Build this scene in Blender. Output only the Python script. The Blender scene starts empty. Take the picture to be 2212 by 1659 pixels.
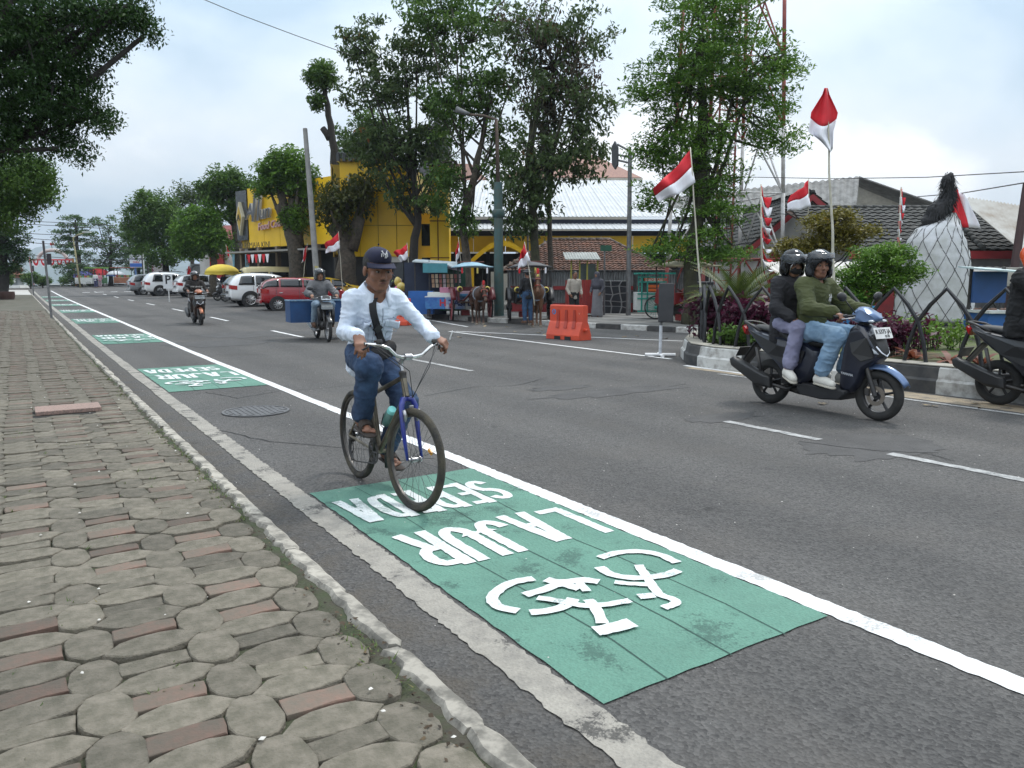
import bpy, math, random
import numpy as np
from mathutils import Vector, Matrix, noise
sc = bpy.context.scene
col = sc.collection
rad = math.radians
# ---------------------------------------------------------------- camera
PW, PH, FPX, HOR, VPX, CAMH = 2212, 1659, 1661.0, 606, 30, 1.5
pitch = math.atan((PH/2-HOR)/FPX); yaw = math.atan((PW/2-VPX)/math.hypot(FPX, PH/2-HOR))
cam = bpy.data.cameras.new('camera'); co = bpy.data.objects.new('camera', cam); col.objects.link(co)
co.location = (0, 0, CAMH); co.rotation_euler = (math.pi/2-pitch, 0, -yaw)
cam.sensor_width = 36; cam.lens = 36*FPX/PW; cam.clip_start = .05; cam.clip_end = 20000
sc.camera = co
# ---------------------------------------------------------------- light
SUN_EL, SUN_AZ = rad(58), rad(75)          # azimuth measured clockwise from +Y (road direction)
w = bpy.data.worlds.new('World'); sc.world = w; w.use_nodes = True
nt = w.node_tree; N = nt.nodes; L = nt.links
for n in list(N): N.remove(n)
def wn(t, **k):
    n = N.new(t)
    for a, b in k.items(): setattr(n, a, b)
    return n
out = wn('ShaderNodeOutputWorld'); bg = wn('ShaderNodeBackground'); bg.inputs[1].default_value = 0.1
sky = wn('ShaderNodeTexSky', sky_type='NISHITA', sun_disc=False, sun_elevation=SUN_EL, sun_rotation=SUN_AZ)
sky.air_density = 1.2; sky.dust_density = 3
tc = wn('ShaderNodeTexCoord'); sep = wn('ShaderNodeSeparateXYZ'); L.new(tc.outputs['Generated'], sep.inputs[0])
def mth(op, a, b=None, c=None):
    n = wn('ShaderNodeMath', operation=op)
    for i, x in enumerate((a, b, c)):
        if x is None: continue
        if isinstance(x, (int, float)): n.inputs[i].default_value = x
        else: L.new(x, n.inputs[i])
    return n.outputs[0]
zc = mth('MAXIMUM', sep.outputs[2], 0.0)
den = mth('ADD', zc, .34)
cx = mth('DIVIDE', sep.outputs[0], den); cy = mth('DIVIDE', sep.outputs[1], den)
cmb = wn('ShaderNodeCombineXYZ'); L.new(cx, cmb.inputs[0]); L.new(cy, cmb.inputs[1]); cmb.inputs[2].default_value = 5.2
n1 = wn('ShaderNodeTexNoise'); n1.inputs['Scale'].default_value = 1.15; n1.inputs['Detail'].default_value = 7; n1.inputs['Roughness'].default_value = .48
n1.inputs['Distortion'].default_value = .25
L.new(cmb.outputs[0], n1.inputs['Vector'])
r1 = wn('ShaderNodeValToRGB'); r1.color_ramp.elements[0].position = .38; r1.color_ramp.elements[1].position = .64
r1.color_ramp.elements[0].color = (3.3, 4.3, 5.2, 1); r1.color_ramp.elements[1].color = (8.6, 8.7, 8.8, 1)
e = r1.color_ramp.elements.new(.47); e.color = (4.8, 5.6, 6.3, 1)
e = r1.color_ramp.elements.new(.56); e.color = (5.9, 6.4, 6.85, 1)
L.new(n1.outputs[0], r1.inputs[0])
gain = mth('MULTIPLY_ADD', zc, 1.75, .84)       # an overcast dome is brightest overhead
mul = wn('ShaderNodeVectorMath', operation='SCALE'); L.new(r1.outputs[0], mul.inputs[0]); L.new(gain, mul.inputs['Scale'])
mx = wn('ShaderNodeMixRGB'); mx.inputs[0].default_value = .88; L.new(sky.outputs[0], mx.inputs[1]); L.new(mul.outputs[0], mx.inputs[2])
L.new(mx.outputs[0], bg.inputs[0]); L.new(bg.outputs[0], out.inputs[0])
sl = bpy.data.lights.new('sun', 'SUN'); sl.energy = 1.5; sl.angle = rad(11); sl.color = (1, .96, .9)
so = bpy.data.objects.new('sun', sl); col.objects.link(so)
sd = Vector((math.sin(SUN_AZ)*math.cos(SUN_EL), math.cos(SUN_AZ)*math.cos(SUN_EL), math.sin(SUN_EL)))
so.rotation_euler = sd.to_track_quat('Z', 'Y').to_euler(); so.location = (0, 0, 30)
vs = sc.view_settings; vs.view_transform = 'Standard'; vs.look = 'None'; vs.gamma = 1; vs.exposure = .56; vs.use_curve_mapping = False
sc.cycles.max_bounces = 6; sc.cycles.diffuse_bounces = 3; sc.cycles.glossy_bounces = 3; sc.cycles.transmission_bounces = 4
sc.cycles.transparent_max_bounces = 6; sc.cycles.caustics_reflective = False; sc.cycles.caustics_refractive = False
# ---------------------------------------------------------------- pixel <-> place
_F0 = np.array([math.sin(yaw), math.cos(yaw), 0]); _R = np.array([math.cos(yaw), -math.sin(yaw), 0]); _U0 = np.array([0, 0, 1.])
_F = _F0*math.cos(pitch)-_U0*math.sin(pitch); _U = _U0*math.cos(pitch)+_F0*math.sin(pitch)
def sstep(a, b, x):
    t = min(1, max(0, (x-a)/(b-a))); return t*t*(3-2*t)
def gz(x, y):                                    # the street climbs very gently towards its far end
    y = min(y, 110)
    return .0042*max(0, y-14)*sstep(10, 30, y) + .02*min(8, max(0, x-4))*sstep(22, 46, y) + .0001*max(0, y-50)**2
def _ray(px, py): return _F+_R*(px-PW/2)/FPX-_U*(py-PH/2)/FPX
def G(px, py, dz=0.0):                           # a point of the ground seen at that place of the photograph
    d = _ray(px, py); z = 0
    for _ in range(8):
        t = (z+dz-CAMH)/d[2]; p = d*t; z = gz(p[0], p[1])
    return Vector((p[0], p[1], z+dz))
def P(px, py, depth):
    d = _ray(px, py); return Vector((0, 0, CAMH))+Vector(d*depth)
def dep(v): return float(np.dot(np.array(v)-[0, 0, CAMH], _F))
# ---------------------------------------------------------------- materials
MATS = {}
def mat(name, c, c2=None, scale=4.0, rough=.6, metal=0.0, bump=0.0, bscale=60.0, rnd=0.0, coat=0.0, trans=0.0, dist=.01, world=False, det=4, lo=.35, hi=.65, spec=.5, emit=0.0, sub=0.0):
    if name in MATS: return MATS[name]
    m = bpy.data.materials.new(name); m.use_nodes = True; t = m.node_tree; b = t.nodes['Principled BSDF']; MATS[name] = m
    b.inputs['Roughness'].default_value = rough; b.inputs['Metallic'].default_value = metal; b.inputs['Coat Weight'].default_value = coat
    b.inputs['Transmission Weight'].default_value = trans; b.inputs['Specular IOR Level'].default_value = spec
    c = tuple(c)[:3]+(1,)
    if c2 is None: c2 = tuple(x*.82 for x in c[:3])
    c2 = tuple(c2)[:3]+(1,)
    tcn = t.nodes.new('ShaderNodeTexCoord'); vec = tcn.outputs['Object']
    if world:
        g = t.nodes.new('ShaderNodeNewGeometry'); vec = g.outputs['Position']
    nz = t.nodes.new('ShaderNodeTexNoise'); nz.inputs['Scale'].default_value = scale; nz.inputs['Detail'].default_value = det; nz.inputs['Roughness'].default_value = .62
    t.links.new(vec, nz.inputs['Vector'])
    rp = t.nodes.new('ShaderNodeValToRGB'); rp.color_ramp.elements[0].position = lo; rp.color_ramp.elements[1].position = hi
    rp.color_ramp.elements[0].color = c2; rp.color_ramp.elements[1].color = c
    t.links.new(nz.outputs[0], rp.inputs[0]); o = rp.outputs[0]
    if rnd:
        oi = t.nodes.new('ShaderNodeObjectInfo'); hs = t.nodes.new('ShaderNodeHueSaturation')
        ma = t.nodes.new('ShaderNodeMath'); ma.operation = 'MULTIPLY_ADD'; ma.inputs[1].default_value = 2*rnd; ma.inputs[2].default_value = 1-rnd
        t.links.new(oi.outputs['Random'], ma.inputs[0]); t.links.new(ma.outputs[0], hs.inputs['Value']); t.links.new(o, hs.inputs['Color']); o = hs.outputs[0]
    t.links.new(o, b.inputs['Base Color'])
    if emit: t.links.new(o, b.inputs['Emission Color']); b.inputs['Emission Strength'].default_value = emit
    if bump:
        n2 = t.nodes.new('ShaderNodeTexNoise'); n2.inputs['Scale'].default_value = bscale; n2.inputs['Detail'].default_value = 5
        t.links.new(vec, n2.inputs['Vector']); bp = t.nodes.new('ShaderNodeBump'); bp.inputs['Strength'].default_value = bump; bp.inputs['Distance'].default_value = dist
        t.links.new(n2.outputs[0], bp.inputs['Height']); t.links.new(bp.outputs[0], b.inputs['Normal'])
    return m
def leafmat(name, c1, c2, c3=None, tr=.35, rough=.5):
    m = bpy.data.materials.new(name); m.use_nodes = True; t = m.node_tree; b = t.nodes['Principled BSDF']; MATS[name] = m
    at = t.nodes.new('ShaderNodeAttribute'); at.attribute_name = 'tone'
    rp = t.nodes.new('ShaderNodeValToRGB'); rp.color_ramp.elements[0].color = (*c1, 1); rp.color_ramp.elements[1].color = (*c2, 1)
    if c3: e = rp.color_ramp.elements.new(.93); e.color = (*c2, 1); rp.color_ramp.elements[2].color = (*c3, 1)
    t.links.new(at.outputs['Fac'], rp.inputs[0]); t.links.new(rp.outputs[0], b.inputs['Base Color']); b.inputs['Roughness'].default_value = rough
    b.inputs['Specular IOR Level'].default_value = .3
    ts = t.nodes.new('ShaderNodeBsdfTranslucent'); t.links.new(rp.outputs[0], ts.inputs[0])
    mixn = t.nodes.new('ShaderNodeMixShader'); mixn.inputs[0].default_value = tr
    t.links.new(b.outputs[0], mixn.inputs[1]); t.links.new(ts.outputs[0], mixn.inputs[2]); t.links.new(mixn.outputs[0], t.nodes['Material Output'].inputs[0])
    return m
# ---------------------------------------------------------------- mesh building
def npmesh(name, V, F):
    V = np.asarray(V, np.float32); F = np.asarray(F, np.int32); me = bpy.data.meshes.new(name)
    n = F.shape[1]; me.vertices.add(len(V)); me.vertices.foreach_set('co', V.ravel())
    me.loops.add(F.size); me.loops.foreach_set('vertex_index', F.ravel())
    me.polygons.add(len(F)); me.polygons.foreach_set('loop_start', np.arange(0, F.size, n, dtype=np.int32))
    me.update(calc_edges=True); return me
def link(name, me, m=None, par=None, sm=None, kind=None, loc=None):
    o = bpy.data.objects.new(name, me); col.objects.link(o)
    if m is not None and me is not None: me.materials.append(m)
    if par is not None: o.parent = par
    if sm:
        me.shade_smooth()
        if sm is not True: me.set_sharp_from_angle(angle=rad(sm))
    if kind: o['kind'] = kind
    if loc is not None: o.location = loc
    return o
def tag(o, label, cat, group=None):
    o['label'] = label; o['category'] = cat
    if group: o['group'] = group
    return o
def thing(name, label, cat, loc=(0, 0, 0), rz=0.0, group=None, sc_=1.0):
    o = bpy.data.objects.new(name, None); col.objects.link(o); o.location = loc; o.rotation_euler = (0, 0, rz); o.scale = (sc_,)*3
    o.empty_display_size = .1; return tag(o, label, cat, group)
def dup(root, loc, rz, label, group=None):
    def cp(o, par):
        c = o.copy(); col.objects.link(c); c.parent = par
        for ch in list(o.children): cp(ch, c)
        return c
    r = cp(root, None); r.location = loc; r.rotation_euler = (0, 0, rz); r['label'] = label
    if group: r['group'] = group
    return r
def frame(d, up=(0, 0, 1)):
    d = Vector(d).normalized(); u = Vector(up)
    if abs(d.dot(u)) > .98: u = Vector((1, 0, 0))
    s = d.cross(u).normalized(); return s, s.cross(d).normalized()
class B:
    def __init__(s): s.v = []; s.f = []
    def add(s, v, f):
        o = len(s.v); s.v += [tuple(x) for x in v]; s.f += [tuple(i+o for i in q) for q in f]; return s
    def box(s, c, d, rz=0.0, R=None):
        x, y, z = d[0]/2, d[1]/2, d[2]/2; M = R if R is not None else Matrix.Rotation(rz, 3, 'Z'); c = Vector(c)
        v = [c+M @ Vector(q) for q in ((-x, -y, -z), (x, -y, -z), (x, y, -z), (-x, y, -z), (-x, -y, z), (x, -y, z), (x, y, z), (-x, y, z))]
        return s.add(v, [(3, 2, 1, 0), (4, 5, 6, 7), (0, 1, 5, 4), (1, 2, 6, 5), (2, 3, 7, 6), (3, 0, 4, 7)])
    def tube(s, pts, r, n=8, cap=True, closed=False):
        pts = [Vector(p) for p in pts]; m = len(pts); rs = r if isinstance(r, (list, tuple)) else [r]*m; v = []; pu = None
        for i, p in enumerate(pts):
            if closed: d = pts[(i+1) % m]-pts[i-1]
            else: d = pts[min(i+1, m-1)]-pts[max(i-1, 0)]
            d = d.normalized() if d.length > 1e-9 else Vector((0, 0, 1))
            if pu is None: a, b = frame(d)
            else:
                b = (pu-d*pu.dot(d)); b = b.normalized() if b.length > 1e-6 else frame(d)[1]; a = d.cross(b)
            pu = b
            v += [p+(a*math.cos(t)+b*math.sin(t))*rs[i] for t in [2*math.pi*k/n for k in range(n)]]
        f = []
        for i in range(m if closed else m-1):
            j = (i+1) % m
            f += [(i*n+k, i*n+(k+1) % n, j*n+(k+1) % n, j*n+k) for k in range(n)]
        if cap and not closed: f += [tuple(range(n-1, -1, -1)), tuple((m-1)*n+k for k in range(n))]
        return s.add(v, f)
    def cyl(s, a, b, r, r2=None, n=12): return s.tube([a, b], [r, r if r2 is None else r2], n)
    def lathe(s, prof, n=20, c=(0, 0, 0), ax='z', M=None):
        c = Vector(c); v = []; m = len(prof)
        for r, z in prof:
            for k in range(n):
                t = 2*math.pi*k/n; x, y = r*math.cos(t), r*math.sin(t)
                q = Vector((x, y, z)) if ax == 'z' else (Vector((x, z, y)) if ax == 'y' else Vector((z, x, y)))
                v.append(c+(M @ q if M is not None else q))
        f = []
        for i in range(m-1):
            for k in range(n):
                q = (i*n+k, i*n+(k+1) % n, (i+1)*n+(k+1) % n, (i+1)*n+k); f.append(q if ax != 'y' else q[::-1])
        return s.add(v, f)
    def torus(s, c, R, r, ax='y', n=32, m=8, sq=1.0):
        pr = [(R+r*math.cos(2*math.pi*k/m), r*sq*math.sin(2*math.pi*k/m)) for k in range(m)]; return s.lathe(pr+[pr[0]], n, c, ax)
    def sph(s, c, r, n=12, m=8, M=None):
        if isinstance(r, (int, float)): r = (r,)*3
        c = Vector(c); v = []; f = []
        for i in range(m+1):
            ph = math.pi*i/m
            for k in range(n):
                t = 2*math.pi*k/n; q = Vector((r[0]*math.sin(ph)*math.cos(t), r[1]*math.sin(ph)*math.sin(t), r[2]*math.cos(ph))); v.append(c+(M @ q if M is not None else q))
        for i in range(m): f += [(i*n+k, (i+1)*n+k, (i+1)*n+(k+1) % n, i*n+(k+1) % n) for k in range(n)]
        return s.add(v, f)
    def prism(s, poly, y0, y1, ax='y'):            # polygon in xz (ax y), yz (ax x) or xy (ax z), pushed along ax
        n = len(poly); v = []
        for y in (y0, y1):
            for a, b in poly: v.append((a, y, b) if ax == 'y' else ((y, a, b) if ax == 'x' else (a, b, y)))
        f = [tuple(range(n)), tuple(range(2*n-1, n-1, -1))]+[(k, k+n, (k+1) % n+n, (k+1) % n) for k in range(n)]
        return s.add(v, f)
    def pillow(s, poly, w, inset=.8, edge=.6, y0=0.0, w2=None):   # side outline in xz, soft flanks; w half width
        n = len(poly); cx = sum(p[0] for p in poly)/n; cz = sum(p[1] for p in poly)/n; v = []; f = []
        ws = w if isinstance(w, (list, tuple)) else [w]*n
        for k, (sy, q) in enumerate(((-1, inset), (-edge, 1), (edge, 1), (1, inset))):
            for (a, b), ww in zip(poly, ws): v.append((cx+(a-cx)*q, y0+sy*ww, cz+(b-cz)*q))
        for i in range(3): f += [(i*n+k, i*n+(k+1) % n, (i+1)*n+(k+1) % n, (i+1)*n+k) for k in range(n)]
        f += [tuple(range(n-1, -1, -1)), tuple(3*n+k for k in range(n))]
        return s.add(v, f)
    def grid(s, fn, nu, nv):
        v = [fn(i/nu, j/nv) for i in range(nu+1) for j in range(nv+1)]
        return s.add(v, [(i*(nv+1)+j, (i+1)*(nv+1)+j, (i+1)*(nv+1)+j+1, i*(nv+1)+j+1) for i in range(nu) for j in range(nv)])
    def quad(s, *p): return s.add(p, [tuple(range(len(p)))])
    def obj(s, name, m, par=None, sm=None, bev=0.0, sub=0, solid=0.0, kind=None, loc=None):
        me = bpy.data.meshes.new(name); me.from_pydata(s.v, [], s.f); me.update()
        o = link(name, me, m, par, sm, kind, loc)
        if solid: d = o.modifiers.new('s', 'SOLIDIFY'); d.thickness = solid; d.offset = 0
        if bev: d = o.modifiers.new('b', 'BEVEL'); d.width = bev; d.segments = 2; d.limit_method = 'ANGLE'; d.angle_limit = rad(35)
        if sub: d = o.modifiers.new('u', 'SUBSURF'); d.levels = sub; d.render_levels = sub
        return o
def fix_normals(me):
    import bmesh
    bm = bmesh.new(); bm.from_mesh(me); bmesh.ops.recalc_face_normals(bm, faces=bm.faces); bm.to_mesh(me); bm.free()
def text(par, name, s, size, M, m, ext=.002, bold=.0, align='CENTER', sx=1.0, kind=None):
    cu = bpy.data.curves.new(name, 'FONT'); cu.body = s; cu.size = size; cu.extrude = ext; cu.offset = bold; cu.align_x = align; cu.align_y = 'CENTER'; cu.resolution_u = 2
    t = bpy.data.objects.new('tmp', cu); col.objects.link(t); dg = bpy.context.evaluated_depsgraph_get()
    me = bpy.data.meshes.new_from_object(t.evaluated_get(dg)); bpy.data.objects.remove(t); bpy.data.curves.remove(cu)
    me.transform(M @ Matrix.Diagonal((sx, 1, 1, 1))); me.materials.clear(); return link(name, me, m, par)
def basis(o, x, y):                                # matrix that lays text with its right along x and its up along y
    x = Vector(x).normalized(); y = Vector(y).normalized(); z = x.cross(y); M = Matrix((x, y, z)).transposed().to_4x4(); M.translation = Vector(o); return M
# ---------------------------------------------------------------- soft bodies (distance fields)
def C(a, b, ra, rb=None, k=.03, fl=None): return ('c', np.array(a, float), np.array(b, float), ra, ra if rb is None else rb, k, fl)
def E(c, r, R=None, k=.03): return ('e', np.array(c, float), np.array(r if not isinstance(r, (int, float)) else (r,)*3, float), None if R is None else np.array([list(q) for q in R], float), k)
def sdf(prims, h, cuts=(), subs=()):
    lo = np.full(3, 1e9); hi = -lo
    def bb(p):
        if p[0] == 'c':
            r = max(p[3], p[4])*(1/p[6][1] if p[6] and p[6][1] > 1 else 1); r = max(p[3], p[4])*(p[6][1] if p[6] and p[6][1] > 1 else 1)
            return np.minimum(p[1], p[2])-r, np.maximum(p[1], p[2])+r
        r = p[2].max(); return p[1]-r, p[1]+r
    for p in prims:
        a, b = bb(p); lo = np.minimum(lo, a); hi = np.maximum(hi, b)
    lo -= 3*h; hi += 3*h; n = np.ceil((hi-lo)/h).astype(int)+1
    Fd = np.full(n, 1.0, np.float32); ax = [lo[i]+h*np.arange(n[i]) for i in range(3)]
    def ev(p, pad):
        a, b = bb(p); i0 = np.maximum(0, ((a-pad-lo)/h).astype(int)); i1 = np.minimum(n, ((b+pad-lo)/h).astype(int)+2)
        if (i1 <= i0).any(): return None, None
        X, Y, Z = np.ix_(ax[0][i0[0]:i1[0]], ax[1][i0[1]:i1[1]], ax[2][i0[2]:i1[2]])
        if p[0] == 'c':
            pa = [X-p[1][0], Y-p[1][1], Z-p[1][2]]; ba = p[2]-p[1]
            if p[6]:
                nn = np.array(p[6][0], float); nn /= np.linalg.norm(nn); q = 1/p[6][1]-1
                dt = (pa[0]*nn[0]+pa[1]*nn[1]+pa[2]*nn[2]) if True else 0
                bn = ba.dot(nn); pa = [pa[i]+nn[i]*dt*q for i in range(3)]; ba = ba+nn*bn*q
            l2 = ba.dot(ba)+1e-12; t = np.clip((pa[0]*ba[0]+pa[1]*ba[1]+pa[2]*ba[2])/l2, 0, 1)
            d = np.sqrt((pa[0]-t*ba[0])**2+(pa[1]-t*ba[1])**2+(pa[2]-t*ba[2])**2)-(p[3]+(p[4]-p[3])*t)
            if p[6]: d = d*min(1, p[6][1])
        else:
            q = [X-p[1][0], Y-p[1][1], Z-p[1][2]]
            if p[3] is not None: q = [q[0]*r[0]+q[1]*r[1]+q[2]*r[2] for r in p[3]]
            k0 = np.sqrt(sum((q[i]/p[2][i])**2 for i in range(3))); k1 = np.sqrt(sum((q[i]/p[2][i]**2)**2 for i in range(3)))+1e-9
            d = k0*(k0-1)/k1
            d = np.where(k0 < .05, -p[2].min(), d)
        return tuple(slice(i0[i], i1[i]) for i in range(3)), d.astype(np.float32)
    for p in prims:
        k = p[5] if p[0] == 'c' else p[4]
        sl, d = ev(p, k+2*h)
        if sl is None: continue
        a = Fd[sl]; hh = np.maximum(k-np.abs(a-d), 0)/k; Fd[sl] = np.minimum(a, d)-hh*hh*k*.25
    for p in subs:
        k = p[5] if p[0] == 'c' else p[4]
        sl, d = ev(p, k+2*h)
        if sl is None: continue
        a = Fd[sl]; d = -d; hh = np.maximum(k-np.abs(a-d), 0)/k; Fd[sl] = np.maximum(a, d)+hh*hh*k*.25
    for c, nn in cuts:
        nn = np.array(nn, float); nn /= np.linalg.norm(nn); c = np.array(c, float)
        X, Y, Z = np.ix_(*ax); d = (X-c[0])*nn[0]+(Y-c[1])*nn[1]+(Z-c[2])*nn[2]; Fd = np.maximum(Fd, d.astype(np.float32))
    Fd[0] = Fd[-1] = 1; Fd[:, 0] = Fd[:, -1] = 1; Fd[:, :, 0] = Fd[:, :, -1] = 1
    ins = Fd < 0; s = np.zeros(n-1, np.int8); CO = [(i, j, k) for i in (0, 1) for j in (0, 1) for k in (0, 1)]
    for i, j, k in CO: s += ins[i:n[0]-1+i, j:n[1]-1+j, k:n[2]-1+k]
    mk = (s > 0) & (s < 8); I = np.argwhere(mk); idx = np.full(n-1, -1, np.int32); idx[mk] = np.arange(len(I))
    vals = np.stack([Fd[I[:, 0]+i, I[:, 1]+j, I[:, 2]+k] for i, j, k in CO], 1); acc = np.zeros((len(I), 3)); cnt = np.zeros(len(I))
    for a in range(8):
        for b in range(a+1, 8):
            ca, cb = np.array(CO[a]), np.array(CO[b])
            if abs(ca-cb).sum() != 1: continue
            fa, fb = vals[:, a], vals[:, b]; cr = (fa < 0) != (fb < 0); t = np.where(cr, fa/np.where(fa == fb, 1, fa-fb), 0)
            acc += np.where(cr[:, None], ca+(cb-ca)*t[:, None], 0); cnt += cr
    V = (I+acc/cnt[:, None])*h+lo; Q = []
    for axn in range(3):
        o1, o2 = (axn+1) % 3, (axn+2) % 3
        A = np.take(ins, range(n[axn]-1), axn); Bq = np.take(ins, range(1, n[axn]), axn); Ed = np.argwhere(A != Bq)
        ok = (Ed[:, o1] > 0) & (Ed[:, o2] > 0) & (Ed[:, o1] < n[o1]-1) & (Ed[:, o2] < n[o2]-1); Ed = Ed[ok]; fl = A[tuple(Ed.T)]
        def cell(d1, d2):
            q = Ed.copy(); q[:, o1] += d1; q[:, o2] += d2; return idx[tuple(q.T)]
        q = np.stack([cell(-1, -1), cell(0, -1), cell(0, 0), cell(-1, 0)], 1); q[~fl] = q[~fl][:, ::-1]; Q.append(q)
    return V, np.concatenate(Q)
def soft(name, prims, h, m, par=None, cuts=(), subs=(), wr=0.0, wf=12.0, ws=(1, 1, 1), seed=0, sm=True):
    V, Q = sdf(prims, h, cuts, subs)
    if wr:
        me0 = npmesh('t', V, Q); nn = np.empty(len(V)*3, np.float32); me0.vertices.foreach_get('normal', nn); nn = nn.reshape(-1, 3); bpy.data.meshes.remove(me0)
        def wv(p):
            q = Vector((p[0]*wf*ws[0]+seed, p[1]*wf*ws[1], p[2]*wf*ws[2])); w_ = noise.noise_vector(q*.6)*.55
            return .55*noise.noise(q*.55)+.9*(1-abs(noise.noise(q+w_)))**4-.3+.4*(1-abs(noise.noise(q*2.3+w_)))**4
        ds = np.array([wv(p) for p in V])
        V = V+nn*(ds*wr)[:, None]
    return link(name, npmesh(name, V, Q), m, par, sm)
def rot(ax, deg): return Matrix.Rotation(rad(deg), 3, ax)
WHITE = mat('white_paint', (.72, .72, .72), (.6, .6, .6), rough=.5)
BLACK = mat('black_plastic', (.012, .012, .014), (.02, .02, .022), rough=.45)
RUBBER = mat('rubber', (.018, .018, .018), (.03, .029, .027), scale=12, rough=.85, bump=.2, bscale=80)
STEEL = mat('steel', (.45, .45, .46), (.3, .3, .31), rough=.35, metal=.9)
DKMETAL = mat('dark_metal', (.035, .036, .04), (.06, .055, .05), scale=9, rough=.5, metal=.3)
CHROME = mat('chrome', (.7, .7, .7), (.5, .48, .45), scale=20, rough=.2, metal=1)
GLASS = mat('dark_glass', (.008, .01, .012), (.012, .014, .016), rough=.06, coat=.5)
RED = mat('flag_red', (.62, .018, .03), (.5, .012, .022), scale=3, rough=.75)
FWHITE = mat('flag_white', (.8, .8, .84), (.7, .7, .76), scale=3, rough=.75)
# ================================================================ ground, road, pavement
rnd = random.Random(7)
def shmat(name):
    m = bpy.data.materials.new(name); m.use_nodes = True; t = m.node_tree; b = t.nodes['Principled BSDF']; MATS[name] = m
    g = t.nodes.new('ShaderNodeNewGeometry')
    def nd(ty, **k):
        n = t.nodes.new(ty)
        for a, v in k.items():
            if a in n.inputs: n.inputs[a].default_value = v
            else: setattr(n, a, v)
        return n
    def noi(sc_, det=5, ro=.6, di=0.0):
        n = nd('ShaderNodeTexNoise', Scale=sc_, Detail=det, Roughness=ro, Distortion=di); t.links.new(g.outputs['Position'], n.inputs['Vector']); return n.outputs[0]
    def ramp(f, *st):
        r = nd('ShaderNodeValToRGB'); el = r.color_ramp.elements
        for i, (p, c) in enumerate(st):
            e = el[i] if i < 2 else el.new(p)
            e.position = p; e.color = (*c, 1) if len(c) == 3 else c
        t.links.new(f, r.inputs[0]); return r.outputs[0]
    def mix(f, a, c, mode='MIX'):
        r = nd('ShaderNodeMixRGB', blend_type=mode)
        for i, x in enumerate((f, a, c)):
            if isinstance(x, (int, float)): r.inputs[i].default_value = x
            elif isinstance(x, tuple): r.inputs[i].default_value = (*x, 1)
            else: t.links.new(x, r.inputs[i])
        return r.outputs[0]
    def bump(hs, s, d):
        r = nd('ShaderNodeBump', Strength=s, Distance=d); t.links.new(hs, r.inputs['Height']); t.links.new(r.outputs[0], b.inputs['Normal'])
    def vor(sc_, feat='F1'):
        n = nd('ShaderNodeTexVoronoi', Scale=sc_, feature=feat); t.links.new(g.outputs['Position'], n.inputs['Vector']); return n
    return m, t, b, g, nd, noi, ramp, mix, bump, vor
def asphalt():
    m, t, b, g, nd, noi, ramp, mix, bump, vor = shmat('asphalt')
    v = vor(70); sp = ramp(v.outputs['Color'], (.1, (.04, .039, .039)), (.9, (.17, .164, .156)))
    base = ramp(noi(.35, 6, .6, .4), (.35, (.072, .069, .068)), (.62, (.108, .104, .1)))
    c = mix(.5, base, sp)
    st = ramp(noi(.17, 7, .62, .8), (.56, (1, 1, 1)), (.66, (.55, .55, .55)))
    c = mix(.8, c, st, 'MULTIPLY')
    du = ramp(noi(1.1, 6, .6), (.5, (0, 0, 0)), (.75, (.5, .5, .5))); c = mix(du, c, (.115, .105, .095))
    v2 = vor(26); chip = ramp(v2.outputs['Distance'], (.05, (1, 1, 1)), (.1, (0, 0, 0)))
    cl = ramp(noi(9, 2), (.56, (0, 0, 0)), (.66, (1, 1, 1)))
    ch = mix(1.0, chip, cl, 'MULTIPLY'); c = mix(ch, c, (.3, .29, .28))
    sx = nd('ShaderNodeSeparateXYZ'); t.links.new(g.outputs['Position'], sx.inputs[0])
    kd = ramp(sx.outputs[0], (.0, (1, 1, 1)), (1, (0, 0, 0))); kd.node.color_ramp.elements[0].position = .0
    mr = nd('ShaderNodeMapRange'); mr.inputs['From Min'].default_value = 1.2; mr.inputs['From Max'].default_value = 1.62; mr.inputs['To Min'].default_value = 1; mr.inputs['To Max'].default_value = 0; t.links.new(sx.outputs[0], mr.inputs[0])
    kd = mix(1.0, mr.outputs[0], ramp(noi(3.2, 7, .7), (.42, (0, 0, 0)), (.66, (1, 1, 1))), 'MULTIPLY'); c = mix(kd, c, (.115, .098, .078))
    wv = nd('ShaderNodeTexWave', Scale=.235, Distortion=1.2, Detail=2); wv.inputs['Detail Scale'].default_value = .3; wv.inputs['Phase Offset'].default_value = 1.0; t.links.new(g.outputs['Position'], wv.inputs['Vector'])
    c = mix(.5, c, ramp(wv.outputs[0], (.2, (.86, .86, .86)), (.8, (1.14, 1.13, 1.12))), 'MULTIPLY')
    oil = ramp(noi(1.9, 4, .5, .6), (.68, (1, 1, 1)), (.76, (.6, .6, .6))); c = mix(.8, c, oil, 'MULTIPLY')
    t.links.new(c, b.inputs['Base Color']); b.inputs['Roughness'].default_value = .85; b.inputs['Specular IOR Level'].default_value = .3
    hgt = mix(.45, v.outputs['Distance'], noi(50, 6, .75)); bump(hgt, 1.0, .022); return m
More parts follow.
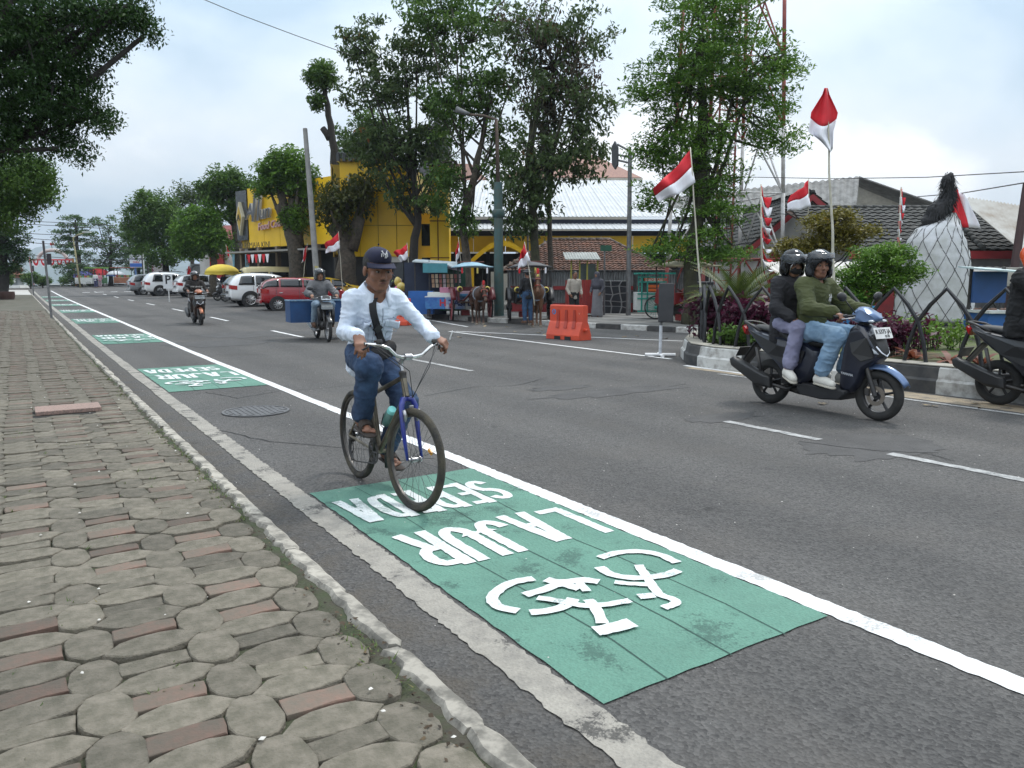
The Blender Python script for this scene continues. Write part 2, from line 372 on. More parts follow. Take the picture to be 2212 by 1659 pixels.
def paint(name, c, wear, lo=.47, hi=.56, sc_=7, dirt=(.3, .29, .27)):
    m, t, b, g, nd, noi, ramp, mix, bump, vor = shmat(name)
    w = ramp(noi(sc_, 8, .7), (lo, (0, 0, 0)), (hi, (1, 1, 1)))
    tone = ramp(noi(2.2, 5), (.3, tuple(x*.86 for x in c)), (.7, tuple(min(1, x*1.08) for x in c)))
    sm = ramp(noi(70, 3), (.3, (.86, .86, .86)), (.7, (1.06, 1.06, 1.06))); tone = mix(1.0, tone, sm, 'MULTIPLY')
    f = mix(1.0, w, (wear, wear, wear), 'MULTIPLY'); cc = mix(f, tone, dirt)
    vv = vor(70); pin = ramp(mix(.6, noi(55, 6, .75), noi(3, 3)), (.555, (0, 0, 0)), (.60, (1, 1, 1))); pf = mix(1.0, pin, (wear*1.6, wear*1.6, wear*1.6), 'MULTIPLY'); cc = mix(pf, cc, tuple(x*.45 for x in dirt)); t.links.new(cc, b.inputs['Base Color']); b.inputs['Roughness'].default_value = .75; bump(mix(.45, vv.outputs['Distance'], noi(50, 6, .75)), .8, .014); return m
ASPH = asphalt()
LINEW = paint('road_white', (.74, .74, .73), .35, .55, .66, 14, (.42, .41, .4))
LETW = paint('letter_white', (.68, .71, .70), .42, .52, .7, 9, (.4, .55, .5))
OLDW = paint('faded_white', (.42, .42, .41), .75, .42, .62, 11, (.13, .13, .13))
STRIP = paint('edge_strip', (.31, .288, .25), .7, .46, .66, 6, (.16, .15, .135))
GREEN = paint('lane_green', (.105, .238, .18), .42, .46, .8, 4, (.06, .165, .13))
CONC = mat('old_concrete', (.34, .33, .3), (.2, .19, .17), scale=5, rough=.9, bump=.5, bscale=45, rnd=.12)
CONC2 = mat('pavement_concrete', (.2, .195, .185), (.14, .138, .13), scale=1.2, rough=.9, bump=.3, bscale=30, world=True)
KERBM = mat('kerb_concrete', (.34, .315, .27), (.15, .14, .12), scale=9, rough=.9, bump=.8, bscale=35, rnd=.18, lo=.38, hi=.56)
SOIL = mat('joint_soil', (.055, .047, .036), (.04, .055, .022), scale=6, rough=1, bump=.8, bscale=60, world=True)
EARTH = mat('earth', (.1, .12, .05), (.07, .06, .04), scale=.3, rough=1, world=True)
PAVFAR = mat('mossy_pavement', (.10, .09, .068), (.062, .06, .04), scale=1.3, rough=.95, bump=.6, bscale=22, world=True)
STONE = mat('paver_grey', (.16, .14, .11), (.088, .08, .058), scale=16, rough=.92, bump=1.0, bscale=85, rnd=.28, dist=.008, det=7)
BRICK = mat('paver_red', (.165, .1, .076), (.105, .09, .07), scale=7, rough=.92, bump=.7, bscale=70, rnd=.3, dist=.006)
# the land
b = B(); R0 = 9000
def land(u, v):
    x = (u-.5)*2; y = (v-.5)*2; x = math.copysign(abs(x)**3, x)*R0; y = math.copysign(abs(y)**3, y)*R0
    d = max(0, y-150)*.045; return (x, y, -.35-min(d, 60)+(.9*sstep(40, 110, y) if y < 150 else .9*max(0, 1-(y-150)/300)))
b.grid(land, 60, 60); b.obj('ground', EARTH, sm=True, kind='structure')
# road sheet
b = B(); xs = [1.19+i*1.0 for i in range(0, 62)]; ys = [-9+i*1.5 for i in range(0, 83)]
b.grid(lambda u, v: (lambda x, y: (x, y, gz(x, y)))(1.19+u*62, -9+v*123), 62, 82)
b.grid(lambda u, v: (lambda x, y: (x, y, gz(x, y)))(-60+u*61.19, 92+v*22), 30, 12)
road = b.obj('road', ASPH, sm=True, kind='structure')
def rag(x0, x1, y0, y1, step, amp, dz, name, m, seed, par=None):
    r = random.Random(seed); b = B(); n = max(1, int((y1-y0)/step)); v = []
    for i in range(n+1):
        y = y0+(y1-y0)*i/n; a, c = x0+r.uniform(-amp, amp), x1+r.uniform(-amp, amp)
        v += [(a, y, gz(a, y)+dz), (c, y, gz(c, y)+dz)]
    b.add(v, [(2*i, 2*i+1, 2*i+3, 2*i+2) for i in range(n)]); return b.obj(name, m, par)
rag(2.985, 3.115, -6, 9, .035, .007, .005, 'lane_line', LINEW, 1, road); rag(2.985, 3.115, 9, 90, .6, .008, .005, 'lane_line', LINEW, 2, road)
rag(1.475, 1.635, -6, 10, .03, .010, .006, 'edge_strip', STRIP, 3, road); rag(1.475, 1.635, 10.02, 88, .5, .01, .006, 'edge_strip', STRIP, 4, road)
# dashes of the centre line and parking lines
for y0_, y1_ in ((2.6, 3.75), (4.45, 5.6)): rag(6.27, 6.38, y0_, y1_, .08, .008, .005, 'centre_dash', OLDW, int(y0_*10), road)
for i, y in enumerate([11.1, 20.1, 28.6, 37.2, 45.8, 54.4, 63, 71.6, 80.2]):
    rag(6.27, 6.38, y, y+(2.9 if i else 2.9), .12, .006, .005, 'centre_dash', OLDW if i < 1 else LINEW, 20+i, road)
def stripe(p, q, wdt, name, m, dz=.005):
    p, q = Vector(p), Vector(q); n = max(2, int((q-p).length/.7)); d = (q-p).normalized(); s = Vector((-d.y, d.x, 0))*wdt/2; b = B(); v = []
    for i in range(n+1):
        c = p+(q-p)*i/n
        for k in (-1, 1):
            e = c+s*k; v.append((e.x, e.y, gz(e.x, e.y)+dz))
    b.add(v, [(2*i+1, 2*i, 2*i+2, 2*i+3) for i in range(n)]); return b.obj(name, m, road)
LW2 = LINEW
stripe(G(970, 716), G(1450, 776), .1, 'parking_line', LW2); stripe(G(985, 716), G(1475, 737), .1, 'parking_line', LW2)
stripe(G(905, 687), G(1010, 706), .1, 'parking_line', LW2); stripe(G(1480, 790), G(1640, 812), .12, 'parking_line', LW2)
YEL = paint('kerb_sand', (.34, .27, .18), .6, .4, .7, 4, (.16, .15, .14))
stripe(G(1500, 793)+Vector((0, 0, 0)), Vector((9.75, -3, 0)), .5, 'sand_strip', YEL, .003); stripe(Vector((9.5, 8.6, 0)), Vector((9.35, -3, 0)), .09, 'edge_line', OLDW)
for i in range(17): rag(5.2+i*1.15, 5.8+i*1.15, 80.6, 81.3, .7, 0, .006, 'crossing_dash', LINEW, 50+i, road)
# ---------------------------------------------------------------- green bicycle panels
def ribbon(b, pts, wd, z, tr):
    p0 = [Vector((p[0], p[1])) for p in pts]; pts = []; v = []; jt = .0035 if wd > .03 else .0015
    for a_, c_ in zip(p0, p0[1:]):
        k_ = max(1, int((c_-a_).length/.03)) if wd > .03 else 1; pts += [a_.lerp(c_, q_/k_) for q_ in range(k_)]
    pts.append(p0[-1])
    for i, p in enumerate(pts):
        d0 = (p-pts[i-1]).normalized() if i else (pts[1]-p).normalized(); d1 = (pts[i+1]-p).normalized() if i < len(pts)-1 else d0
        t = (d0+d1).normalized() if (d0+d1).length > .1 else d1; n = Vector((-t.y, t.x)); k = 1/max(.5, n.dot(Vector((-d0.y, d0.x))))
        for s in (-1, 1): q = p+n*(wd/2*k+rnd.uniform(-jt, jt))*s; v.append(tr(q.x, q.y)+(z,))
    b.add(v, [(2*i, 2*i+1, 2*i+3, 2*i+2) for i in range(len(pts)-1)])
def arc(cx, cy, rx, ry, a0, a1, n=10): return [(cx+rx*math.cos(rad(a0+(a1-a0)*i/n)), cy+ry*math.sin(rad(a0+(a1-a0)*i/n))) for i in range(n+1)]
LET = {'L': [[(.12, 1), (.12, .12)], [(.12, .12), (.85, .12)], [(.0, .12), (.12, .12)]], 'A': [[(.14, 0), (.40, .95)], [(.86, .0), (.60, .95)], [(.34, .88), (.66, .88)], [(.34, .42), (.66, .42)]],
       'J': [[(.8, 1), (.8, .35)]+arc(.46, .35, .34, .25, 0, -170)], 'U': [[(.14, 1), (.14, .36)]+arc(.5, .36, .36, .26, 180, 360)+[(.86, 1)]],
       'R': [[(.14, 0), (.14, 1)], [(.14, .9)]+arc(.55, .70, .28, .20, 90, -90)+[(.3, .5)], [(.52, .46), (.86, 0)]],
       'S': [arc(.5, .70, .34, .20, 20, 270, 10)+arc(.5, .29, .34, .20, 90, -160, 10)], 'E': [[(.14, 0), (.14, 1)], [(.28, .91), (.85, .91)], [(.28, .5), (.75, .5)], [(.28, .09), (.85, .09)]],
       'P': [[(.14, 0), (.14, 1)], [(.3, .91)]+arc(.55, .68, .3, .23, 90, -90)+[(.3, .45)]], 'D': [[(.14, 0), (.14, 1)], [(.3, .91)]+arc(.5, .5, .34, .41, 90, -90)+[(.3, .09)]]}
def word(b, s, x0, x1, y0, y1, z, wd):             # x0 is the reader's left, y0 the foot of the letters
    n = len(s); cw = (x1-x0)/n
    for i, ch in enumerate(s):
        for st in LET[ch]:
            z += .00025; ribbon(b, [(x0+cw*(i+.06+.88*u), y0+(y1-y0)*v) for u, v in st], wd, z, lambda x, y: (x, y))
SYM = [[(2.559, 1.125), (2.686, 1.145), (2.816, 1.093), (2.873, .981), (2.859, .848)], [(2.472, 1.023), (2.45, .923), (2.487, .835), (2.579, .776), (2.688, .752), (2.786, .766)], [(2.663, .933), (2.612, .839), (2.54, .699), (2.478, .583), (2.506, .515), (2.489, .469), (2.395, .467)], [(2.404, .822), (2.464, .755), (2.536, .694)], [(2.383, .621), (2.459, .595)], [(2.093, 1.077), (1.976, 1.097), (1.861, 1.047), (1.78, .982), (1.76, .884), (1.815, .796)], [(1.852, .754), (1.951, .715), (2.046, .731), (2.11, .77)], [(1.939, .929), (2.065, .933), (2.168, .955), (2.203, .845)], [(2.135, 1.032), (2.168, .955), (2.287, .934), (2.339, .864)], [(2.249, .904), (2.215, .803)], [(1.971, .869), (2.052, .759), (2.09, .681), (2.191, .629), (2.32, .609)], [(2.159, .722), (2.122, .605), (2.054, .489)], [(1.98, .446), (2.042, .433), (2.17, .423)]]
def panel(y0, k):
    r = random.Random(k); z = gz(2.3, y0+1.6)+.008
    b = B(); n = 44; v = []
    for i in range(n+1):
        y = y0+3.25*i/n; sl = .0
        e_ = .0 if 0 < i < n else r.uniform(-.01, .01); v += [(1.655+r.uniform(-.006, .006)+c_*1.32/12, y+(r.uniform(-.006, .006) if i in (0, n) else 0)+.02*c_/12, gz(1.66+c_*.11, y)+.007) for c_ in range(13)]
    b.add(v, [(13*i+c_, 13*i+c_+1, 13*i+14+c_, 13*i+13+c_) for i in range(n) for c_ in range(12)])
    pn = b.obj('green_panel', GREEN, road); pn['label'] = 'green bicycle lane panel with white lettering'
    lt = B(); zz = gz(2.3, y0+1.6)+.010 if y0 < 14 else gz(2.3, y0+3)+.016
    word(lt, 'LAJUR', 2.93, 1.74, y0+2.06, y0+1.44, zz, .074); word(lt, 'SEPEDA', 2.86, 1.70, y0+2.93, y0+2.35, zz, .066)
    lt.obj('lettering', LETW, pn)
    s = B(); T = lambda x, y: (x, y); w = .066; zz += .005
    def chk(q):
        for _ in range(2 if len(q) > 2 else 0): q = [q[0]]+[(a[0]*f+b_[0]*(1-f), a[1]*f+b_[1]*(1-f)) for a, b_ in zip(q, q[1:]) for f in (.75, .25)]+[q[-1]]
        return q
    for st, w in zip(map(chk, SYM), (.06, .06, .05, .045, .06, .06, .06, .06, .065, .05, .05, .055, .085)): ribbon(s, [(a, y0+c) for a, c in st], w, zz, T); zz += .0003
    s.obj('bicycle_symbol', LETW, pn)
    c = B()
    for xx in (1.98, 2.32, 2.66):
        ribbon(c, [(xx+r.uniform(-.01, .01)+.02*math.sin(j), y0+3.23*j/9) for j in range(10)], .007, gz(2.3, y0+1.6)+.0085+.0002*r.random(), T)
    c.obj('panel_seam', mat('seam', (.03, .075, .06), (.02, .05, .04), rough=.9), pn)
for k, y in enumerate([1.98, 11.15, 20.3, 29.5, 38.7, 47.9, 57.1, 66.3]): panel(y, k)
# ---------------------------------------------------------------- near pavement with pavers
b = B(); b.grid(lambda u, v: (lambda x, y: (x, y, gz(x, y)+.064))(-6+u*7.12, -5+v*45), 6, 30); b.grid(lambda u, v: (lambda x, y: (x, y, gz(x, y)+.085))(-6+u*7.1, 40.0+v*32), 6, 30)
b.grid(lambda u, v: (1.12, -5+v*45, gz(1.1, -5+v*45)-.02+.084*u), 1, 8)
pav = b.obj('pavement', SOIL, sm=True, kind='structure')
pav.data.materials.append(PAVFAR)
for p in pav.data.polygons:
    if p.center.y > 40.0: p.material_index = 1
b = B(); b.grid(lambda u, v: (lambda x, y: (x, y, gz(x, y)+.09))(-3+u*4.1, 72+v*18), 6, 10); b.obj('pavement_apron', mat('apron', (.42, .41, .39), (.33, .31, .28), scale=.6, rough=.9, world=True), sm=True, kind='structure')
def paver(out, seed, hgt=.05, ch=.009):
    r = random.Random(seed); n = len(out); o = [((x+r.uniform(-.005, .005))*1.03, (y+r.uniform(-.005, .005))*1.03) for x, y in out]; b = B(); v = []
    for q, z in ((1, 0), (1.0, hgt-ch), (.99, hgt-ch*.35), (.95, hgt)):
        for x, y in o:
            l = math.hypot(x, y); v.append((x*q, y*q, z+(r.uniform(-.0025, .0025) if z == hgt else 0)))
    v.append((0, 0, hgt+.002)); f = []
    for i in range(3): f += [(i*n+k, i*n+(k+1) % n, (i+1)*n+(k+1) % n, (i+1)*n+k) for k in range(n)]
    f += [(3*n+k, 3*n+(k+1) % n, 4*n) for k in range(n)]; b.add(v, f); me = bpy.data.meshes.new('paver'); me.from_pydata(b.v, [], b.f); me.shade_smooth(); me.set_sharp_from_angle(angle=rad(14)); return me
def rring(pts): # subdivide once for a rounder outline
    o = []
    for i, p in enumerate(pts):
        q = pts[(i+1) % len(pts)]; o += [(p[0]*.8+q[0]*.2, p[1]*.8+q[1]*.2), (p[0]*.2+q[0]*.8, p[1]*.2+q[1]*.8)]
    return o
octo = rring([(.044, .144), (.095, .07), (.095, -.07), (.044, -.144), (-.044, -.144), (-.095, -.07), (-.095, .07), (-.044, .144)])
brk = [(.122, .0), (.119, .042), (.04, .046), (-.04, .045), (-.119, .043), (-.122, 0), (-.119, -.043), (-.04, -.045), (.04, -.046), (.119, -.042)]
bar = [(.186, 0), (.12, .05), (.05, .065), (-.05, .066), (-.12, .05), (-.186, 0), (-.12, -.05), (-.05, -.065), (.05, -.064), (.12, -.05)]
brk = [(x*.955, y*1.2) for x, y in brk]; bar = [(x*.93, y*1.25) for x, y in bar]; octo = [(x*.885, y*.94) for x, y in octo]
SH = [([paver(octo, i) for i in range(5)], STONE), ([paver(brk, 10+i, .048) for i in range(5)], BRICK), ([paver(bar, 20+i) for i in range(5)], STONE)]
for ms, m in SH:
    for i, me in enumerate(ms): me.materials.append(STONE if (m is BRICK and i in (1, 3)) else m)
cells = []
for j in range(-2, 138):
    for i in range(-9, 3):
        x0 = .985+i*.41-.01; y0 = .11+j*.29
        cells += [(0, x0, y0, i, j), (1, x0+.205, y0, i, j), (2, x0+.205, y0+.145, i, j)]
def vis(x, y):
    v = np.array([x, y, -1.42]); d = v.dot(_F)
    if d < .5: return -1
    px = PW/2+FPX*v.dot(_R)/d; py = PH/2-FPX*v.dot(_U)/d; return d if -60 < px < 2260 and py < 1740 else -1
cells = [c for c in cells if c[1] < 1.0]
vis_c = sorted([(vis(c[1], c[2]), c) for c in cells if vis(c[1], c[2]) > 0], key=lambda q: q[0])
near = set(id(c) for _, c in vis_c[:300]); SV, SF, RV, RF = [], [], [], []
for c in cells:
    k, x, y, i, j = c; r = random.Random(i*1000+j*10+k); ms, m = SH[k]; me = ms[r.randrange(5)]
    if .06 < x < .75 and 9.3 < y < 9.95: continue
    x += r.uniform(-.006, .006)+.015*math.sin(y*1.3); y += r.uniform(-.006, .006)+.012*math.sin(x*3); z = gz(x, y)+.034+r.uniform(-.005, .006)+.012*noise.noise(Vector((x*1.5, y*1.5, 0))); a = r.uniform(-.05, .05)
    if id(c) in near:
        o = bpy.data.objects.new('paving_stone' if k != 1 else 'paving_brick', me); col.objects.link(o); o.parent = pav; o.location = (x, y, z); o.rotation_euler = (r.uniform(-.02, .02), r.uniform(-.02, .02), a)
    else:
        V, Fc = (RV, RF) if k == 1 else (SV, SF); o0 = len(V); ca, sa = math.cos(a), math.sin(a)
        V += [(x+q.co.x*ca-q.co.y*sa, y+q.co.x*sa+q.co.y*ca, z+q.co.z) for q in me.vertices]; Fc += [tuple(o0+t for t in p.vertices) for p in me.polygons]
b = B(); b.v, b.f = SV, SF; b.obj('far_paving_stones', STONE, pav, sm=14, kind='stuff'); b = B(); b.v, b.f = RV, RF; b.obj('far_paving_bricks', BRICK, pav, sm=14, kind='stuff')
# moss, weeds and soil crumbs in the joints
V, Fc, tone = [], [], []
for i in range(900):
    y = rnd.uniform(.8, 16)**1.0; x = rnd.choice([rnd.uniform(-1.2, 1.05), rnd.uniform(.98, 1.1)]);
    if noise.noise(Vector((x*2.3, y*1.1, 4))) < -.02: continue
    for k in range(rnd.randint(2, 5)):
        a = rnd.uniform(0, 6.28); l = rnd.uniform(.012, .035); p = Vector((x+rnd.gauss(0, .012), y+rnd.gauss(0, .012), gz(x, y)+.078)); d = Vector((math.cos(a), math.sin(a), rnd.uniform(.25, 1.0)))*l; s = Vector((-math.sin(a), math.cos(a), 0))*.004
        n = len(V); V += [p-s, p+s, p+d]; Fc.append((n, n+1, n+2)); tone.append(rnd.random())
def tonemesh(name, V, F, tone, m, par=None, kind=None):
    me = npmesh(name, np.array([tuple(q) for q in V]) if not isinstance(V, np.ndarray) else V, F); at = me.attributes.new('tone', 'FLOAT', 'FACE'); at.data.foreach_set('value', np.asarray(tone, np.float32)); return link(name, me, m, par, kind=kind)
tonemesh('joint_weeds', V, np.array(Fc), tone, leafmat('weed', (.05, .09, .02), (.12, .16, .04), (.2, .15, .07)), None, 'stuff')['label'] = 'tiny weeds and dry grass growing in the paving joints'
V, Fc, tone = [], [], []
for i in range(700):                               # soil crumbs and dead leaf bits gathered along the kerb
    y = rnd.uniform(.7, 14); x = 1.045+rnd.gauss(0, .035); s_ = rnd.uniform(.004, .014); a = rnd.uniform(0, 6.28); z = gz(x, y)+.075+rnd.uniform(0, .022); n = len(V)
    V += [(x+s_*math.cos(a+q)*rnd.uniform(.4, 1.3), y+s_*math.sin(a+q)*rnd.uniform(.4, 1.3), z+rnd.uniform(-.004, .006)) for q in (0, 1.57, 3.14, 4.71)]; Fc.append((n, n+1, n+2, n+3)); tone.append(rnd.random())
tonemesh('kerb_litter', V, np.array(Fc), tone, leafmat('litter', (.025, .018, .012), (.09, .06, .035), (.22, .16, .09)), None, 'stuff')['label'] = 'dark soil crumbs and dry leaf bits along the kerb'
# kerb stones
kb = B().obj('kerb', KERBM, kind='structure'); y = -3.0; i = 0
while y < 74:
    r = random.Random(i); l = r.uniform(.55, .85) if y < 14 else 1.6; b = B(); n = 14 if y < 10 else 4; v = []; hs = .088+r.uniform(-.006, .004); f = []; e0 = [r.gauss(0, .014) for _ in range(n+1)]
    for j in range(n+1):
        yy = y+.006+(l-.012)*j/n; xl = 1.095+e0[j]*.8; xr = 1.2+r.uniform(-.004, .004)-(.02 if j in (0, n) else 0); z = gz(1.1, yy)
        v += [(xl, yy, z-.02), (xl+.008, yy, z+hs-.02), (xl+.024, yy, z+hs), (xr-.02, yy, z+hs-.004), (xr, yy, z+hs-.02), (xr+.006, yy, z-.02)]
    for j in range(n): f += [(6*j+k, 6*j+k+1, 6*j+7+k, 6*j+6+k) for k in range(5)]
    f += [tuple(range(5, -1, -1)), tuple(6*n+k for k in range(6))]
    b.add(v, f).obj('kerb_stone', KERBM, kb, sm=40); y += l; i += 1
# lid of a drain let into the pavement, manhole lid in the lane
t = thing('drain_cover', 'pink granite slab covering a drain hole in the paving', 'drain cover', (.40, 9.62, .085))
b = B(); b.box((0, .02, .02), (.62, .42, .045)); b.obj('slab', mat('granite', (.34, .22, .18), (.16, .12, .1), scale=60, rough=.7, bump=.3, bscale=90), t, bev=.006)
b = B(); b.box((0, 0, -.03), (.68, .62, .05)); b.obj('frame', mat('hole_shade', (.02, .018, .015), rough=1), t)  # near-black plate paints the shade inside the drain hole
t = thing('manhole_cover', 'round grey iron manhole cover in the bicycle lane', 'manhole cover', (2.24, 8.95, .004))
IRON = mat('cast_iron', (.15, .15, .155), (.1, .1, .1), scale=14, rough=.65, metal=.3, bump=.4, bscale=90)
b = B(); b.lathe([(.372, 0), (.372, .012), (.345, .012), (.345, .004), (0, .004)], 40); b.obj('rim', IRON, t, sm=40)
for a in range(-5, 6):
    b = B()
    for c in range(-5, 6):
        if math.hypot(a, c) < 5.3: b.box((a*.06, c*.06, .008), (.05, .05, .006))
    if b.v: b.obj('tread_row', IRON, t)
# cracks, litter
for k, pts in enumerate(([(2.06, 10.9), (2.2, 10.5), (2.3, 10.1), (2.62, 10.3), (2.95, 10.45), (3.5, 10.4), (4.2, 10.6)], [(1.65, 8.0), (1.9, 7.2), (2.6, 6.3), (2.9, 6.2)], [(4.4, 9.0), (5.4, 9.4), (6.0, 9.2), (6.9, 9.7)], [(6.1, 4.5), (6.3, 3.9), (6.6, 3.6), (6.5, 3.2)])):
    b = B(); r = random.Random(k); q = []
    for (a, c), (d, e) in zip(pts, pts[1:]): q += [(a+(d-a)*s/6+r.uniform(-.02, .02), c+(e-c)*s/6+r.uniform(-.02, .02)) for s in range(6)]
    ribbon(b, q, .012, .005+.0003*k, lambda x, y: (x, y)); b.obj('crack', mat('crack', (.025, .025, .026), rough=1), road)
APT = mat('asphalt_patch', (.078, .075, .073), (.052, .05, .049), scale=3, rough=.8, bump=1.0, bscale=60, dist=.02, world=True, det=8)
for k, (px, py, a, c_) in enumerate([(1330, 846, 1.15, .3), (1210, 838, .5, .2), (560, 722, 1.6, 1.2), (470, 742, 1.2, .9), (1880, 962, .7, .5), (1560, 902, .5, .22)]):
    g_ = G(px, py); r = random.Random(k); n = 44; b = B(); b.add([(g_.x, g_.y, g_.z+.0035)]+[(g_.x+a*math.cos(q*6.283/n)*(1+.5*noise.noise(Vector((q*.55, k*7, 0)))+r.uniform(-.06, .06)), g_.y+c_*math.sin(q*6.283/n)*(1+.5*noise.noise(Vector((q*.55, k*7, 0)))+r.uniform(-.06, .06)), 0) for q in range(n)], [(0, q+1, (q+1) % n+1) for q in range(n)]); b.v = [(x, y, gz(x, y)+.0035) for x, y, z in b.v]; b.obj('asphalt_patch', APT, road)
V, Fc = [], []
for i in range(420):
    x = rnd.uniform(-.8, 9); y = rnd.uniform(.9, 14); z = gz(x, y)+(.1 if x < 1.1 else .006); s = rnd.uniform(.0025, .007)*(1.6 if x < 1.1 else 1); a = rnd.uniform(0, 6.28); n = len(V)
    V += [(x+s*math.cos(a+q)*rnd.uniform(.6, 1.4), y+s*math.sin(a+q)*rnd.uniform(.6, 1.4), z) for q in (0, 1.57, 3.14, 4.71)]+[(x, y, z+s*.7)]; Fc += [(n, n+1, n+4), (n+1, n+2, n+4), (n+2, n+3, n+4), (n+3, n, n+4)]
link('grit', npmesh('grit', V, Fc), mat('grit', (.6, .58, .54), (.3, .28, .25), scale=3, world=True, rough=.9), kind='stuff')['label'] = 'pale grit and crumbs scattered on the paving and asphalt'
# island and far pavement of the square
ISL = [G(1470, 772), G(1640, 806), Vector((10.35, 4.6, 0)), Vector((10.2, 0, 0)), Vector((10.1, -7, 0))]
# ================================================================ people kit
SKIN = mat('skin', (.23, .108, .066), (.185, .085, .052), scale=18, rough=.55, bump=.1, bscale=140)
SKIN2 = mat('skin_light', (.3, .155, .095), (.25, .125, .075), scale=18, rough=.55)
LIP = mat('lips', (.13, .05, .04), rough=.5); HAIR = mat('hair', (.008, .007, .006), (.014, .012, .01), scale=60, rough=.6, bump=.4, bscale=200)
EYEW = mat('eye_white', (.3, .27, .24), rough=.2)
def cloth(name, c, c2=None, bump=.3, bs=15, rough=.85, scale=7): return mat(name, c, c2, scale=scale, rough=rough, bump=bump, bscale=bs, dist=.03)
def V3(*a): return Vector(a)
def head_prims(hc, f, u, r, s=1.0):
    p = lambda a, b, c: tuple(hc+(r*a+f*b+u*c)*s)
    R = (tuple(r), tuple(f), tuple(u))
    pr = [E(p(0, -.012, .035), (.077*s, .094*s, .088*s), R, .02), E(p(0, .022, -.04), (.058*s, .068*s, .078*s), R, .03), E(p(0, .058, -.102), (.026*s, .024*s, .018*s), R, .03),
          C(p(0, .088, .008), p(0, .106, -.030), .008*s, .013*s, .012), E(p(.013, .098, -.036), (.009*s, .011*s, .008*s), R, .006), E(p(-.013, .098, -.036), (.009*s, .011*s, .008*s), R, .006),
          C(p(-.042, .070, .022), p(.042, .070, .022), .014*s, None, .02), C(p(-.02, .083, -.064), p(.02, .083, -.064), .007*s, None, .008), C(p(-.016, .082, -.076), p(.016, .082, -.076), .008*s, None, .008),
          E(p(.045, .058, -.03), (.022*s, .02*s, .022*s), R, .02), E(p(-.045, .058, -.03), (.022*s, .02*s, .022*s), R, .02), C(p(.055, .0, -.07), p(.02, .05, -.1), .02*s, .016*s, .03), C(p(-.055, .0, -.07), p(-.02, .05, -.1), .02*s, .016*s, .03)]
    for k in (-1, 1): pr += [E(p(.080*k, -.012, -.012), (.010*s, .02*s, .032*s), R, .01)]
    sb = [E(p(.031*k, .098, .0), (.018*s, .014*s, .011*s), R, .012) for k in (-1, 1)]
    return pr, sb
def hand_prims(wr, d, n, side, curl=(25, 35, 25), spread=6, s=1.0, thumb=(35, 20), curls=None):
    # d: towards the knuckles, n: out of the back of the hand, side=+1 thumb lies on cross(d,n)*side
    d = Vector(d).normalized(); n = Vector(n); n = (n-d*n.dot(d)).normalized(); t = d.cross(n)*side; out = []
    pc = wr+d*.045*s; out.append(C(wr-d*.01, wr+d*.02*s, .022*s, .026*s, .02, (n, .7)))
    for k in range(4):
        y = (.026-.0175*k)*s; out.append(C(wr+d*.02*s+t*y*.8, wr+d*.082*s+t*y-n*(.003*abs(k-1.3)*s), .0135*s, .0115*s, .014, (n, .95)))
        L = [(.044, .027, .022), (.048, .03, .023), (.045, .028, .022), (.036, .022, .02)][k]
        p = wr+d*.084*s+t*y; a = rad(spread*(1.5-k)*.6); dd = (d*math.cos(a)+t*math.sin(a)).normalized(); ax = -dd.cross(n)*1.0; ax = n.cross(dd)
        cu = curls[k] if curls else curl; q = p; v = dd
        for i, l in enumerate(L):
            v = Matrix.Rotation(rad(cu[i]), 3, ax) @ v; e = q+v*l*s; out.append(C(q, e, (.0098-.0009*i)*s, (.0092-.0011*i)*s, .006)); q = e
    b = wr+d*.022*s+t*.022*s; td = (d*math.cos(rad(thumb[0]))+t*math.sin(rad(thumb[0]))-n*.35).normalized(); e = b+td*.042*s; out.append(C(b, e, .0145*s, .011*s, .014))
    td2 = (td-n*math.sin(rad(thumb[1]))*1.0+d*.35).normalized(); e2 = e+td2*.03*s; out.append(C(e, e2, .0108*s, .0102*s, .006)); out.append(C(e2, e2+(td2-n*.2).normalized()*.024*s, .01*s, .0085*s, .006))
    return out
def limb(a, b, c, r): return [C(a, b, r[0], r[1], .03), C(b, c, r[1], r[2], .025)]
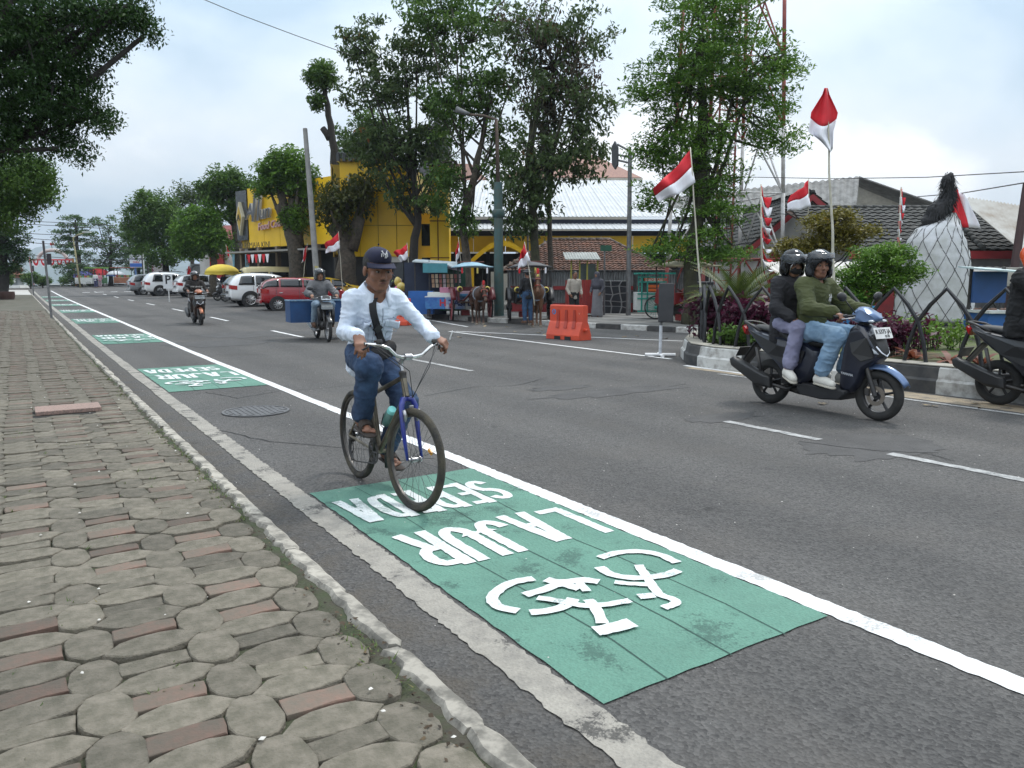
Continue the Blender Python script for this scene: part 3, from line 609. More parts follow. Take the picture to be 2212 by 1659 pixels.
def person(name, label, loc, rz, J, S, group=None):
    """J: joints in the person's own space (x forward, y left, z up); S: clothes and looks."""
    t = thing(name, label, 'person', loc, rz, group, S.get('k', 1.0)); h = S.get('h', .011); g = lambda k: Vector(J[k])
    f = g('face').normalized(); u = Vector(J.get('hup', (0, 0, 1))); r = f.cross(u).normalized(); u = r.cross(f).normalized(); hc = g('head'); hs = S.get('hs', 1.0)
    hp, hsb = head_prims(hc, f, u, r, hs); pel, che, nk = g('pel'), g('che'), g('neck'); bf = Vector(J.get('front', (1, 0, 0))).normalized(); cr = hc-u*.09*hs-f*.025*hs
    pr = hp+[C(cr, nk, .05*hs, .056*hs, .03), C(pel, che, .13, .14, .05, (bf, .7)), C(g('shR'), g('shL'), .055, .055, .05)]
    hands = S.get('hands', {})
    for s in 'RL':
        sd = 1 if s == 'R' else -1
        pr += limb(g('sh'+s), g('el'+s), g('wr'+s), (.047, .038, .027))+limb(g('hip'+s), g('kn'+s), g('an'+s), (.078, .052, .036))
        hd = hands.get(s)
        if hd is None:
            dd = (g('wr'+s)-g('el'+s)).normalized(); hd = dict(d=dd, n=(0, sd*-1 if False else (1 if s == 'L' else -1), .25), curl=(30, 40, 30))
        pr += hand_prims(g('wr'+s), hd['d'], hd['n'], hd.get('side', -sd), hd.get('curl', (30, 40, 30)), hd.get('spread', 6), S.get('hands_s', 1.0), hd.get('thumb', (35, 20)), hd.get('curls'))
        a, to = g('an'+s), g('toe'+s); hl = a+(Vector((0, 0, -1))*.055)-(to-a).normalized()*.02
        pr += [C(a, hl+Vector((0, 0, .01)), .036, .034, .03), C(hl, to, .034, .026, .03)]
        if S.get('toes'):
            fd = (to-hl).normalized(); sv = fd.cross(Vector((0, 0, 1)))*(1 if s == 'R' else -1)
            for k in range(5): q = to+sv*(.034-.017*(4-k) if False else (.034-.017*k))*-1-fd*.004*k; pr.append(C(q, q+fd*(.034-.004*k), .0115-.0012*k if k else .014, .009 if k else .012, .006))
    body = soft('body', pr, h, S.get('skin', SKIN), t, subs=hsb)
    p = lambda a, b, c: hc+(r*a+f*b+u*c)*hs
    Rm = Matrix((r, f, u)).transposed()
    if S.get('face', True):
        for k in (-1, 1):
            b = B().sph(p(.031*k, .079, .0), (.013*hs, .0115*hs, .0055*hs), 12, 8, Rm); ey = b.obj('eye', EYEW, body, sm=True)
            B().sph(p(.031*k, .0885, -.001), (.0062*hs, .004*hs, .0062*hs), 10, 6, Rm).obj('iris', HAIR, ey, sm=True)
            B().tube([p(.016*k, .091, .020), p(.034*k, .088, .026), p(.05*k, .076, .020)], [.0035*hs, .0045*hs, .002*hs], 6).obj('eyebrow', HAIR, body, sm=True)
        B().tube([p(-.022, .083, -.069), p(-.008, .0925, -.066), p(.008, .0925, -.066), p(.022, .083, -.069)], [.002*hs, .006*hs, .006*hs, .002*hs], 8).obj('lips', LIP, body, sm=True)
    if S.get('moustache'): B().tube([p(-.024, .084, -.056), p(0, .0965, -.050), p(.024, .084, -.056)], [.0015*hs, .004*hs, .0015*hs], 6).obj('moustache', HAIR, body, sm=True)
    if S.get('hair', True): soft('hair', [E(tuple(p(0, -.020, .04)), (.082*hs, .094*hs, .092*hs), (tuple(r), tuple(f), tuple(u)), .01), C(tuple(p(.03, -.06, -.03)), tuple(p(-.03, -.06, -.03)), .03*hs, None, .02)], .009, HAIR, t, cuts=[(tuple(p(0, .045, .06)), tuple(f*1.0-u*.55)), (tuple(p(0, 0, -.055)), tuple(-u))], wr=.004, wf=60)
    # ---- clothes
    tr = S['trousers']; k = tr.get('r', 1.0); lg = []
    pr = [C(pel+Vector((0, 0, -.02)), pel+(che-pel)*.25, .148*k, .15*k, .04, (bf, .8))]
    for s in 'RL':
        hip, kn, an = g('hip'+s), g('kn'+s), g('an'+s); rr = tr.get('rad', (.098, .074, .062)); e = kn+(an-kn)*tr.get('len', .93)
        pr += [C(hip, kn, rr[0]*k, rr[1]*k, .05), C(kn, e, rr[1]*k, rr[2]*k, .04)]
        ed = (an-kn).normalized(); lg.append((e+ed*.005, ed, s))
    to = soft('trousers', pr, max(h, .009), tr['m'], t, wr=tr.get('wr', .008), wf=9, ws=(1, 1, 1.7), seed=3)
    top = S['top']; k = top.get('r', 1.0); ar = top.get('arm', (.068, .058, .046)); hem = top.get('hem', .02); ax = (che-pel).normalized()
    pr = [C(pel+ax*(-hem), che, .158*k, .165*k, .05, (bf, .74)), C(che, nk-ax*.075, .15*k, .07, .05, (bf, .7)), C(g('shR'), g('shL'), .062*k, .062*k, .06)]
    for s in 'RL':
        sh, el, wr_ = g('sh'+s), g('el'+s), g('wr'+s); e = el+(wr_-el)*top.get('len', .9)
        pr += [C(sh, el, ar[0]*k, ar[1]*k, .045)]+([C(el, e, ar[1]*k, ar[2]*k, .03)] if top.get('len', .9) > 0 else [])
        if top.get('cuff'): pr += [C(e-(e-el).normalized()*.03, e+(e-el).normalized()*.012, ar[2]*k+.004, None, .008)]
    cuts = [(tuple(pel-ax*(hem+.06)), tuple(-ax))]
    tp = soft('jacket' if top.get('jacket') else 'shirt', pr, max(h, .008), top['m'], t, cuts, wr=top.get('wr', .009), wf=10, ws=(.9, .9, 2.0), seed=9, subs=[E(tuple(nk+bf*.055+ax*.01), (.05, .05, .085), None, .02)] if top.get('vneck') else ())
    if top.get('collar'):
        cl = B(); c0 = nk-ax*.012; side = bf.cross(ax).normalized(); wd = top.get('collar')
        for sg in (-1, 1):
            def cf(uu, vv, sg=sg):
                a = rad(180-uu*152)*sg; rr = .072*max(1, hs*.98)+.042*vv+.012*uu; dr = max(0, math.cos(a)); return c0+bf*(math.cos(a)*rr*1.02-.01)+side*math.sin(a)*rr+ax*(.05-.07*vv-.05*dr-.035*dr*vv)
            cl.grid(cf, 12, 4)
        cl.obj('collar', top['m'], tp, sm=True, solid=.006)
    sh = S.get('shoes')
    if sh:
        for s in 'RL':
            a, to_ = g('an'+s), g('toe'+s); hl = a+Vector((0, 0, -1))*.06-(to_-a).normalized()*.022; dz = sh.get('dz', 0)
            fd = to_-hl; fd.z *= 1; sv = Vector((fd.x, fd.y, fd.z)).normalized(); upv = Vector((0, 0, 1)); upv = (upv-sv*upv.dot(sv)).normalized()
            so_ = soft('shoe', [C(a+upv*-.015, hl+upv*.02, .046, .044, .03), C(hl+upv*.012, to_+upv*.008, .043, .037, .03), C(hl+upv*.03, hl+sv*.12+upv*.025, .04, .034, .03)], .008, sh['m'], t, cuts=[(tuple(a+upv*.015), tuple(upv)), (tuple(hl-upv*.030), tuple(-upv))])
            soft('sole', [C(hl-upv*.026, to_-upv*.024+sv*.004, .046, .041, .01)], .008, sh.get('sole', sh['m']), so_, cuts=[(tuple(hl-upv*.014), tuple(upv)), (tuple(hl-upv*.036), tuple(-upv))])
    return t, body, dict(hc=hc, f=f, u=u, r=r, p=p, Rm=Rm, top=tp, trousers=to, ax=ax, bf=bf)
def helmet(name, label, t, I, m, full=False, visor=None, trim=None, group=None, s=1.0, vis_up=True, logo=None):
    """an open-face helmet worn by person t"""
    p, r, f, u = I['p'], I['r'], I['f'], I['u']; R = (tuple(r), tuple(f), tuple(u)); o = thing(name, label, 'helmet', t.location, t.rotation_euler[2], group, t.scale[0])
    sb = [E(tuple(p(0, .115, -.035)), (.078*s, .09*s, .078*s), R, .02), E(tuple(p(0, -.005, -.05)), (.092*s, .106*s, .13*s), R, .01)]
    soft('shell', [E(tuple(p(0, -.015, .028)), (.126*s, .145*s, .132*s), R, .01), C(tuple(p(.06, -.02, -.07)), tuple(p(-.06, -.02, -.07)), .068*s, None, .05), C(tuple(p(.092, .02, -.09)), tuple(p(.095, -.01, -.04)), .028*s, .03*s, .04), C(tuple(p(-.092, .02, -.09)), tuple(p(-.095, -.01, -.04)), .028*s, .03*s, .04)], .009, m, o, cuts=[(tuple(p(0, 0, -.125)), tuple(-u+f*.12))], subs=sb)
    if visor:
        lo, hi, R2 = visor; b = B()
        b.grid(lambda a, c: p(R2*math.sin(rad(-78+156*a))*.93, -.012+R2*1.1*math.cos(rad(-78+156*a))*math.cos(rad(lo+(hi-lo)*c)), .028+R2*math.sin(rad(lo+(hi-lo)*c))*1.0), 18, 5)
        b.obj('visor', mat('visor_smoke', (.16, .18, .2), (.12, .13, .15), rough=.04, trans=.75, coat=.3), o, sm=True, solid=.003)
    if trim:
        b = B(); pts = [p(.079*math.sin(a)*1.02, .085+.02*math.cos(a), -.035+.079*math.cos(a)) for a in [rad(-125+250*k/16) for k in range(17)]]
        b.tube(pts, .0055, 6); b.obj('trim', trim, o, sm=True)
    b = B(); b.tube([p(.085, .03, -.09), p(.04, .05, -.128), p(0, .055, -.136), p(-.04, .05, -.128), p(-.085, .03, -.09)], .006, 6); b.obj('chin_strap', BLACK, o)
    if logo:
        b = B(); R2 = .132
        b.grid(lambda a, c: p(R2*.97*math.sin(rad(8+26*a)), -.015+R2*1.13*math.cos(rad(8+26*a))*math.cos(rad(50+10*c)), .028+R2*1.02*math.sin(rad(50+10*c))), 6, 2); b.obj('decal', mat('decal', (.55, .57, .6), rough=.3), o)
    return o
# ================================================================ bicycle and rider
def bicycle():
    t = thing('bicycle', 'old silver mountain bicycle with blue fork ridden down the bicycle lane', 'bicycle', (2.118, 4.969, .004), rad(-90))
    TI = mat('raw_frame', (.23, .2, .15), (.12, .105, .08), scale=12, rough=.38, metal=.75); BLU = mat('fork_blue', (.012, .028, .27), (.01, .018, .15), scale=8, rough=.3, coat=.4)
    TY = mat('tyre_dusty', (.022, .021, .02), (.06, .052, .036), scale=7, rough=.9, bump=.6, bscale=120, lo=.4, hi=.62); RIM = mat('rim_dark', (.05, .05, .05), (.12, .11, .1), scale=10, rough=.4, metal=.7)
    SP = mat('spoke', (.12, .12, .12), (.06, .06, .06), rough=.4, metal=.8)
    rx, fx, zr, R = -.505, .5, .338, .315
    SA = rad(71); hd = Vector((-math.cos(SA), 0, math.sin(SA)))         # up along the steering axis
    crown = Vector((.385, 0, .735)); htop = crown+hd*.16
    def wheel(par, x, name, st=None):
        M = st or (lambda v: v)
        def tb(b):
            b.v = [tuple(M(Vector(q))) for q in b.v]; return b
        wb = tb(B().torus((x, 0, zr), R, .0245, 'y', 56, 10)); w = wb.obj(name, TY, par, sm=True)
        b = B(); prof = [(R-.012, -.012), (R-.012, .012), (R-.032, .011), (R-.036, 0), (R-.032, -.011), (R-.012, -.012)]; b.lathe(prof, 56, (x, 0, zr), 'y'); tb(b).obj('rim', RIM, w, sm=40)
        b = B()
        for k in range(32):
            a = 2*math.pi*k/32; a2 = a+(.42 if k % 4 < 2 else -.42); sy = .028 if k % 2 else -.028
            b.tube([(x+.02*math.cos(a2), sy, zr+.02*math.sin(a2)), (x+(R-.034)*math.cos(a), 0, zr+(R-.034)*math.sin(a))], .0013, 4, False)
        tb(b).obj('spokes', SP, w)
        b = B(); b.cyl((x, -.05, zr), (x, .05, zr), .016, None, 14); b.cyl((x, -.033, zr), (x, -.028, zr), .026, None, 14); b.cyl((x, .028, zr), (x, .033, zr), .026, None, 14); tb(b).obj('hub', STEEL, w, sm=40)
        b = B(); a = rad(25); c = Vector((x+.2*math.cos(a), 0, zr+.2*math.sin(a))); b.box(c, (.045, .012, .02), R=rot('Y', 30)); tb(b).obj('reflector', mat('amber', (.6, .25, .02), rough=.3), w)
        return w
    steer = rad(7); piv = crown; Rs = Matrix.Rotation(steer, 3, hd)
    S = lambda v: piv+Rs @ (Vector(v)-piv)
    wheel(t, rx, 'rear_wheel'); wheel(t, fx, 'front_wheel', S)
    bb = Vector((-.075, 0, .29)); st = Vector((-.185, 0, .715)); ht2 = crown+hd*.015; ht1 = crown+hd*.135
    b = B(); b.tube([st+(bb-st)*.06, ht1], .0165, 10); b.tube([ht2, bb], .019, 10); b.tube([bb, st+(st-bb)*.07], .0155, 10); b.tube([ht2-hd*.01, ht1+hd*.015], .021, 12)
    for sy in (-1, 1):
        b.tube([bb+V3(-.02, .03*sy, 0), (-.25, .045*sy, .305), (rx, .065*sy, zr)], .0095, 8); b.tube([st+V3(0, .018*sy, -.02), (-.34, .05*sy, .52), (rx, .065*sy, zr)], .0075, 8)
    b.cyl(bb+V3(0, -.036, 0), bb+V3(0, .036, 0), .021, None, 14); b.obj('frame', TI, t, sm=40)
    fk = B()
    for sy in (-1, 1): fk.tube([S(crown+V3(.0, .0*sy, -.01)), S(crown+V3(.012, .034*sy, -.012)), S(crown+V3(.025, .052*sy, -.05)), S(crown+V3(.055, .056*sy, -.2)), S(V3(fx, .055*sy, zr))], [.02, .021, .0195, .016, .0095], 10)
    fo = fk.obj('fork', BLU, t, sm=True)
    for sy in (-1, 1): B().tube([S(crown+V3(.06, .055*sy, -.075)), S(crown+V3(.075, .05*sy, -.11)), S(crown+V3(.062, .048*sy, -.15))], [.011, .014, .008], 8).obj('brake_arm', STEEL, fo, sm=True)
    b = B(); b.box(S(crown+V3(.06, 0, -.055)), (.02, .03, .02)); b.obj('fork_cap', STEEL, fo, bev=.004)
    # quill stem, swept handlebar, grips, levers, cables
    s0 = ht1+hd*.015; s1 = s0+hd*.085; s2 = s1+V3(.085, 0, .045)
    b = B(); b.tube([S(s0-hd*.03), S(s1)], .0125, 10); b.tube([S(s1-V3(.01, 0, .01)), S(s1+V3(.02, 0, .025)), S(s2)], [.018, .016, .015], 10); b.cyl(S(s2+V3(0, -.025, 0)), S(s2+V3(0, .025, 0)), .022, None, 12); b.obj('stem', STEEL, t, sm=40)
    hb = [s2+V3(0, y, 0)*1 for y in (0,)]; bp = lambda sy: [s2, s2+V3(.0, .05*sy, 0), s2+V3(.015, .10*sy, .012), s2+V3(.02, .155*sy, .06), s2+V3(-.005, .21*sy, .08), s2+V3(-.07, .27*sy, .08), s2+V3(-.15, .31*sy, .075)]
    b = B(); pts = [S(q) for q in bp(-1)[::-1]+bp(1)[1:]]; b.tube(pts, .0115, 10); hbar = b.obj('handlebar', CHROME, t, sm=True)
    for sy in (-1, 1):
        q = [S(v) for v in bp(sy)]; B().tube([q[5]+(q[6]-q[5])*.0, q[6]], .016, 10).obj('grip', BLACK, hbar, sm=True)
        a = q[5]; dv = (q[6]-q[5]).normalized(); fwd = V3(1, 0, 0); B().tube([a+fwd*.015, a+fwd*.045-V3(0, 0, .01), a+fwd*.06+dv*.05-V3(0, 0, .03), a+fwd*.05+dv*.1-V3(0, 0, .035)], [.008, .007, .006, .007], 6).obj('brake_lever', BLACK, hbar, sm=True)
        b = B(); b.lathe([(0, -.012), (.02, -.012), (.022, 0), (.018, .012), (0, .012)], 14, q[4]+V3(.0, .0, .022)); b.obj('shifter', DKMETAL, hbar, sm=40)
        B().tube([a+fwd*.03, a+V3(.10, -.05*sy, -.02), S(s2+V3(.12, .06*sy, -.08)), S(s2+V3(.07, .0, -.26)), S(crown+V3(.05, .01*sy, .02)) if sy > 0 else ht2+V3(.03, -.02, -.0)], .0028, 6).obj('cable', BLACK, t, sm=True)
        B().tube([a+fwd*.02-V3(0, .02*sy, 0), S(s2+V3(.09, .11*sy, -.06)), S(s2+V3(.03, .03*sy, -.25)), ht2+V3(-.02, .02*sy, -.05)], .0026, 6).obj('cable', BLACK, t, sm=True)
    b = B(); b.lathe([(0, -.03), (.0225, -.03), (.0235, -.02), (.0235, .0), (.026, .003), (.026, .014), (.02, .022)], 14, ht1+hd*.02, M=Matrix(((math.sin(SA), 0, -math.cos(SA)), (0, 1, 0), (math.cos(SA), 0, math.sin(SA))))); b.obj('headset', DKMETAL, t, sm=40)
    # saddle
    soft('saddle', [C((-.36, .055, .895), (-.3, .0, .9), .04, .045, .03, ((0, 0, 1), .6)), C((-.36, -.055, .895), (-.3, .0, .9), .04, .045, .03, ((0, 0, 1), .6)), C((-.3, 0, .9), (-.1, 0, .905), .045, .02, .03, ((0, 0, 1), .7))], .008, BLACK, t)
    B().tube([st, st+(st-bb).normalized()*.17], .0125, 10).obj('seat_post', STEEL, t, sm=True)
    # cranks, pedals, chain
    ca = rad(62); cR = bb+V3(math.cos(ca)*.165, -.075, math.sin(ca)*.165); cL = bb+V3(-math.cos(ca)*.165, .075, -math.sin(ca)*.165)
    for c, sy, nm in ((cR, -1, 'right'), (cL, 1, 'left')):
        cr = B().tube([bb+V3(0, .045*sy, 0), c+V3(0, 0, 0)], [.013, .01], 8).obj('crank', DKMETAL, t, sm=True)
        pb = B(); pb.box(c+V3(0, .055*sy, 0), (.09, .09, .008)); pb.box(c+V3(.042, .055*sy, 0), (.01, .09, .024)); pb.box(c+V3(-.042, .055*sy, 0), (.01, .09, .024)); pb.cyl(c, c+V3(0, .1*sy, 0), .009, None, 8); pb.obj('pedal', BLACK, cr, bev=.003)
    b = B()
    for rr in (.088, .068): b.lathe([(rr, -.054), (rr, -.05), (rr-.012, -.05), (rr-.012, -.054), (rr, -.054)], 40, bb, 'y')
    for k in range(5): a = k*1.2566; b.tube([bb+V3(0, -.052, 0), bb+V3(.08*math.cos(a), -.052, .08*math.sin(a))], .008, 6)
    b.obj('chainring', DKMETAL, t)
    b = B(); b.tube([bb+V3(0, -.052, .088), (rx, -.045, zr+.04)], .005, 4); b.tube([bb+V3(0, -.052, -.088), (rx+.045, -.047, .145), (rx-.01, -.047, .18), (rx+.03, -.047, .235), (rx, -.045, zr-.04)], .005, 4); b.obj('chain', DKMETAL, t)
    b = B(); b.lathe([(.012, -.06), (.045, -.056), (.03, -.04), (.055, -.036)], 20, (rx, 0, zr), 'y'); b.tube([(rx, -.06, zr-.03), (rx-.01, -.06, .22), (rx+.035, -.058, .15)], [.014, .012, .014], 8); b.obj('derailleur', DKMETAL, t, sm=40)
    # bottle cage on the down tube
    dd = (bb-ht2).normalized(); up = V3(-dd.z, 0, dd.x); up = up if up.z > 0 else -up; c0 = ht2+dd*.30+up*.03
    b = B()
    for sy in (-1, 1): b.tube([c0+dd*.12+V3(0, .02*sy, 0), c0+dd*.13+up*.04+V3(0, .035*sy, 0), c0+dd*.02+up*.06+V3(0, .038*sy, 0), c0-dd*.02+up*.02+V3(0, .02*sy, 0)], .0035, 6)
    b.obj('bottle_cage', BLACK, t, sm=True)
    q = thing('water_bottle', 'pale turquoise water bottle in the cage of the bicycle', 'bottle', t.location, t.rotation_euler[2])
    M = Matrix((V3(0, 1, 0), dd.cross(V3(0, 1, 0))*-1, -dd)).transposed(); o = c0+dd*.11+up*.042
    b = B(); b.lathe([(0, 0), (.032, 0), (.036, .006), (.036, .11), (.033, .125), (.028, .135)], 20, o, M=M); b.obj('flask', mat('bottle_teal', (.22, .42, .38), (.15, .32, .29), rough=.2, trans=.35), q, sm=50)
    b = B(); b.lathe([(.031, .13), (.031, .155), (.027, .163), (0, .165)], 20, o, M=M); b.obj('cap', mat('cap_teal', (.25, .72, .68), rough=.35), q, sm=40)
    return t, S, bp, s2, cR, cL, bb
BK, BS, Bbp, Bs2, cR, cL, Bbb = bicycle()
DEN = mat('blue_denim', (.042, .085, .17), (.014, .03, .07), scale=7, rough=.9, bump=.3, bscale=16, dist=.03, lo=.4, hi=.7)
WDEN = mat('bleached_denim', (.70, .76, .86), (.56, .63, .74), scale=9, rough=.9, bump=.3, bscale=14, dist=.03)
gR = BS(Bbp(-1)[6]); gL = BS(Bbp(1)[6]); gR0 = BS(Bbp(-1)[5]); gL0 = BS(Bbp(1)[5])
J = dict(pel=(-.255, 0, 1.0), che=(-.11, -.005, 1.29), neck=(-.055, -.01, 1.435), head=(.01, -.02, 1.57), face=(.96, -.03, -.17), hup=(.15, 0, 1), front=(.88, 0, -.3),
         shR=(-.09, -.175, 1.365), shL=(-.09, .145, 1.37), elR=(-.10, -.23, 1.14), elL=(.015, .32, 1.165), wrR=tuple(gR0+(gR-gR0)*.2+V3(-.055, -.015, .055)), wrL=tuple(gL0+(gL-gL0)*.35+V3(-.045, .0, .045)),
         hipR=(-.235, -.085, .95), hipL=(-.235, .085, .95), knR=(.13, -.15, .925), knL=(.11, .115, .65), anR=tuple(cR+V3(-.095, -.05, .115)), anL=tuple(cL+V3(-.1, .05, .115)), toeR=tuple(cR+V3(.055, -.065, .038)), toeL=tuple(cL+V3(.05, .06, .03)))
S1 = dict(h=.0055, hs=1.14, toes=True, moustache=True, hair=True, hands=dict(R=dict(d=(.72, -.1, -.62), n=(.5, 0, .8), side=-1, curls=[(30, 45, 25), (25, 40, 25), (30, 40, 30), (40, 45, 30)], thumb=(30, 25)), L=dict(d=(.55, .62, -.38), n=(.55, -.1, .85), side=1, curls=[(35, 45, 30), (45, 65, 40), (50, 70, 40), (50, 70, 40)], thumb=(25, 25))),
          top=dict(m=WDEN, r=.93, hem=.12, len=.93, cuff=True, collar=True, vneck=True, jacket=True, arm=(.062, .052, .046), wr=.008), trousers=dict(m=DEN, r=.95, rad=(.098, .086, .073), len=.95, wr=.009))
CY, CYB, I = person('person', 'cyclist in a pale denim jacket, blue jeans and navy cap riding a bicycle', BK.location, BK.rotation_euler[2], J, S1)
def cyclist_extras():
    p, r, f, u, t = I['p'], I['r'], I['f'], I['u'], CY
    NAVY = mat('navy_cotton', (.016, .018, .045), (.011, .012, .03), scale=9, rough=.9, bump=.3, bscale=260); R = (tuple(r), tuple(f), tuple(u))
    c = thing('baseball_cap', 'dark navy baseball cap with white embroidered letters worn by the cyclist', 'cap', t.location, t.rotation_euler[2])
    cr = soft('crown', [E(tuple(p(0, -.012, .058)), (.088, .104, .088), R, .01), E(tuple(p(0, .045, .082)), (.06, .05, .05), R, .04)], .006, NAVY, c, cuts=[(tuple(p(0, 0, .042)), tuple(-u+f*.08))])
    b = B()
    def br(a, v):
        th = rad(-72+144*a); R0 = .088+.0*v; x = .088*math.sin(th); y = .088*math.cos(th)+v*.07*max(0, math.cos(th*.98))**.8
        return p(x*(1+.06*v), y, .046-.014*v*math.cos(th)-.024*(abs(math.sin(th))**2)*v)
    b.grid(br, 16, 5); b.obj('brim', NAVY, c, sm=True, solid=.005)
    B().sph(p(0, -.012, .148), .007, 8, 6).obj('button', NAVY, c, sm=True)
    CW = mat('stitch_white', (.75, .75, .75), rough=.7); M0 = p(0, .0985, .104); b = B()
    def st(pts):
        q = [M0+r*x+u*y+f*(-abs(x)*.35-max(0, y)*.75-.0025+max(0, -y)*.05+.006) for x, y in pts]; b.tube(q, .0022, 5)
    st([(-.012, -.024), (-.012, .01), (.012, -.012), (.012, .024)]); st([(-.022, .024), (-.004, .002), (.0, -.024)]); st([(.02, .022), (0, .0)]); st([(-.02, -.016), (-.02, .012)]); st([(.022, -.016), (.022, .006)])
    b.obj('emblem', CW, cr)
    # sling bag: strap across the chest and the pouch at the left hip
    s = thing('sling_bag', 'black sling bag strapped across the chest of the cyclist', 'bag', t.location, t.rotation_euler[2])
    ax, bf = I['ax'], I['bf']; sd = bf.cross(ax).normalized(); pel, che, nk = Vector(J['pel']), Vector(J['che']), Vector(J['neck'])   # sd points to the rider's right
    from mathutils.bvhtree import BVHTree
    _m = I['top'].data; bvh = BVHTree.FromPolygons([q.co for q in _m.vertices], [tuple(q.vertices) for q in _m.polygons])
    def on(v, a, off=.012):                        # v along the trunk (0 hip, 1 neck), a angle from the front towards the rider's right
        q = pel+(che-pel)*v*1.3; d = (sd*math.sin(a)+bf*math.cos(a)).normalized(); hh = bvh.ray_cast(q+d*.6, -d); hp = hh[0] if hh[0] is not None else q+d*.15
        if (hp-q).length > .22: hp = q+d*.2
        return hp+d*(off-.004)
    b = B(); pts = [(1.08, .72), (.97, .6), (.8, .42), (.62, .2), (.45, -.02), (.28, -.3), (.16, -.6)]
    def stp(uu, vv):
        k = uu*(len(pts)-1); i = min(int(k), len(pts)-2); fr = k-i; v = pts[i][0]+(pts[i+1][0]-pts[i][0])*fr; a = pts[i][1]+(pts[i+1][1]-pts[i][1])*fr
        return on(v, a, .016)
    cl = [stp(q/24, .5) for q in range(25)]
    for _ in range(3): cl = [cl[0]]+[(a+b_*2+c_)/4 for a, b_, c_ in zip(cl, cl[1:], cl[2:])]+[cl[-1]]
    def stp(uu, vv):
        i = min(24, int(uu*24+.5)); tn = (cl[min(i+1, 24)]-cl[max(i-1, 0)]).normalized(); od = cl[i]-(pel+ax*(cl[i]-pel).dot(ax)); return cl[i]+tn.cross(od).normalized()*.05*(vv-.5)
    b.grid(stp, 24, 4); b.obj('strap', mat('webbing', (.014, .014, .016), (.022, .022, .024), rough=.8), s, sm=True, solid=.006)
    b = B(); q = on(.56, .12, .022); Rm = Matrix((sd, ax, bf)).transposed(); b.box(q, (.05, .06, .018), R=Rm @ rot('Z', 35)); b.obj('buckle', BLACK, s, bev=.005)
    soft('pouch', [C(tuple(on(.14, -.75, .03)), tuple(on(.10, .05, .045)), .055, .05, .03, (tuple(bf), .7)), C(tuple(on(.02, -.65, .03)), tuple(on(.0, .0, .04)), .05, .045, .03, (tuple(bf), .7))], .008, mat('bag_nylon', (.022, .021, .024), (.04, .036, .034), scale=10, rough=.7, bump=.3, bscale=120), s, wr=.006, wf=20)
    # seams, pockets and buttons of the jacket
    tp = I['top']; SEAM = mat('seam_grey', (.3, .34, .42), rough=.9); BTN = mat('copper_button', (.12, .05, .03), rough=.4, metal=.6)
    for sg in (-1, 1):
        k = B(); k.grid(lambda a, v: on(.70-.115*v+.03*(1-abs(2*a-1))*-v, sg*(.28+.42*a), .0085), 8, 4); k.obj('pocket_flap', WDEN, tp, sm=True, solid=.005)
        k = B(); k.tube([on(.72, sg*(.05+.85*q/8), .004) for q in range(9)], .0022, 5); k.tube([on(.57-.3*q/6, sg*(.27+.02*q/6), .004) for q in range(7)], .002, 5); k.tube([on(.57-.3*q/6, sg*(.62-.1*q/6), .004) for q in range(7)], .002, 5); k.obj('seam', SEAM, tp)
    k = B(); k.tube([on(.9-.105*q, -.12, .005) for q in range(10)], .003, 5); k.obj('front_placket', SEAM, tp)
    for v, a in ((.42, .13), (.6, .5), (.0, .3), (.3, .12)):
        k = B(); q = on(v, a, .01); k.sph(q, .0075, 10, 6); k.obj('button', BTN, tp, sm=True)
    # sandals
    BR = mat('brown_rubber', (.045, .032, .025), (.03, .022, .018), rough=.8)
    for s_ in 'RL':
        a, to = Vector(J['an'+s_]), Vector(J['toe'+s_]); o = thing('sandal', 'brown rubber sandal on the %s foot of the cyclist' % ('right' if s_ == 'R' else 'left'), 'sandal', t.location, t.rotation_euler[2])
        hl = a+V3(-.045, 0, -.085); tt = to+V3(.045, 0, -.03)
        soft('sole', [C(tuple(hl), tuple(tt), .046, .046, .01, ((0, 0, 1), .32))], .007, BR, o)
        d = (to-a).normalized(); m = a+(to-a)*.62; b = B(); sv = V3(0, 1, 0)
        b.grid(lambda q, w_: m+d*(w_-.5)*.07+sv*.046*math.cos(rad(180*q))+V3(0, 0, 1)*(.046*math.sin(rad(180*q))-.02), 12, 3); b.obj('strap', BR, o, sm=True, solid=.006)
    c = thing('cigarette', 'lit white cigarette held in the left hand of the cyclist', 'cigarette', t.location, t.rotation_euler[2])
    w_ = Vector(J['wrL'])+V3(.075, .09, -.02); B().cyl(w_, w_+V3(.03, .005, .06), .004, None, 8).obj('paper', WHITE, c)
cyclist_extras()
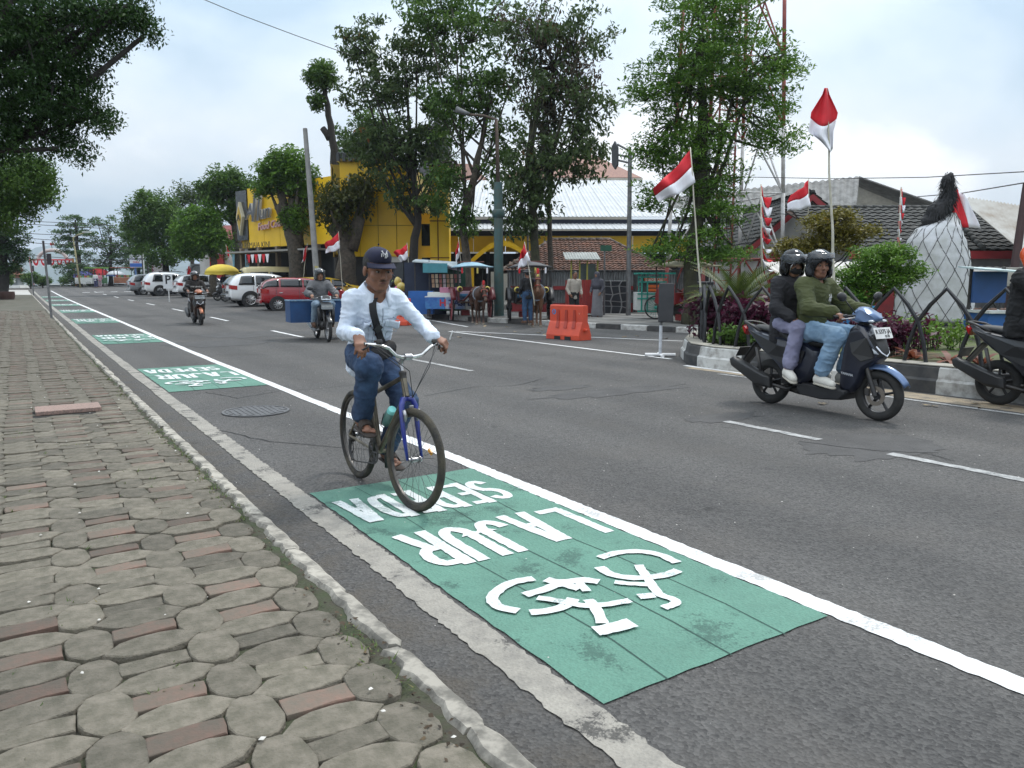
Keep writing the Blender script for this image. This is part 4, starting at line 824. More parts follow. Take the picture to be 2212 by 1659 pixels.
# ================================================================ scooters and motorcycles
def alloy(par, x, r, name, w=.045, n=5, rimc=None, disc=False, spoked=False, S=None):
    S = S or (lambda v: v); fx = lambda b: (setattr(b, 'v', [tuple(S(Vector(q))) for q in b.v]), b)[1]
    R = r-w; b = fx(B().torus((x, 0, r), R, w, 'y', 44, 10, 1.0)); t = b.obj(name, RUBBER, par, sm=True); ri = R-w*.62; rc = rimc or BLACK
    b = B(); b.lathe([(ri+.012, -w*.7), (ri+.012, w*.7), (ri-.012, w*.55), (ri-.016, 0), (ri-.012, -w*.55), (ri+.012, -w*.7)], 40, (x, 0, r), 'y')
    if spoked:
        for k in range(28): a = 2*math.pi*k/28; b.tube([(x+.03*math.cos(a+.4*(-1)**k), .03*(-1)**k, r+.03*math.sin(a+.4*(-1)**k)), (x+ri*math.cos(a), 0, r+ri*math.sin(a))], .002, 4)
    else:
        for k in range(n):
            a = 2*math.pi*k/n+.3; d = Vector((math.cos(a), 0, math.sin(a))); c = Vector((x, 0, r)); b.tube([c+d*.02, c+d*ri*.5, c+d*ri], [.02, .013, .015], 6)
    b.cyl((x, -.045, r), (x, .045, r), .035, None, 14); fx(b).obj('rim', rc, t, sm=40)
    if disc:
        b = B(); b.lathe([(.095, -.062), (.095, -.058), (.055, -.058), (.055, -.062), (.095, -.062)], 30, (x, 0, r), 'y'); fx(b).obj('brake_disc', mat('disc', (.3, .26, .22), rough=.4, metal=.8), t, sm=40)
        b = B(); b.box((x-.085, -.06, r+.03), (.05, .035, .07)); fx(b).obj('caliper', DKMETAL, t, bev=.008)
    return t
def scooter(name, label, loc, rz, c, plate=None, text1=None, group=None, cbody=None, steer=0.0, accent=None, tilt=0.0, k=1.0):
    """x forward, y left, z up; wheelbase 1.26"""
    t = thing(name, label, 'scooter', loc, rz, group); t.rotation_euler = (tilt, 0, rz); t.scale = (k,)*3; dk = cbody or mat('dark_blue_panel', (.012, .016, .032), (.008, .01, .02), rough=.3, coat=.5); bl = accent or mat('satin_black', (.012, .012, .013), (.018, .018, .018), rough=.5)
    alloy(t, -.63, .245, 'rear_wheel', .05); alloy(t, .635, .245, 'front_wheel', .045, disc=True)
    # front mudguard
    b = B()
    def fen(u, v):
        a = rad(152-128*u); R = .275+.018*math.cos(rad(180*(v-.5)))+.03*max(0, u-.75)*2; y = (v-.5)*2*.062*(1-.35*abs(u-.4)); return (.635+R*math.cos(a)*1.02, y, .25+R*math.sin(a)-.022*abs(2*v-1)**2)
    b.grid(fen, 16, 8); b.obj('front_mudguard', c, t, sm=True, solid=.008)
    b = B()
    for sy in (-1, 1): b.tube([(.635, .068*sy, .245), (.60, .07*sy, .34), (.50, .068*sy, .58)], [.022, .024, .02], 10)
    b.box((.5, 0, .58), (.06, .16, .05)); b.obj('fork', DKMETAL, t, sm=40)
    # front shield: black centre, coloured nose and flanks
    sh = B().pillow([(.33, .235), (.40, .25), (.47, .33), (.535, .50), (.60, .56), (.655, .60), (.66, .665), (.575, .80), (.50, .90), (.42, .93), (.365, .88), (.335, .70), (.30, .45), (.285, .29)], [.13, .13, .14, .15, .12, .085, .09, .13, .14, .13, .15, .18, .17, .15], .86, .72).obj('front_shield', dk, t, sm=45, bev=.01)
    B().pillow([(.535, .60), (.655, .605), (.685, .625), (.683, .67), (.605, .815), (.575, .835), (.53, .80)], [.1, .085, .06, .065, .105, .1, .12], .84, .6).obj('nose', bl, sh, sm=45, bev=.008)
    for sy in (-1, 1):
        b = B(); v = [(.40, .162*sy, .74), (.55, .128*sy, .80), (.60, .118*sy, .70), (.62, .098*sy, .61), (.52, .152*sy, .57), (.44, .176*sy, .64)]; b.add([Vector(q) for q in v], [tuple(range(6)) if sy < 0 else tuple(range(5, -1, -1))]); b.obj('shield_flank', bl, sh, solid=.02, bev=.004)
    hl = B(); hl.grid(lambda u, v: (.676-.075*v-.055*abs(2*u-1)**1.6, (u-.5)*.215*(1-.15*v)-.0, .622+.135*v+.03*abs(2*u-1)), 12, 5)
    hl.obj('headlight', mat('lamp_lens', (.62, .66, .7), (.3, .33, .36), scale=16, rough=.08, coat=1), sh, sm=True, solid=.014)
    b = B(); b.tube([(.69, .0, .625), (.672, .06, .66), (.63, .09, .72)], .007, 6); b.tube([(.69, 0, .625), (.672, -.06, .66), (.63, -.09, .72)], .007, 6); b.obj('daytime_lamp', mat('lamp_white', (.85, .88, .95), rough=.2), sh, sm=True)
    b = B(); b.grid(lambda u, v: (.648-.085*v-.06*abs(2*u-1)**2, (u-.5)*.12*(1-.6*abs(v-.4)), .725+.075*v), 6, 4); b.obj('nose_badge', c, sh, sm=True, solid=.014)
    # number plate
    pm = Matrix.Translation((.635, 0, .845)) @ Matrix.Rotation(rad(-22), 4, 'Y')
    b = B(); b.box((0, 0, 0), (.004, .27, .11)); b.v = [tuple(pm @ Vector(q)) for q in b.v]; pl = b.obj('number_plate', mat('plate_white', (.7, .7, .69), rough=.5) if not (plate and plate[0] == 'k') else mat('plate_grey', (.28, .3, .31), rough=.4), t)
    if plate:
        s1, s2 = plate[-2:]; text(pl, 'plate_text', s1, .058, pm @ basis((.0035, 0, .012), (0, 1, 0), (0, 0, 1)), BLACK, .0005, .0015); text(pl, 'plate_text', s2, .032, pm @ basis((.0035, .05, -.034), (0, 1, 0), (0, 0, 1)), BLACK, .0005, .0008)
    # handlebar cowl, grips, levers, mirrors
    hc = B().pillow([(.33, .96), (.40, .935), (.52, .93), (.605, .955), (.615, .985), (.56, 1.03), (.46, 1.085), (.40, 1.09), (.35, 1.04)], [.12, .12, .12, .05, .05, .1, .075, .07, .12], .74, .5).obj('handlebar_cowl', c, t, sm=40, bev=.012)
    b = B(); b.tube([(.42, 0, .88), (.44, 0, .95)], .05, 12); b.obj('steering_neck', BLACK, t, sm=40)
    for sy in (-1, 1):
        b = B(); b.tube([(.40, .1*sy, 1.0), (.375, .2*sy, 1.0), (.335, .335*sy, .995)], .0115, 8); hb = b.obj('handlebar', DKMETAL, t, sm=True)
        B().tube([(.375, .2*sy, 1.0), (.335, .335*sy, .995)], .0185, 10).obj('grip', BLACK, hb, sm=True)
        B().tube([(.42, .15*sy, .99), (.455, .19*sy, .985), (.42, .34*sy, .975)], [.008, .008, .007], 6).obj('brake_lever', STEEL, hb, sm=True)
        ms = B().tube([(.41, .12*sy, 1.03), (.38, .2*sy, 1.12), (.375, .25*sy, 1.17)], .006, 6).obj('mirror_stem', BLACK, t, sm=True)
        B().sph((.375, .29*sy, 1.185), (.02, .075, .043), 14, 8, rot('X', 10*sy)).obj('mirror', BLACK, ms, sm=True)
        B().sph((.57, .1*sy, .955), (.03, .03, .015), 10, 6).obj('indicator', mat('lamp_lens', (.6, .6, .6)), hc, sm=True)
    # floor, belly, seat, tail
    B().pillow([(.38, .235), (.38, .275), (.10, .285), (-.12, .30), (-.2, .24), (-.15, .17), (.1, .15), (.33, .17)], .165, .93, .8).obj('floorboard', BLACK, t, sm=40, bev=.01)
    bd = B().pillow([(-.12, .27), (-.03, .36), (.03, .52), (.02, .63), (-.12, .70), (-.4, .74), (-.78, .80), (-.93, .86), (-.97, .84), (-.9, .78), (-.68, .62), (-.46, .48), (-.34, .36), (-.27, .27)], [.15, .15, .14, .14, .15, .17, .13, .06, .05, .1, .16, .17, .16, .15], .9, .75).obj('rear_body', dk, t, sm=45, bev=.012)
    for sy in (-1, 1):
        b = B(); b.add([Vector((a, (w_+.006)*sy, z)) for a, w_, z in ((-.1, .15, .62), (-.42, .172, .66), (-.86, .1, .80), (-.55, .165, .56), (-.3, .165, .44), (-.14, .15, .5))], [tuple(range(6)) if sy < 0 else tuple(range(5, -1, -1))]); b.obj('body_panel', bl, bd, solid=.012, bev=.004)
    soft('seat', [C((.0, 0, .70), (-.3, 0, .725), .085, .12, .04, ((0, 0, 1), .55)), C((-.3, 0, .725), (-.46, 0, .785), .12, .115, .05, ((0, 0, 1), .55)), C((-.46, 0, .79), (-.80, 0, .825), .115, .075, .04, ((0, 0, 1), .5))], .012, mat('seat_vinyl', (.014, .014, .015), (.02, .02, .02), rough=.55, bump=.2, bscale=150), t)
    b = B(); b.tube([(-.70, .12, .80), (-.88, .11, .87), (-.97, .06, .885), (-.97, -.06, .885), (-.88, -.11, .87), (-.70, -.12, .80)], .014, 8); b.obj('grab_rail', DKMETAL, t, sm=True)
    B().pillow([(-.94, .74), (-.985, .83), (-.97, .85), (-.92, .81)], .09, .8).obj('tail_light', mat('tail_red', (.4, .01, .012), rough=.15, coat=.6), t, sm=40)
    b = B(); b.grid(lambda u, v: (-.80-.24*u, (v-.5)*.2*(1-.25*u), .68-.3*u-.02*abs(2*v-1)), 6, 4); b.obj('rear_mudguard', BLACK, t, sm=True, solid=.01)
    b = B(); b.box((-1.0, 0, .55), (.006, .24, .12), R=rot('Y', 30)); b.obj('rear_plate', DKMETAL, t)
    # engine, muffler on the right, stand
    B().pillow([(-.12, .18), (-.2, .33), (-.45, .36), (-.72, .32), (-.74, .2), (-.5, .16), (-.3, .13)], .07, .85, .7, y0=.12).obj('engine_case', DKMETAL, t, sm=40, bev=.01)
    b = B(); b.tube([(-.3, .0, .22), (-.35, -.1, .2), (-.5, -.14, .235), (-.55, -.15, .25)], .018, 8); ex = b.obj('exhaust_pipe', DKMETAL, t, sm=True)
    B().pillow([(-.48, .20), (-.5, .32), (-.62, .36), (-1.0, .50), (-1.05, .47), (-1.03, .40), (-.66, .21)], .055, .78, .55, y0=-.17).obj('muffler', mat('muffler_black', (.014, .014, .015), (.022, .022, .022), rough=.5), ex, sm=40, bev=.01)
    for sy in (-1, 1): B().tube([(-.72, .15*sy, .62), (-.64, .14*sy, .30)], .02, 8).obj('shock_absorber', DKMETAL, t, sm=True)
    B().tube([(-.16, .13, .2), (-.22, .2, .13), (-.34, .22, .12)], .011, 6).obj('side_stand', DKMETAL, t, sm=True)
    for sy in (-1, 1): B().tube([(-.3, .16*sy, .26), (-.3, .24*sy, .265)], .011, 6).obj('foot_peg', DKMETAL, t, sm=True)
    if text1:
        text(sh, 'lettering', text1, .032, basis((.40, -.181, .44), (1, 0, -.12), (.12, 0, 1)), mat('badge_grey', (.4, .42, .45), rough=.3), .001, .001)
    return t
def ride_pose(seat=(-.12, .79), lean=.06, hx=.0, foot=(.17, .3), grip=(.355, .27, 1.0), face=(1, 0, -.05), hd=0.0, tall=1.0, back=False):
    x, z = seat; T = tall
    J = dict(pel=(x, 0, z+.07), che=(x+lean*.7, 0, z+.42*T), neck=(x+lean, 0, z+.575*T), head=(x+lean+.035, 0, z+.715*T), face=face, front=(1, 0, .0),
             shR=(x+lean*.8, -.18, z+.505*T), shL=(x+lean*.8, .18, z+.505*T), hipR=(x+.03, -.085, z+.05), hipL=(x+.03, .085, z+.05))
    for s, k in (('R', -1), ('L', 1)):
        fx, fz = foot; an = Vector((fx, .14*k, fz+.095)); hip = Vector(J['hip'+s]); d = an-hip; m = hip+d*.5; l = math.sqrt(max(.01, (.43*T)**2-(d.length/2)**2)); pd = Vector((-d.z, 0, d.x)).normalized(); pd = pd if pd.x > 0 else -pd
        J['kn'+s] = tuple(m+pd*l+V3(0, .03*k, 0)); J['an'+s] = tuple(an); J['toe'+s] = (fx+.155, .15*k, fz+.03)
        if grip:
            w_ = Vector((grip[0]-.075, grip[1]*k*1.02, grip[2]+.035)); sh = Vector(J['sh'+s]); d = w_-sh; m = sh+d*.5; l = math.sqrt(max(.004, (.285*T)**2-(d.length/2)**2)); J['wr'+s] = tuple(w_); J['el'+s] = tuple(m+Vector((-.25, .75*k, -.75)).normalized()*l)
    return J
GRIP = dict(R=dict(d=(.93, .05, -.25), n=(.3, 0, .95), side=-1, curl=(50, 65, 45), thumb=(25, 30)), L=dict(d=(.93, -.05, -.25), n=(.3, 0, .95), side=1, curl=(50, 65, 45), thumb=(25, 30)))
SNEAK = mat('white_canvas', (.68, .66, .6), (.55, .53, .48), scale=8, rough=.8)
BLK_HELM = mat('gloss_black', (.004, .004, .005), (.005, .005, .006), rough=.06, coat=.0, spec=.35)
def blue_scooter():
    BLU = mat('metallic_blue', (.10, .165, .30), (.085, .14, .26), scale=3, rough=.28, metal=.45, coat=.6)
    loc = (7.74, 5.46, gz(7.74, 5.42)); rz = rad(-90)
    scooter('scooter', 'blue and black scooter carrying two riders past the planted island', loc, rz, BLU, ('R 5375 JA', '02·28'), 'YAMAHA', k=1.12)
    J = ride_pose((-.16, .78), .03, foot=(.06, .275), face=(.86, -.5, -.05), tall=1.0)
    J['knR'] = (.26, -.17, .80); J['anR'] = (.09, -.16, .385); J['toeR'] = (.25, -.19, .315); J['knL'] = (.25, .17, .80); J['anL'] = (.13, .15, .385); J['toeL'] = (.28, .16, .315)
    S = dict(k=1.12, h=.006, hands=GRIP, top=dict(m=cloth('olive_nylon', (.055, .065, .018), (.04, .048, .013), bump=.45), r=1.1, hem=.05, len=.92, cuff=True, collar=True, vneck=True, jacket=True, arm=(.078, .068, .056), wr=.009), trousers=dict(m=mat('light_denim', (.24, .36, .49), (.155, .26, .385), scale=7, rough=.9, bump=.3, bscale=15, dist=.03), r=1.0, rad=(.1, .084, .078), len=.82, wr=.01), shoes=dict(m=SNEAK, sole=mat('off_white_rubber', (.5, .47, .4), rough=.7)), hs=1.05)
    t, b, I2 = person('person', 'scooter driver in olive green jacket, light jeans and white sneakers', loc, rz, J, S)
    helmet('helmet', 'glossy dark helmet with raised clear visor on the driver in olive green', t, I2, mat('helmet_graphite', (.012, .013, .016), (.006, .007, .009), rough=.08, coat=.0, spec=.4), visor=(14, 40, .142), logo=True)
    # emblem on the chest
    bm = B(); c = V3(.02, .085, 1.22)
    from mathutils.bvhtree import BVHTree
    me = I2['top'].data; bv = BVHTree.FromPolygons([q.co for q in me.vertices], [tuple(q.vertices) for q in me.polygons])
    def st(pts):
        q = []
        for y, z in pts:
            hh = bv.ray_cast(V3(.8, .09+y, 1.17+z), V3(-1, 0, 0)); q.append((hh[0] if hh[0] is not None else V3(.05, y, z))+V3(.003, 0, 0))
        bm.tube(q, .0045, 5)
    st([(-.04, .0), (.04, .0)]); st([(0, .035), (0, -.045)]); st([(-.03, .03), (-.03, -.04)]); st([(.03, .025), (.025, -.04)]); st([(-.02, -.02), (.02, -.035)])
    bm.obj('emblem', WHITE, I2['top'])
    J = ride_pose((-.50, .83), .05, foot=(-.33, .33), face=(.93, -.32, -.1), grip=None, tall=.95)
    J['shR'] = (-.46, -.165, 1.31); J['shL'] = (-.46, .165, 1.31); J['elR'] = (-.42, -.24, 1.06); J['wrR'] = (-.235, -.19, .945); J['elL'] = (-.40, .25, 1.06); J['wrL'] = (-.22, .19, .96)
    J['knR'] = (-.17, -.19, .86); J['knL'] = (-.17, .19, .86); J['anR'] = (-.25, -.215, .42); J['anL'] = (-.25, .215, .42); J['toeR'] = (-.13, -.28, .335); J['toeL'] = (-.11, .26, .335)
    S = dict(k=1.12, h=.007, skin=SKIN2, hands=dict(R=dict(d=(.9, .1, -.4), n=(.2, -.2, .95), side=-1, curl=(25, 25, 20)), L=dict(d=(.9, -.1, -.4), n=(.2, .2, .95), side=1, curl=(25, 25, 20))), top=dict(m=cloth('charcoal_cotton', (.022, .022, .026), (.014, .014, .017)), r=1.0, hem=.16, len=.88, jacket=True, arm=(.072, .064, .058), wr=.009), trousers=dict(m=cloth('lilac_denim', (.25, .25, .36), (.19, .19, .29)), r=.86, rad=(.1, .08, .088), len=.84, wr=.009), shoes=dict(m=SNEAK, sole=mat('off_white_rubber', (.5, .47, .4), rough=.7)))
    t, b, I2 = person('person', 'pillion passenger in loose black shirt and lilac flared jeans behind the driver', loc, rz, J, S)
    helmet('helmet', 'round glossy black helmet with a chrome trim on the pillion passenger', t, I2, BLK_HELM, visor=(-5, 34, .146), trim=CHROME)
    p = I2['p']; soft('face_mask', [E(tuple(p(0, .062, -.062)), (.058, .05, .045), (tuple(I2['r']), tuple(I2['f']), tuple(I2['u'])), .02)], .007, cloth('mask_black', (.012, .012, .013)), b)
blue_scooter()
def copper_rider():
    g0 = G(434, 702); loc = (g0.x, g0.y+.5, g0.z); rz = rad(-92)
    COP = mat('copper_paint', (.34, .12, .055), (.25, .085, .04), rough=.3, metal=.5, coat=.5)
    scooter('scooter', 'copper orange scooter coming down the centre of the road', loc, rz, COP, ('k', 'AA 6294 Y', '03·26'), None, cbody=mat('brown_black', (.05, .022, .014), (.03, .015, .01), rough=.35, coat=.4), k=1.08)
    J = ride_pose((-.2, .78), .06, foot=(.1, .28), tall=.98)
    S = dict(k=1.08, h=.012, hands=GRIP, top=dict(m=cloth('brown_black_cotton', (.022, .017, .014), (.014, .011, .01)), r=1.08, hem=.08, len=.6, wr=.008), trousers=dict(m=cloth('dark_brown', (.03, .02, .016)), wr=.008), shoes=dict(m=BLACK))
    t, b, I2 = person('person', 'rider in a dark brown lettered sweater on the copper scooter', loc, rz, J, S)
    helmet('helmet', 'dark helmet with bright stripes on the rider of the copper scooter', t, I2, mat('helmet_brown', (.035, .025, .025), (.25, .24, .25), scale=9, rough=.15, coat=1, lo=.3, hi=.36), visor=(14, 36, .142))
    text(I2['top'], 'lettering', 'THE LENGUE', .058, basis((.125, 0, 1.15), (0, 1, 0), (.1, 0, 1)), mat('print_white', (.5, .48, .45), rough=.8), .012, .001)
copper_rider()
def underbone():
    gf = G(712, 738); loc = (gf.x+.04, gf.y+.62, gf.z); rz = rad(-97)
    t = thing('motorcycle', 'old black underbone motorcycle with two blue boxes behind its rider', 'motorcycle', loc, rz, None, 1.08); BK_ = mat('worn_black', (.016, .016, .018), (.03, .03, .032), scale=6, rough=.35, coat=.3)
    alloy(t, -.62, .285, 'rear_wheel', .042, spoked=True, rimc=STEEL); alloy(t, .63, .285, 'front_wheel', .038, spoked=True, rimc=STEEL)
    b = B(); b.grid(lambda u, v: (.63+.315*math.cos(rad(165-135*u)), (v-.5)*.1, .29+.315*math.sin(rad(165-135*u))-.018*abs(2*v-1)), 14, 6); b.obj('front_mudguard', BK_, t, sm=True, solid=.006)
    b = B()
    for sy in (-1, 1): b.tube([(.63, .065*sy, .285), (.5, .07*sy, .68)], [.022, .025], 8); b.tube([(-.62, .08*sy, .285), (-.5, .11*sy, .62)], .024, 8)
    b.tube([(.46, 0, .88), (.3, 0, .62), (0, 0, .42), (-.3, 0, .45)], .035, 8); b.tube([(-.1, .05, .3), (-.62, .07, .285)], .018, 6); b.tube([(-.1, -.05, .3), (-.62, -.07, .285)], .018, 6); b.obj('frame', DKMETAL, t, sm=True)
    for sy in (-1, 1): B().pillow([(.44, .38), (.5, .62), (.46, .78), (.36, .74), (.26, .50), (.3, .34)], .035, .9, .6, y0=.16*sy).obj('leg_shield', BK_, t, sm=40, bev=.008)
    B().pillow([(.38, .74), (.52, .70), (.56, .76), (.50, .90), (.38, .90)], .12, .8).obj('front_cowl', BK_, t, sm=40, bev=.01)
    B().pillow([(.34, .93), (.50, .92), (.56, .98), (.52, 1.05), (.40, 1.06)], [.1, .11, .09, .08, .09], .75, .5).obj('handlebar_cowl', BK_, t, sm=40, bev=.01)
    b = B(); b.grid(lambda u, v: (.57-.05*v-.05*abs(2*u-1)**2, (u-.5)*.22, .94+.09*v), 10, 5); b.obj('headlight', mat('lamp_lens', (.6, .6, .6)), t, sm=True, solid=.015)
    b = B(); b.box((.585, 0, .79), (.004, .26, .11)); pl = b.obj('number_plate', mat('plate_grey', (.28, .3, .31)), t); text(pl, 'plate_text', 'AA 3263 SP', .05, basis((.589, 0, .8), (0, 1, 0), (0, 0, 1)), mat('plate_ink', (.6, .6, .55)), .0005, .001)
    for sy in (-1, 1):
        hb = B().tube([(.42, .08*sy, 1.01), (.39, .2*sy, 1.02), (.33, .34*sy, 1.0)], .011, 8).obj('handlebar', DKMETAL, t, sm=True); B().tube([(.385, .21*sy, 1.02), (.33, .34*sy, 1.0)], .018, 8).obj('grip', BLACK, hb, sm=True)
        B().tube([(.42, .16*sy, 1.0), (.45, .2*sy, .99), (.42, .34*sy, .98)], .007, 6).obj('brake_lever', STEEL, hb, sm=True)
        ms = B().tube([(.4, .14*sy, 1.03), (.38, .22*sy, 1.14), (.37, .28*sy, 1.19)], .006, 6).obj('mirror_stem', BLACK, t, sm=True); B().sph((.37, .33*sy, 1.2), (.015, .07, .04), 12, 8).obj('mirror', BLACK, ms, sm=True)
        B().tube([(.02, .05*sy, .32), (.02, .26*sy, .31)], .014, 6).obj('foot_peg', BLACK, t, sm=True)
    soft('engine', [C((-.08, 0, .34), (.18, 0, .36), .12, .08, .03), E((-.02, -.1, .33), (.11, .05, .1), None, .03), E((-.02, .1, .33), (.11, .05, .1), None, .03)], .014, mat('engine_alloy', (.2, .19, .18), (.1, .1, .1), scale=9, rough=.5, metal=.6), t)
    soft('seat', [C((.05, 0, .74), (-.6, 0, .79), .1, .11, .03, ((0, 0, 1), .5))], .014, BLACK, t)
    B().pillow([(.05, .68), (-.5, .76), (-.8, .82), (-.75, .7), (-.3, .52)], .1, .85).obj('side_cover', BK_, t, sm=40, bev=.01)
    b = B(); b.tube([(.1, -.1, .26), (-.1, -.14, .22), (-.4, -.15, .25), (-.95, -.17, .42)], [.02, .022, .045, .045], 10); b.obj('exhaust', STEEL, t, sm=True)
    BX = mat('box_blue', (.012, .07, .2), (.01, .05, .15), scale=5, rough=.5); box = thing('carrier_box', 'open blue wooden carrier boxes slung over the rear of the motorcycle', 'box', loc, rz, None, 1.08)
    for sy in (-1, 1):
        b = B(); y = .44*sy
        for q, s in (((-.45, y, .42), (.62, .5, .02)), ((-.13, y, .66), (.02, .5, .5)), ((-.77, y, .66), (.02, .5, .5)), ((-.45, y-.25, .66), (.66, .02, .5)), ((-.45, y+.25, .66), (.66, .02, .5))): b.box(q, s)
        tb = b.obj('box', BX, box); b = B(); b.box((-.12, y, .92), (.05, .54, .022)); b.box((-.78, y, .92), (.05, .54, .022)); b.box((-.45, y-.255, .92), (.62, .04, .022)); b.box((-.45, y+.255, .92), (.62, .04, .022)); b.obj('rim', mat('box_rim', (.3, .42, .5), (.08, .2, .35), scale=14, rough=.6), tb)
    J = ride_pose((-.18, .8), .05, foot=(-.02, .30), grip=(.36, .28, 1.02)); J['anR'] = (-.02, -.2, .42); J['anL'] = (-.02, .2, .42); J['toeR'] = (.14, -.21, .345); J['toeL'] = (.14, .21, .345); J['knR'] = (.2, -.2, .84); J['knL'] = (.2, .2, .84)
    S = dict(k=1.08, h=.011, skin=SKIN2, hands=GRIP, top=dict(m=cloth('grey_sweater', (.15, .15, .155), (.11, .11, .115)), r=1.1, hem=.08, len=.85, arm=(.075, .066, .06), wr=.01), trousers=dict(m=mat('washed_denim', (.27, .36, .45), (.2, .28, .37), scale=5, rough=.9), wr=.008, r=.9), shoes=dict(m=mat('tan_shoe', (.12, .06, .035), rough=.7)))
    p_, b_, I2 = person('person', 'motorcyclist in a grey sweater and washed jeans between blue boxes', loc, rz, J, S)
    helmet('helmet', 'dark grey helmet on the motorcyclist in the grey sweater', p_, I2, mat('helmet_grey', (.05, .055, .055), (.035, .04, .04), rough=.25, coat=.6), visor=(14, 36, .142))
underbone()
def edge_bike():
    gr = G(2168, 876); loc = (gr.x, gr.y-.63, gr.z); rz = rad(-90)
    SB = mat('sport_black', (.014, .014, .017), (.02, .02, .024), rough=.3, coat=.4)
    scooter('scooter', 'black sporty scooter with red tail light cut off by the picture edge', loc, rz, SB, None, None, cbody=SB, k=1.12)
    J = ride_pose((-.45, .86), .05, foot=(-.02, .28))
    S = dict(k=1.12, h=.012, hands=GRIP, top=dict(m=cloth('black_jacket', (.012, .012, .013), (.008, .008, .009)), r=1.22, hem=.12, len=.9, jacket=True, wr=.014), trousers=dict(m=cloth('black_trousers', (.014, .014, .016))), shoes=dict(m=BLACK))
    p_, b_, I2 = person('person', 'rider in a black jacket at the right edge of the picture', loc, rz, J, S)
    helmet('helmet', 'bright orange helmet at the right edge of the picture', p_, I2, mat('orange_gloss', (.75, .09, .012), (.7, .08, .01), rough=.2, coat=.6))
edge_bike()
# ================================================================ buildings
YELP = mat('yellow_panel', (.8, .50, .012), (.7, .43, .010), scale=.8, rough=.45, rnd=.04); INSHADE = mat('interior_shade', (.012, .013, .015), (.02, .02, .022), rough=.7); CREAM = mat('cream_wall', (.55, .52, .45), (.42, .4, .35), scale=1.5, rough=.85)  # the near-black interior tone paints the shade inside open floors and vents
WWALL = mat('white_wall', (.62, .62, .6), (.5, .5, .48), scale=1.2, rough=.85); MROOF = mat('white_metal_roof', (.50, .51, .52), (.40, .41, .42), scale=.9, rough=.45, metal=.1); NAVY2 = mat('navy_band', (.02, .025, .05), rough=.6)
BLKP = mat('black_panel', (.02, .022, .024), rough=.25, coat=.3)
def facade(par, x0, x1, z0, z1, nx, nz, y, m, name='panel', th=.06, j=.015):
    for i in range(nx):
        for k in range(nz):
            a, b_ = x0+(x1-x0)*i/nx+j, x0+(x1-x0)*(i+1)/nx-j; c, d = z0+(z1-z0)*k/nz+j, z0+(z1-z0)*(k+1)/nz-j
            B().box(((a+b_)/2, y, (c+d)/2), (b_-a, th, d-c)).obj(name, m, par)
def lx(px, y, org, rz, pyy=560):   # local x of the facade (local y given) seen at photo column px
    d = _ray(px, pyy); o = np.array(org)-[0, 0, CAMH]; ux = np.array([math.cos(rz), math.sin(rz)]); uy = np.array([-math.sin(rz), math.cos(rz)])
    q = o[:2]+uy*y; t, s = np.linalg.solve(np.array([[d[0], -ux[0]], [d[1], -ux[1]]]), q); return float(s)
def lz(py, px, v): # height of something seen at row py standing at world point v
    return CAMH+(HOR-py)*float(np.dot(np.array([v[0], v[1], 0]), _F0))/FPX
g0 = P(740, 600, 39.5); o0 = Vector((g0.x, g0.y, gz(g0.x, g0.y)))
yb = thing('yellow_building', 'yellow panelled food court building behind the parked cars and trees', 'building', o0, -yaw); zb = -o0.z
W_ = lx(898, 0, o0, -yaw)
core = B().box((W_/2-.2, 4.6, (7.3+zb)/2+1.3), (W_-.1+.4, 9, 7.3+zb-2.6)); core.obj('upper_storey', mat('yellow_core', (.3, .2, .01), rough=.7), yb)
facade(yb, 0, W_, 2.7+zb, 7.45+zb, 4, 3, 0, YELP); 
sd = B()
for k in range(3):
    for i in range(3): B().box((-.43, .75+i*1.45, 2.7+zb+(k+.5)*1.55), (.06, 1.4, 1.52)).obj('panel', mat('gold_shade_panel', (.36, .25, .05), (.3, .2, .04), rough=.5), yb)  # darker gold paints the shade on the receding side face
for i in range(4): B().box((.0+.3*i, -.05, 7.62+zb), (.16, .5, .42)).obj('parapet_bar', BLKP, yb)
B().box((W_/2, .02, 7.5+zb), (W_+.2, .3, .12)).obj('parapet', mat('gold_shade_panel', (.36, .25, .05)), yb)
B().box((W_*.52, 2.6, 1.35+zb/1), (W_*.9, 5, 2.7)).obj('ground_floor', INSHADE, yb)
B().box((W_*.62, .15, 1.3), (W_*.34, .2, 2.6)).obj('white_wall', WWALL, yb); B().box((W_*.72, .02, 1.75), (W_*.22, .08, .9)).obj('window', GLASS, yb)
B().box((W_*.98, .2, 1.3), (.25, .25, 2.7)).obj('downpipe_pier', WWALL, yb)
# gate column to the right and linking yellow wall
xa, xb = lx(930, -1, o0, -yaw), lx(971, -1, o0, -yaw); topz = lz(362, 950, o0-Vector((0, 0, 0)))
cl_ = B().box(((xa+xb)/2, -.6, (6.9)/2), ((xb-xa), 1.0, 6.9)).obj('gate_column', YELP, yb)
for z in (2.4, 4.2, 5.6): B().box(((xa+xb)/2, -1.103, z), (xb-xa+.01, .012, .05)).obj('groove', mat('groove_brown', (.12, .04, .015), rough=.8), cl_)
B().box((xa+.42*(xb-xa), -1.106, 3.4), (.05, .012, 6.7)).obj('groove', mat('groove_brown', (.12, .04, .015)), cl_)
B().box(((xa+W_)/2, .5, 2.9), ((xa-W_)+.5, .3, 3.6)).obj('link_wall', YELP, yb)
for z in (1.9, 3.6): B().box(((xa+W_)/2+.15, .34, z), (.6, .06, 1.1)).obj('window', GLASS, yb)
